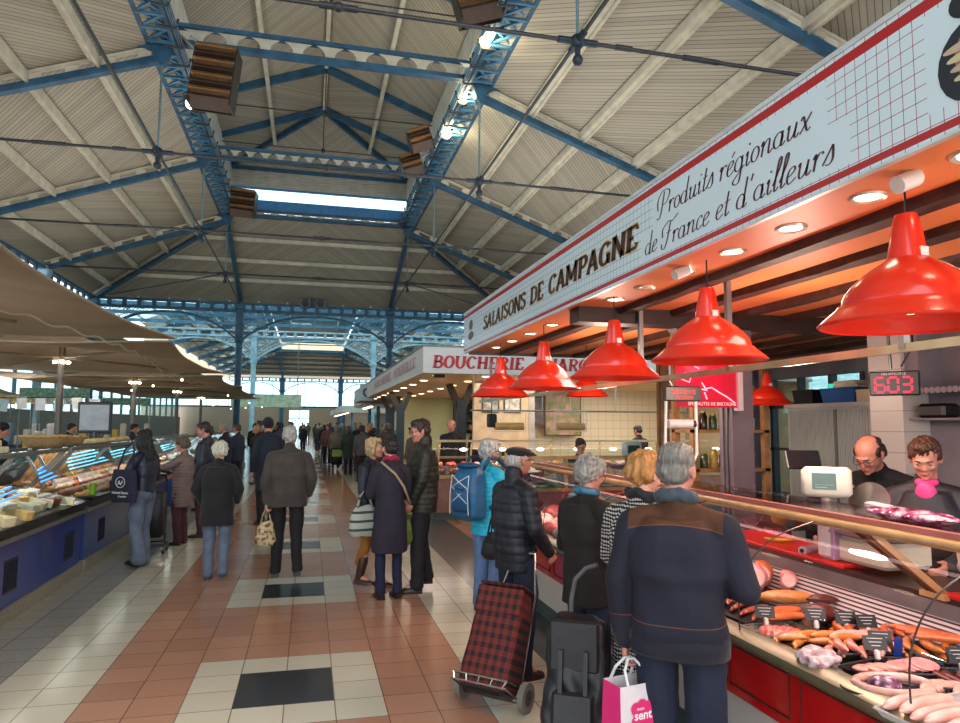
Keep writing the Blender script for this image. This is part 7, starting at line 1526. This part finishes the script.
# left stall holders seen over the counters
for x, y, l, c in ((-4.9, 13.0, 'stallholder in a dark cap behind the baked food counter', (36, 36, 44)), (-4.6, 10.6, 'dark-haired stallholder behind the wicker baskets', (40, 44, 52)), (-6.9, 15.0, 'stallholder in dark clothes under the hanging cards', (60, 40, 44)), (-5.3, 17.8, 'stallholder in black beside the grey menu screen', (34, 36, 40)), (-4.3, 19.2, 'stallholder in blue further down the left stalls', (50, 70, 100))):
    person(x, y, 1.66, HD(-90), l, dict(m=clothmat(c, 'plain'), hem=.8, w=1.05), dict(m=jean), ((30, 24, 22), 'short'), 'rosy', dict(nod=.2, hatm=BEAN), q=0 if y > 14 else 1, hat='beanie' if 'cap' in l else None)
hs = bpy.data.objects

# ================================================================ bags, trolleys and other belongings
def world(q, p): return q['M'] @ Vector(p)
# tartan trolley
def tartan():
    t = NT('tartan'); X, Y, Z = t.xyz(); a = t.math('SINE', t.math('MULTIPLY', X, 118)); b = t.math('SINE', t.math('MULTIPLY', Z, 104)); ga = t.math('GREATER_THAN', a, .1); gb = t.math('GREATER_THAN', b, .1)
    c = t.mix(ga, hexc(112, 34, 28), hexc(24, 14, 16)); d = t.mix(gb, hexc(104, 32, 28), hexc(10, 8, 10)); t.col(t.mix(.5, c, d)); t.p(rough=.8); return t.m
t = thing('shopping_trolley', 'red and black tartan shopping trolley on two wheels, tilted towards the flat cap man', 'trolley', (1.07, 4.18, 0))
TM = Matrix.Translation((1.07, 4.16, .09)) @ Matrix.Rotation(HD(-44), 4, 'Z') @ Matrix.Rotation(HD(-27), 4, 'X')
CHR = mat((176, 176, 172), .25, .9, .05, 4)
m = MB(); m.loft([(0, 0, .08, .165, .10), (0, 0, .14, .175, .115), (0, .0, .4, .165, .11), (0, .0, .56, .15, .10), (0, .01, .62, .13, .085)], 28, 4.5); me = m.mesh('b', None); 
m = MB(); m.loft([(0, -.01, .03, .165, .11), (0, 0, .14, .178, .12), (0, .0, .28, .17, .11), (0, .0, .4, .168, .115), (0, .0, .56, .15, .10), (0, .01, .62, .13, .085)], 28, 4.5); b = m.build('bag', tartan(), t, 60, off=Vector((0, 0, 0))); ML = Matrix.Translation(-t.location) @ TM; b.matrix_local = ML
m = MB(); m.rbox((0, -.105, .53), (.32, .02, .16), .008); m.rbox((0, -.02, .625), (.3, .2, .02), .008); fl = m.build('flap', b.data.materials[0], t, False, off=Vector((0, 0, 0))); fl.matrix_local = ML
m = MB(); m.rbox((0, 0, .025), (.3, .2, .05), .02); o = m.build('base_lining', BLACK, t, off=Vector((0, 0, 0))); o.matrix_local = ML
m = MB()
for sx in (-1, 1): m.tube([(sx * .15, .135, .02), (sx * .13, .125, .62), (sx * .07, .12, .9)], .007, 8)
m.tube([(-.07, .12, .9), (.07, .12, .9)], .013, 8)
m.tube([(-.18, .13, .08), (.18, .13, .08), (.18, -.14, .08), (-.18, -.14, .08)], .006, 6, True); m.tube([(-.18, .13, .0), (.18, .13, .0), (.18, -.14, .04), (-.18, -.14, .04)], .006, 6, True)
for sx in (-.18, -.09, 0, .09, .18): m.tube([(sx, -.14, .08), (sx * .9, -.14, .04), (sx, -.14, .04)], .005, 5)
o = m.build('wire_frame', CHR, t, 40, off=Vector((0, 0, 0))); o.matrix_local = ML
for sx in (-1, 1):
    c = TM @ Vector((sx * .215, .1, -.0)); c.z = .085; ax = (TM.to_3x3() @ Vector((1, 0, 0))).normalized(); m = MB(); m.cyl(c - ax * .018, c + ax * .018, .085, n=24); w_ = m.build('wheel', mat((120, 116, 110), .6), t, 40); m = MB(); m.cyl(c - ax * .022, c + ax * .022, .045, n=18); m.cyl(c - ax * .03, c + ax * .03, .012, n=10); m.build('hub', mat((60, 58, 56), .4), w_, 40, off=Vector((0, 0, 0)))
# black trolley bag
t = thing('shopping_trolley', 'black shopping trolley with grey curved handle between the two women', 'trolley', (1.27, 3.25, 0)); NB = clothmat((24, 24, 30), 'satin', rough=.6); T2 = Matrix.Translation((1.27, 3.25, 0)) @ Matrix.Rotation(HD(-30), 4, 'Z') @ Matrix.Rotation(HD(-10), 4, 'X')
m = MB(); m.loft([(0, 0, .06, .15, .10), (0, 0, .12, .165, .12), (0, -.01, .35, .16, .115), (0, -.01, .5, .15, .11), (0, 0, .64, .15, .10), (0, .01, .72, .13, .07), (0, .02, .76, .09, .03)], 28, 5); me = remesh(m, .009, 1, folds(.010, 21)); o = mesh_obj('bag', me, NB, t); ML2 = Matrix.Translation(-t.location) @ T2; o.matrix_local = ML2
m = MB(); m.rbox((0, -.115, .62), (.24, .03, .24), .012, (.12, 0, 0)); m.rbox((0, -.13, .30), (.2, .05, .24), .015); m.box((-.07, -.15, .34), (-.05, -.125, .6)); m.box((.05, -.15, .34), (.07, -.125, .6)); o2 = m.build('flap_and_pocket', NB, t, off=Vector((0, 0, 0))); o2.matrix_local = ML2
m = MB(); m.tube([(-.05, .09, .6), (-.05, .1, .82), (-.03, .09, .92), (.03, .06, .98), (.09, .03, 1.0)], .012, 8); o2 = m.build('handle', mat((96, 96, 98), .5), t, 40, off=Vector((0, 0, 0))); o2.matrix_local = ML2
for sx in (-1, 1): m = MB(); c = T2 @ Vector((sx * .17, .08, .0)); c.z = .07; m.cyl(c + Vector((-.02, 0, 0)), c + Vector((.02, 0, 0)), .07, n=20); m.build('wheel', BLACK, t, 40)
# pink and white paper bag held by the near man
W = world(q1, q1['wr'][-1]); W = W + Vector((0, 0, -.09))
t = thing('paper_carrier_bag', 'pink and white carrier bag with round pink emblem in the near man\'s hand', 'bag', (W.x, W.y, W.z)); Tb = Matrix.Translation((W.x - .01, W.y - .06, W.z - .06)) @ Matrix.Rotation(HD(12), 4, 'Z')
PINK = mat((222, 40, 120), .45, 0, .05, 5); m = MB(); m.k = 0; wq, dq, hq = .095, .07, .30
def face4(m, a, b, z0, z1): m.quad((*a, z0), (*b, z0), (b[0] * .93, b[1] * .8, z1), (a[0] * .93, a[1] * .8, z1))
m.k = 0; face4(m, (-wq, -dq), (wq, -dq), -hq, 0); face4(m, (wq, dq), (-wq, dq), -hq, 0); m.k = 1; face4(m, (-wq, dq), (-wq, -dq), -hq, 0); face4(m, (wq, -dq), (wq, dq), -hq, 0); m.add([(-wq, -dq, -hq), (wq, -dq, -hq), (wq, dq, -hq), (-wq, dq, -hq)], [(0, 1, 2, 3)])
m.k = 1; m.box((-wq, -dq - .001, -hq), (wq, -dq + .001, -hq + .05)); m.xf(Tb); m.build('sack', [mat((224, 214, 216), .5), PINK], t)
m = MB(); 
for k, (cx, cz, r) in enumerate(((0, 0, .045), (-.03, .025, .025), (.03, .025, .025), (-.03, -.025, .025), (.03, -.025, .025), (0, .035, .025), (0, -.035, .025))): m.add([(cx + .012 + r * math.cos(2 * PI * i / 16), -dq - .001 - .0002 * k + .012, -.115 + cz + r * math.sin(2 * PI * i / 16)) for i in range(16)], [tuple(range(16))])
for i, v in enumerate(m.v): m.v[i] = (v[0], -dq + .0 + .006 * (v[2] + .17) * 0 - .0 + (.012 * (v[2] + hq) / hq) - .003 - .0001 * (i // 16), v[2])
m.xf(Tb); m.build('emblem', mat((216, 44, 110), .5, var=0), t)
Mt = Tb @ Matrix(((1, 0, 0, .012), (0, 0, -1, -dq + .001), (0, 1, 0, -.13), (0, 0, 0, 1)))
text('lettering', 'sent', .05, mat((245, 235, 240), .5, var=0), t, Mt, .0004, off=.001); text('lettering', 'mon', .02, mat((245, 235, 240), .5, var=0), t, Tb @ Matrix(((1, 0, 0, .0), (0, 0, -1, -dq + .001), (0, 1, 0, -.095), (0, 0, 0, 1))), .0004)
for sy in (-1, 1): m = MB(); m.tube([Tb @ Vector(v) for v in ((-.05, sy * dq * .8, 0), (-.045, sy * .03, .05), (-.015, sy * .01, .085), (.015, sy * .01, .085), (.045, sy * .03, .05), (.05, sy * dq * .8, 0))], .006, 6); m.build('bag_handle', mat((230, 225, 228), .5), t)
# blue backpack on the cyan woman
t = thing('backpack', 'blue backpack with white cords on the back of the woman in cyan', 'backpack', tuple(world(q5, (0, -.25, 1.1)))); BP = q5['M'] @ Matrix.Translation((0, -.245, 1.08)); BLP = clothmat((30, 104, 150), 'satin')
m = MB(); m.loft([(0, 0, -.24, .12, .07), (0, -.01, -.2, .15, .1), (0, -.015, 0, .155, .11), (0, 0, .16, .14, .1), (0, .02, .24, .11, .07)], 28, 3.2); me = remesh(m, .009, 3, folds(.003, 22)); me.transform(BP); o = mesh_obj('sack', me, BLP, t); o.location = -t.location
m = MB(); m.rbox((0, -.125, -.06), (.2, .04, .2), .02); m.ell((0, -.02, .24), (.125, .085, .03)); m.xf(BP); m.build('front_pocket', clothmat((24, 88, 132), 'satin'), t, 50)
m = MB()
for a, b in (((-.1, .16), (.09, .05)), ((.1, .16), (-.09, .05)), ((-.09, .05), (.09, -.08)), ((.09, .05), (-.09, -.08)), ((-.1, .16), (-.11, -.18)), ((.1, .16), (.11, -.18))): m.tube([(a[0], -.125, a[1]), ((a[0] + b[0]) / 2, -.148, (a[1] + b[1]) / 2), (b[0], -.142, b[1])], .004, 5)
m.xf(BP); m.build('cord', mat((205, 215, 220), .5), t)
for sx in (-1, 1): m = MB(); m.tube([(sx * .1, .06, .2), (sx * .12, .13, .305), (sx * .125, .24, .30), (sx * .13, .37, .2), (sx * .15, .36, .0), (sx * .14, .12, -.14)], .018, 8); m.xf(BP); m.build('shoulder_strap', clothmat((24, 70, 104), 'satin'), t, True)
# tote bag of the young woman
t = thing('tote_bag', 'navy tote bag with white round emblem on the shoulder of the young woman', 'bag', tuple(world(q11, (-.22, -.02, 1.0)))); TB = q11['M'] @ Matrix.Translation((-.29, .02, .98)) @ Matrix.Rotation(HD(-90), 4, 'Z')
m = MB(); m.loft([(0, 0, -.2, .17, .03), (0, 0, -.1, .18, .05), (0, 0, .1, .16, .04), (0, 0, .17, .15, .02)], 20, 3); me = remesh(m, .01, 2, folds(.005, 18)); me.transform(TB); o = mesh_obj('sack', me, clothmat((32, 36, 58), 'plain'), t); o.location = -t.location
m = MB(); m.tube([(.0 + .06 * math.cos(a * PI / 8), -.064, .03 + .06 * math.sin(a * PI / 8)) for a in range(16)], .004, 5, True); m.tube([(-.03, -.066, 0), (-.01, -.068, .05), (.01, -.068, .0), (.03, -.066, .05)], .004, 5); m.tube([(-.03, -.066, .04), (0, -.068, .01), (.035, -.066, .03)], .003, 5)
m.xf(TB); m.build('emblem', mat((215, 215, 212), .6), t); text('lettering', 'United States', .04, mat((205, 205, 205), .6, var=0), t, TB @ Matrix(((1, 0, 0, 0), (0, 0, -1, -.062), (0, 1, 0, -.1), (0, 0, 0, 1))), .002); text('lettering', 'Courier', .035, mat((205, 205, 205), .6, var=0), t, TB @ Matrix(((1, 0, 0, .03), (0, 0, -1, -.06), (0, 1, 0, -.14), (0, 0, 0, 1))), .002)
m = MB(); m.tube([TB @ Vector(v) for v in ((-.1, 0, .16), (-.06, .06, .4), (0, .1, .47), (.06, .06, .4), (.1, 0, .16))], .01, 6); m.build('strap', clothmat((28, 32, 50), 'plain'), t, True)
# soft patterned bag of the walking man, striped bag, green bag, black handbag
def softbag(q, wrist, lab, name, M_, w, h, dz=.10, cat='bag', off=(0, 0, 0), rot=0, drop=.12, strap=None):
    W = world(q, q['wr'][wrist]) + Vector(off); t = thing(name, lab, cat, tuple(W)); X = Matrix.Translation(W + Vector((0, 0, -dz - drop))) @ Matrix.Rotation(rot, 4, 'Z')
    m = MB(); m.loft([(0, 0, -h, w * .75, .05), (0, 0, -h * .8, w, .07), (0, 0, -h * .4, w * .95, .065), (0, 0, -.05, w * .8, .04), (0, 0, 0, w * .55, .02)], 20, 2.6); me = remesh(m, .01, 2, folds(.007, 20, w)); o = mesh_obj('sack', me, M_, t)
    o.location = -t.location; o.matrix_local = Matrix.Translation(-t.location) @ X
    for sy in (-1, 1): m = MB(); m.tube([X @ Vector(v) for v in ((-w * .5, sy * .02, -.02), (-w * .3, sy * .012, drop * .7), (0, 0, drop + .015), (w * .3, sy * .012, drop * .7), (w * .5, sy * .02, -.02))], .007, 6); m.build('bag_handle', strap or M_, t, True)
FLOR = NT('floral'); FLOR.col(FLOR.ramp(FLOR.noise(22, 3), [(.4, hexc(110, 70, 50)), (.5, hexc(190, 166, 126)), (.62, hexc(206, 186, 148))])); FLOR.p(rough=.8)
softbag(q9, -1, 'beige floral cloth bag hanging from the left hand of the walking man', 'cloth_bag', FLOR.m, .11, .26, rot=.2)
softbag(q8, 1, 'white bag with dark stripes on the arm of the woman in mustard trousers', 'cloth_bag', clothmat((186, 190, 176), 'stripe', (52, 66, 60, 75)), .16, .3, dz=-.14, off=(-.02, -.1, .06), rot=.3, drop=.14)
softbag(q6, -1, 'bright green carrier bag hanging beside the tall man', 'carrier_bag', mat((96, 116, 40), .5, 0, .15, 8), .09, .24, off=(-.08, -.02, 0), rot=.4, drop=.08)
softbag(q4, -1, 'black handbag hanging at the hip of the flat cap man', 'handbag', clothmat((24, 24, 28), 'satin'), .11, .2, dz=-.1, off=(-.08, .12, .12), rot=-.9, drop=.12)
# shoulder strap of the plum coat
m = MB(); m.tube([q7['M'] @ (Vector(v) * q7['s']) for v in ((-.13, -.05, 1.49), (0, -.16, 1.36), (.1, -.165, 1.22), (.2, -.10, 1.02))], .012, 6); tag(m.build('bag_strap', mat((170, 150, 120), .6), None, True), 'tan bag strap across the back of the woman in the plum coat', 'strap')
# push trolley next to mauve coat woman
t = thing('shopping_trolley', 'black shopping trolley standing by the woman in the mauve coat', 'trolley', (-1.95, 10.0, 0)); m = MB(); m.rbox((-1.95, 10.0, .5), (.3, .26, .6), .04); m.build('bag', NB, t, 50)
m = MB()
for sx in (-1, 1): m.tube([(-1.95 + sx * .13, 10.16, .05), (-1.95 + sx * .13, 10.16, .9), (-1.95 + sx * .12, 10.08, 1.0)], .012, 6)
m.tube([(-2.08, 10.08, 1.0), (-1.82, 10.08, 1.0)], .015, 6); m.tube([(-2.1, 9.86, .12), (-1.8, 9.86, .12), (-1.8, 10.16, .12), (-2.1, 10.16, .12)], .01, 6, True); m.build('frame', BLACK, t)
for sx in (-1, 1):
    for yy in (9.9, 10.14): m = MB(); m.cyl((-1.95 + sx * .15, yy, .06), (-1.95 + sx * .18, yy, .06), .06, n=18); m.build('wheel', DSTEEL, t, 40)
t = thing('shopping_trolley', 'dark shopping trolley with a green panel far down the aisle', 'trolley', (1.02, 26.1, 0)); m = MB(); m.rbox((1.02, 26.1, .5), (.42, .3, .62), .05); m.build('bag', NB, t, 50); m = MB(); m.rbox((1.02, 25.93, .62), (.34, .03, .26), .01); m.build('green_panel', mat((130, 170, 50), .5), t); 
for sx in (-1, 1): m = MB(); m.cyl((1.02 + sx * .2, 26.1, .08), (1.02 + sx * .24, 26.1, .08), .08, n=16); m.build('wheel', BLACK, t, 40)
m = MB(); m.tube([(.9, 26.3, .1), (.9, 26.35, 1.0), (1.14, 26.35, 1.0), (1.14, 26.3, .1)], .012, 6); m.build('frame', DSTEEL, t)
# ================================================================ sun and added roof fill lights
for x, y, sx, sy, e in ((3.6, 4, 2.6, 7, 260), (5.5, 18, 5, 12, 620), (-5.3, 8, 5, 7, 180), (-5.3, 22, 5, 14, 420)):
    o = light('uplighter', 'AREA', (x, y, 4.2), e, (1, .97, .92), sx, (PI, 0, 0), shape='RECTANGLE', size_y=sy)  # upward area lights added above the stalls to brighten the roof
light('sun', 'SUN', (10, -10, 30), 1.2, (1, .95, .88), D2R(6), (D2R(38), D2R(12), 0))
light('lantern daylight', 'AREA', (XC, 20, 14.2), 0, (1, 1, 1), 4, (0, 0, 0))
bpy.data.objects.remove(bpy.data.objects['lantern daylight'])
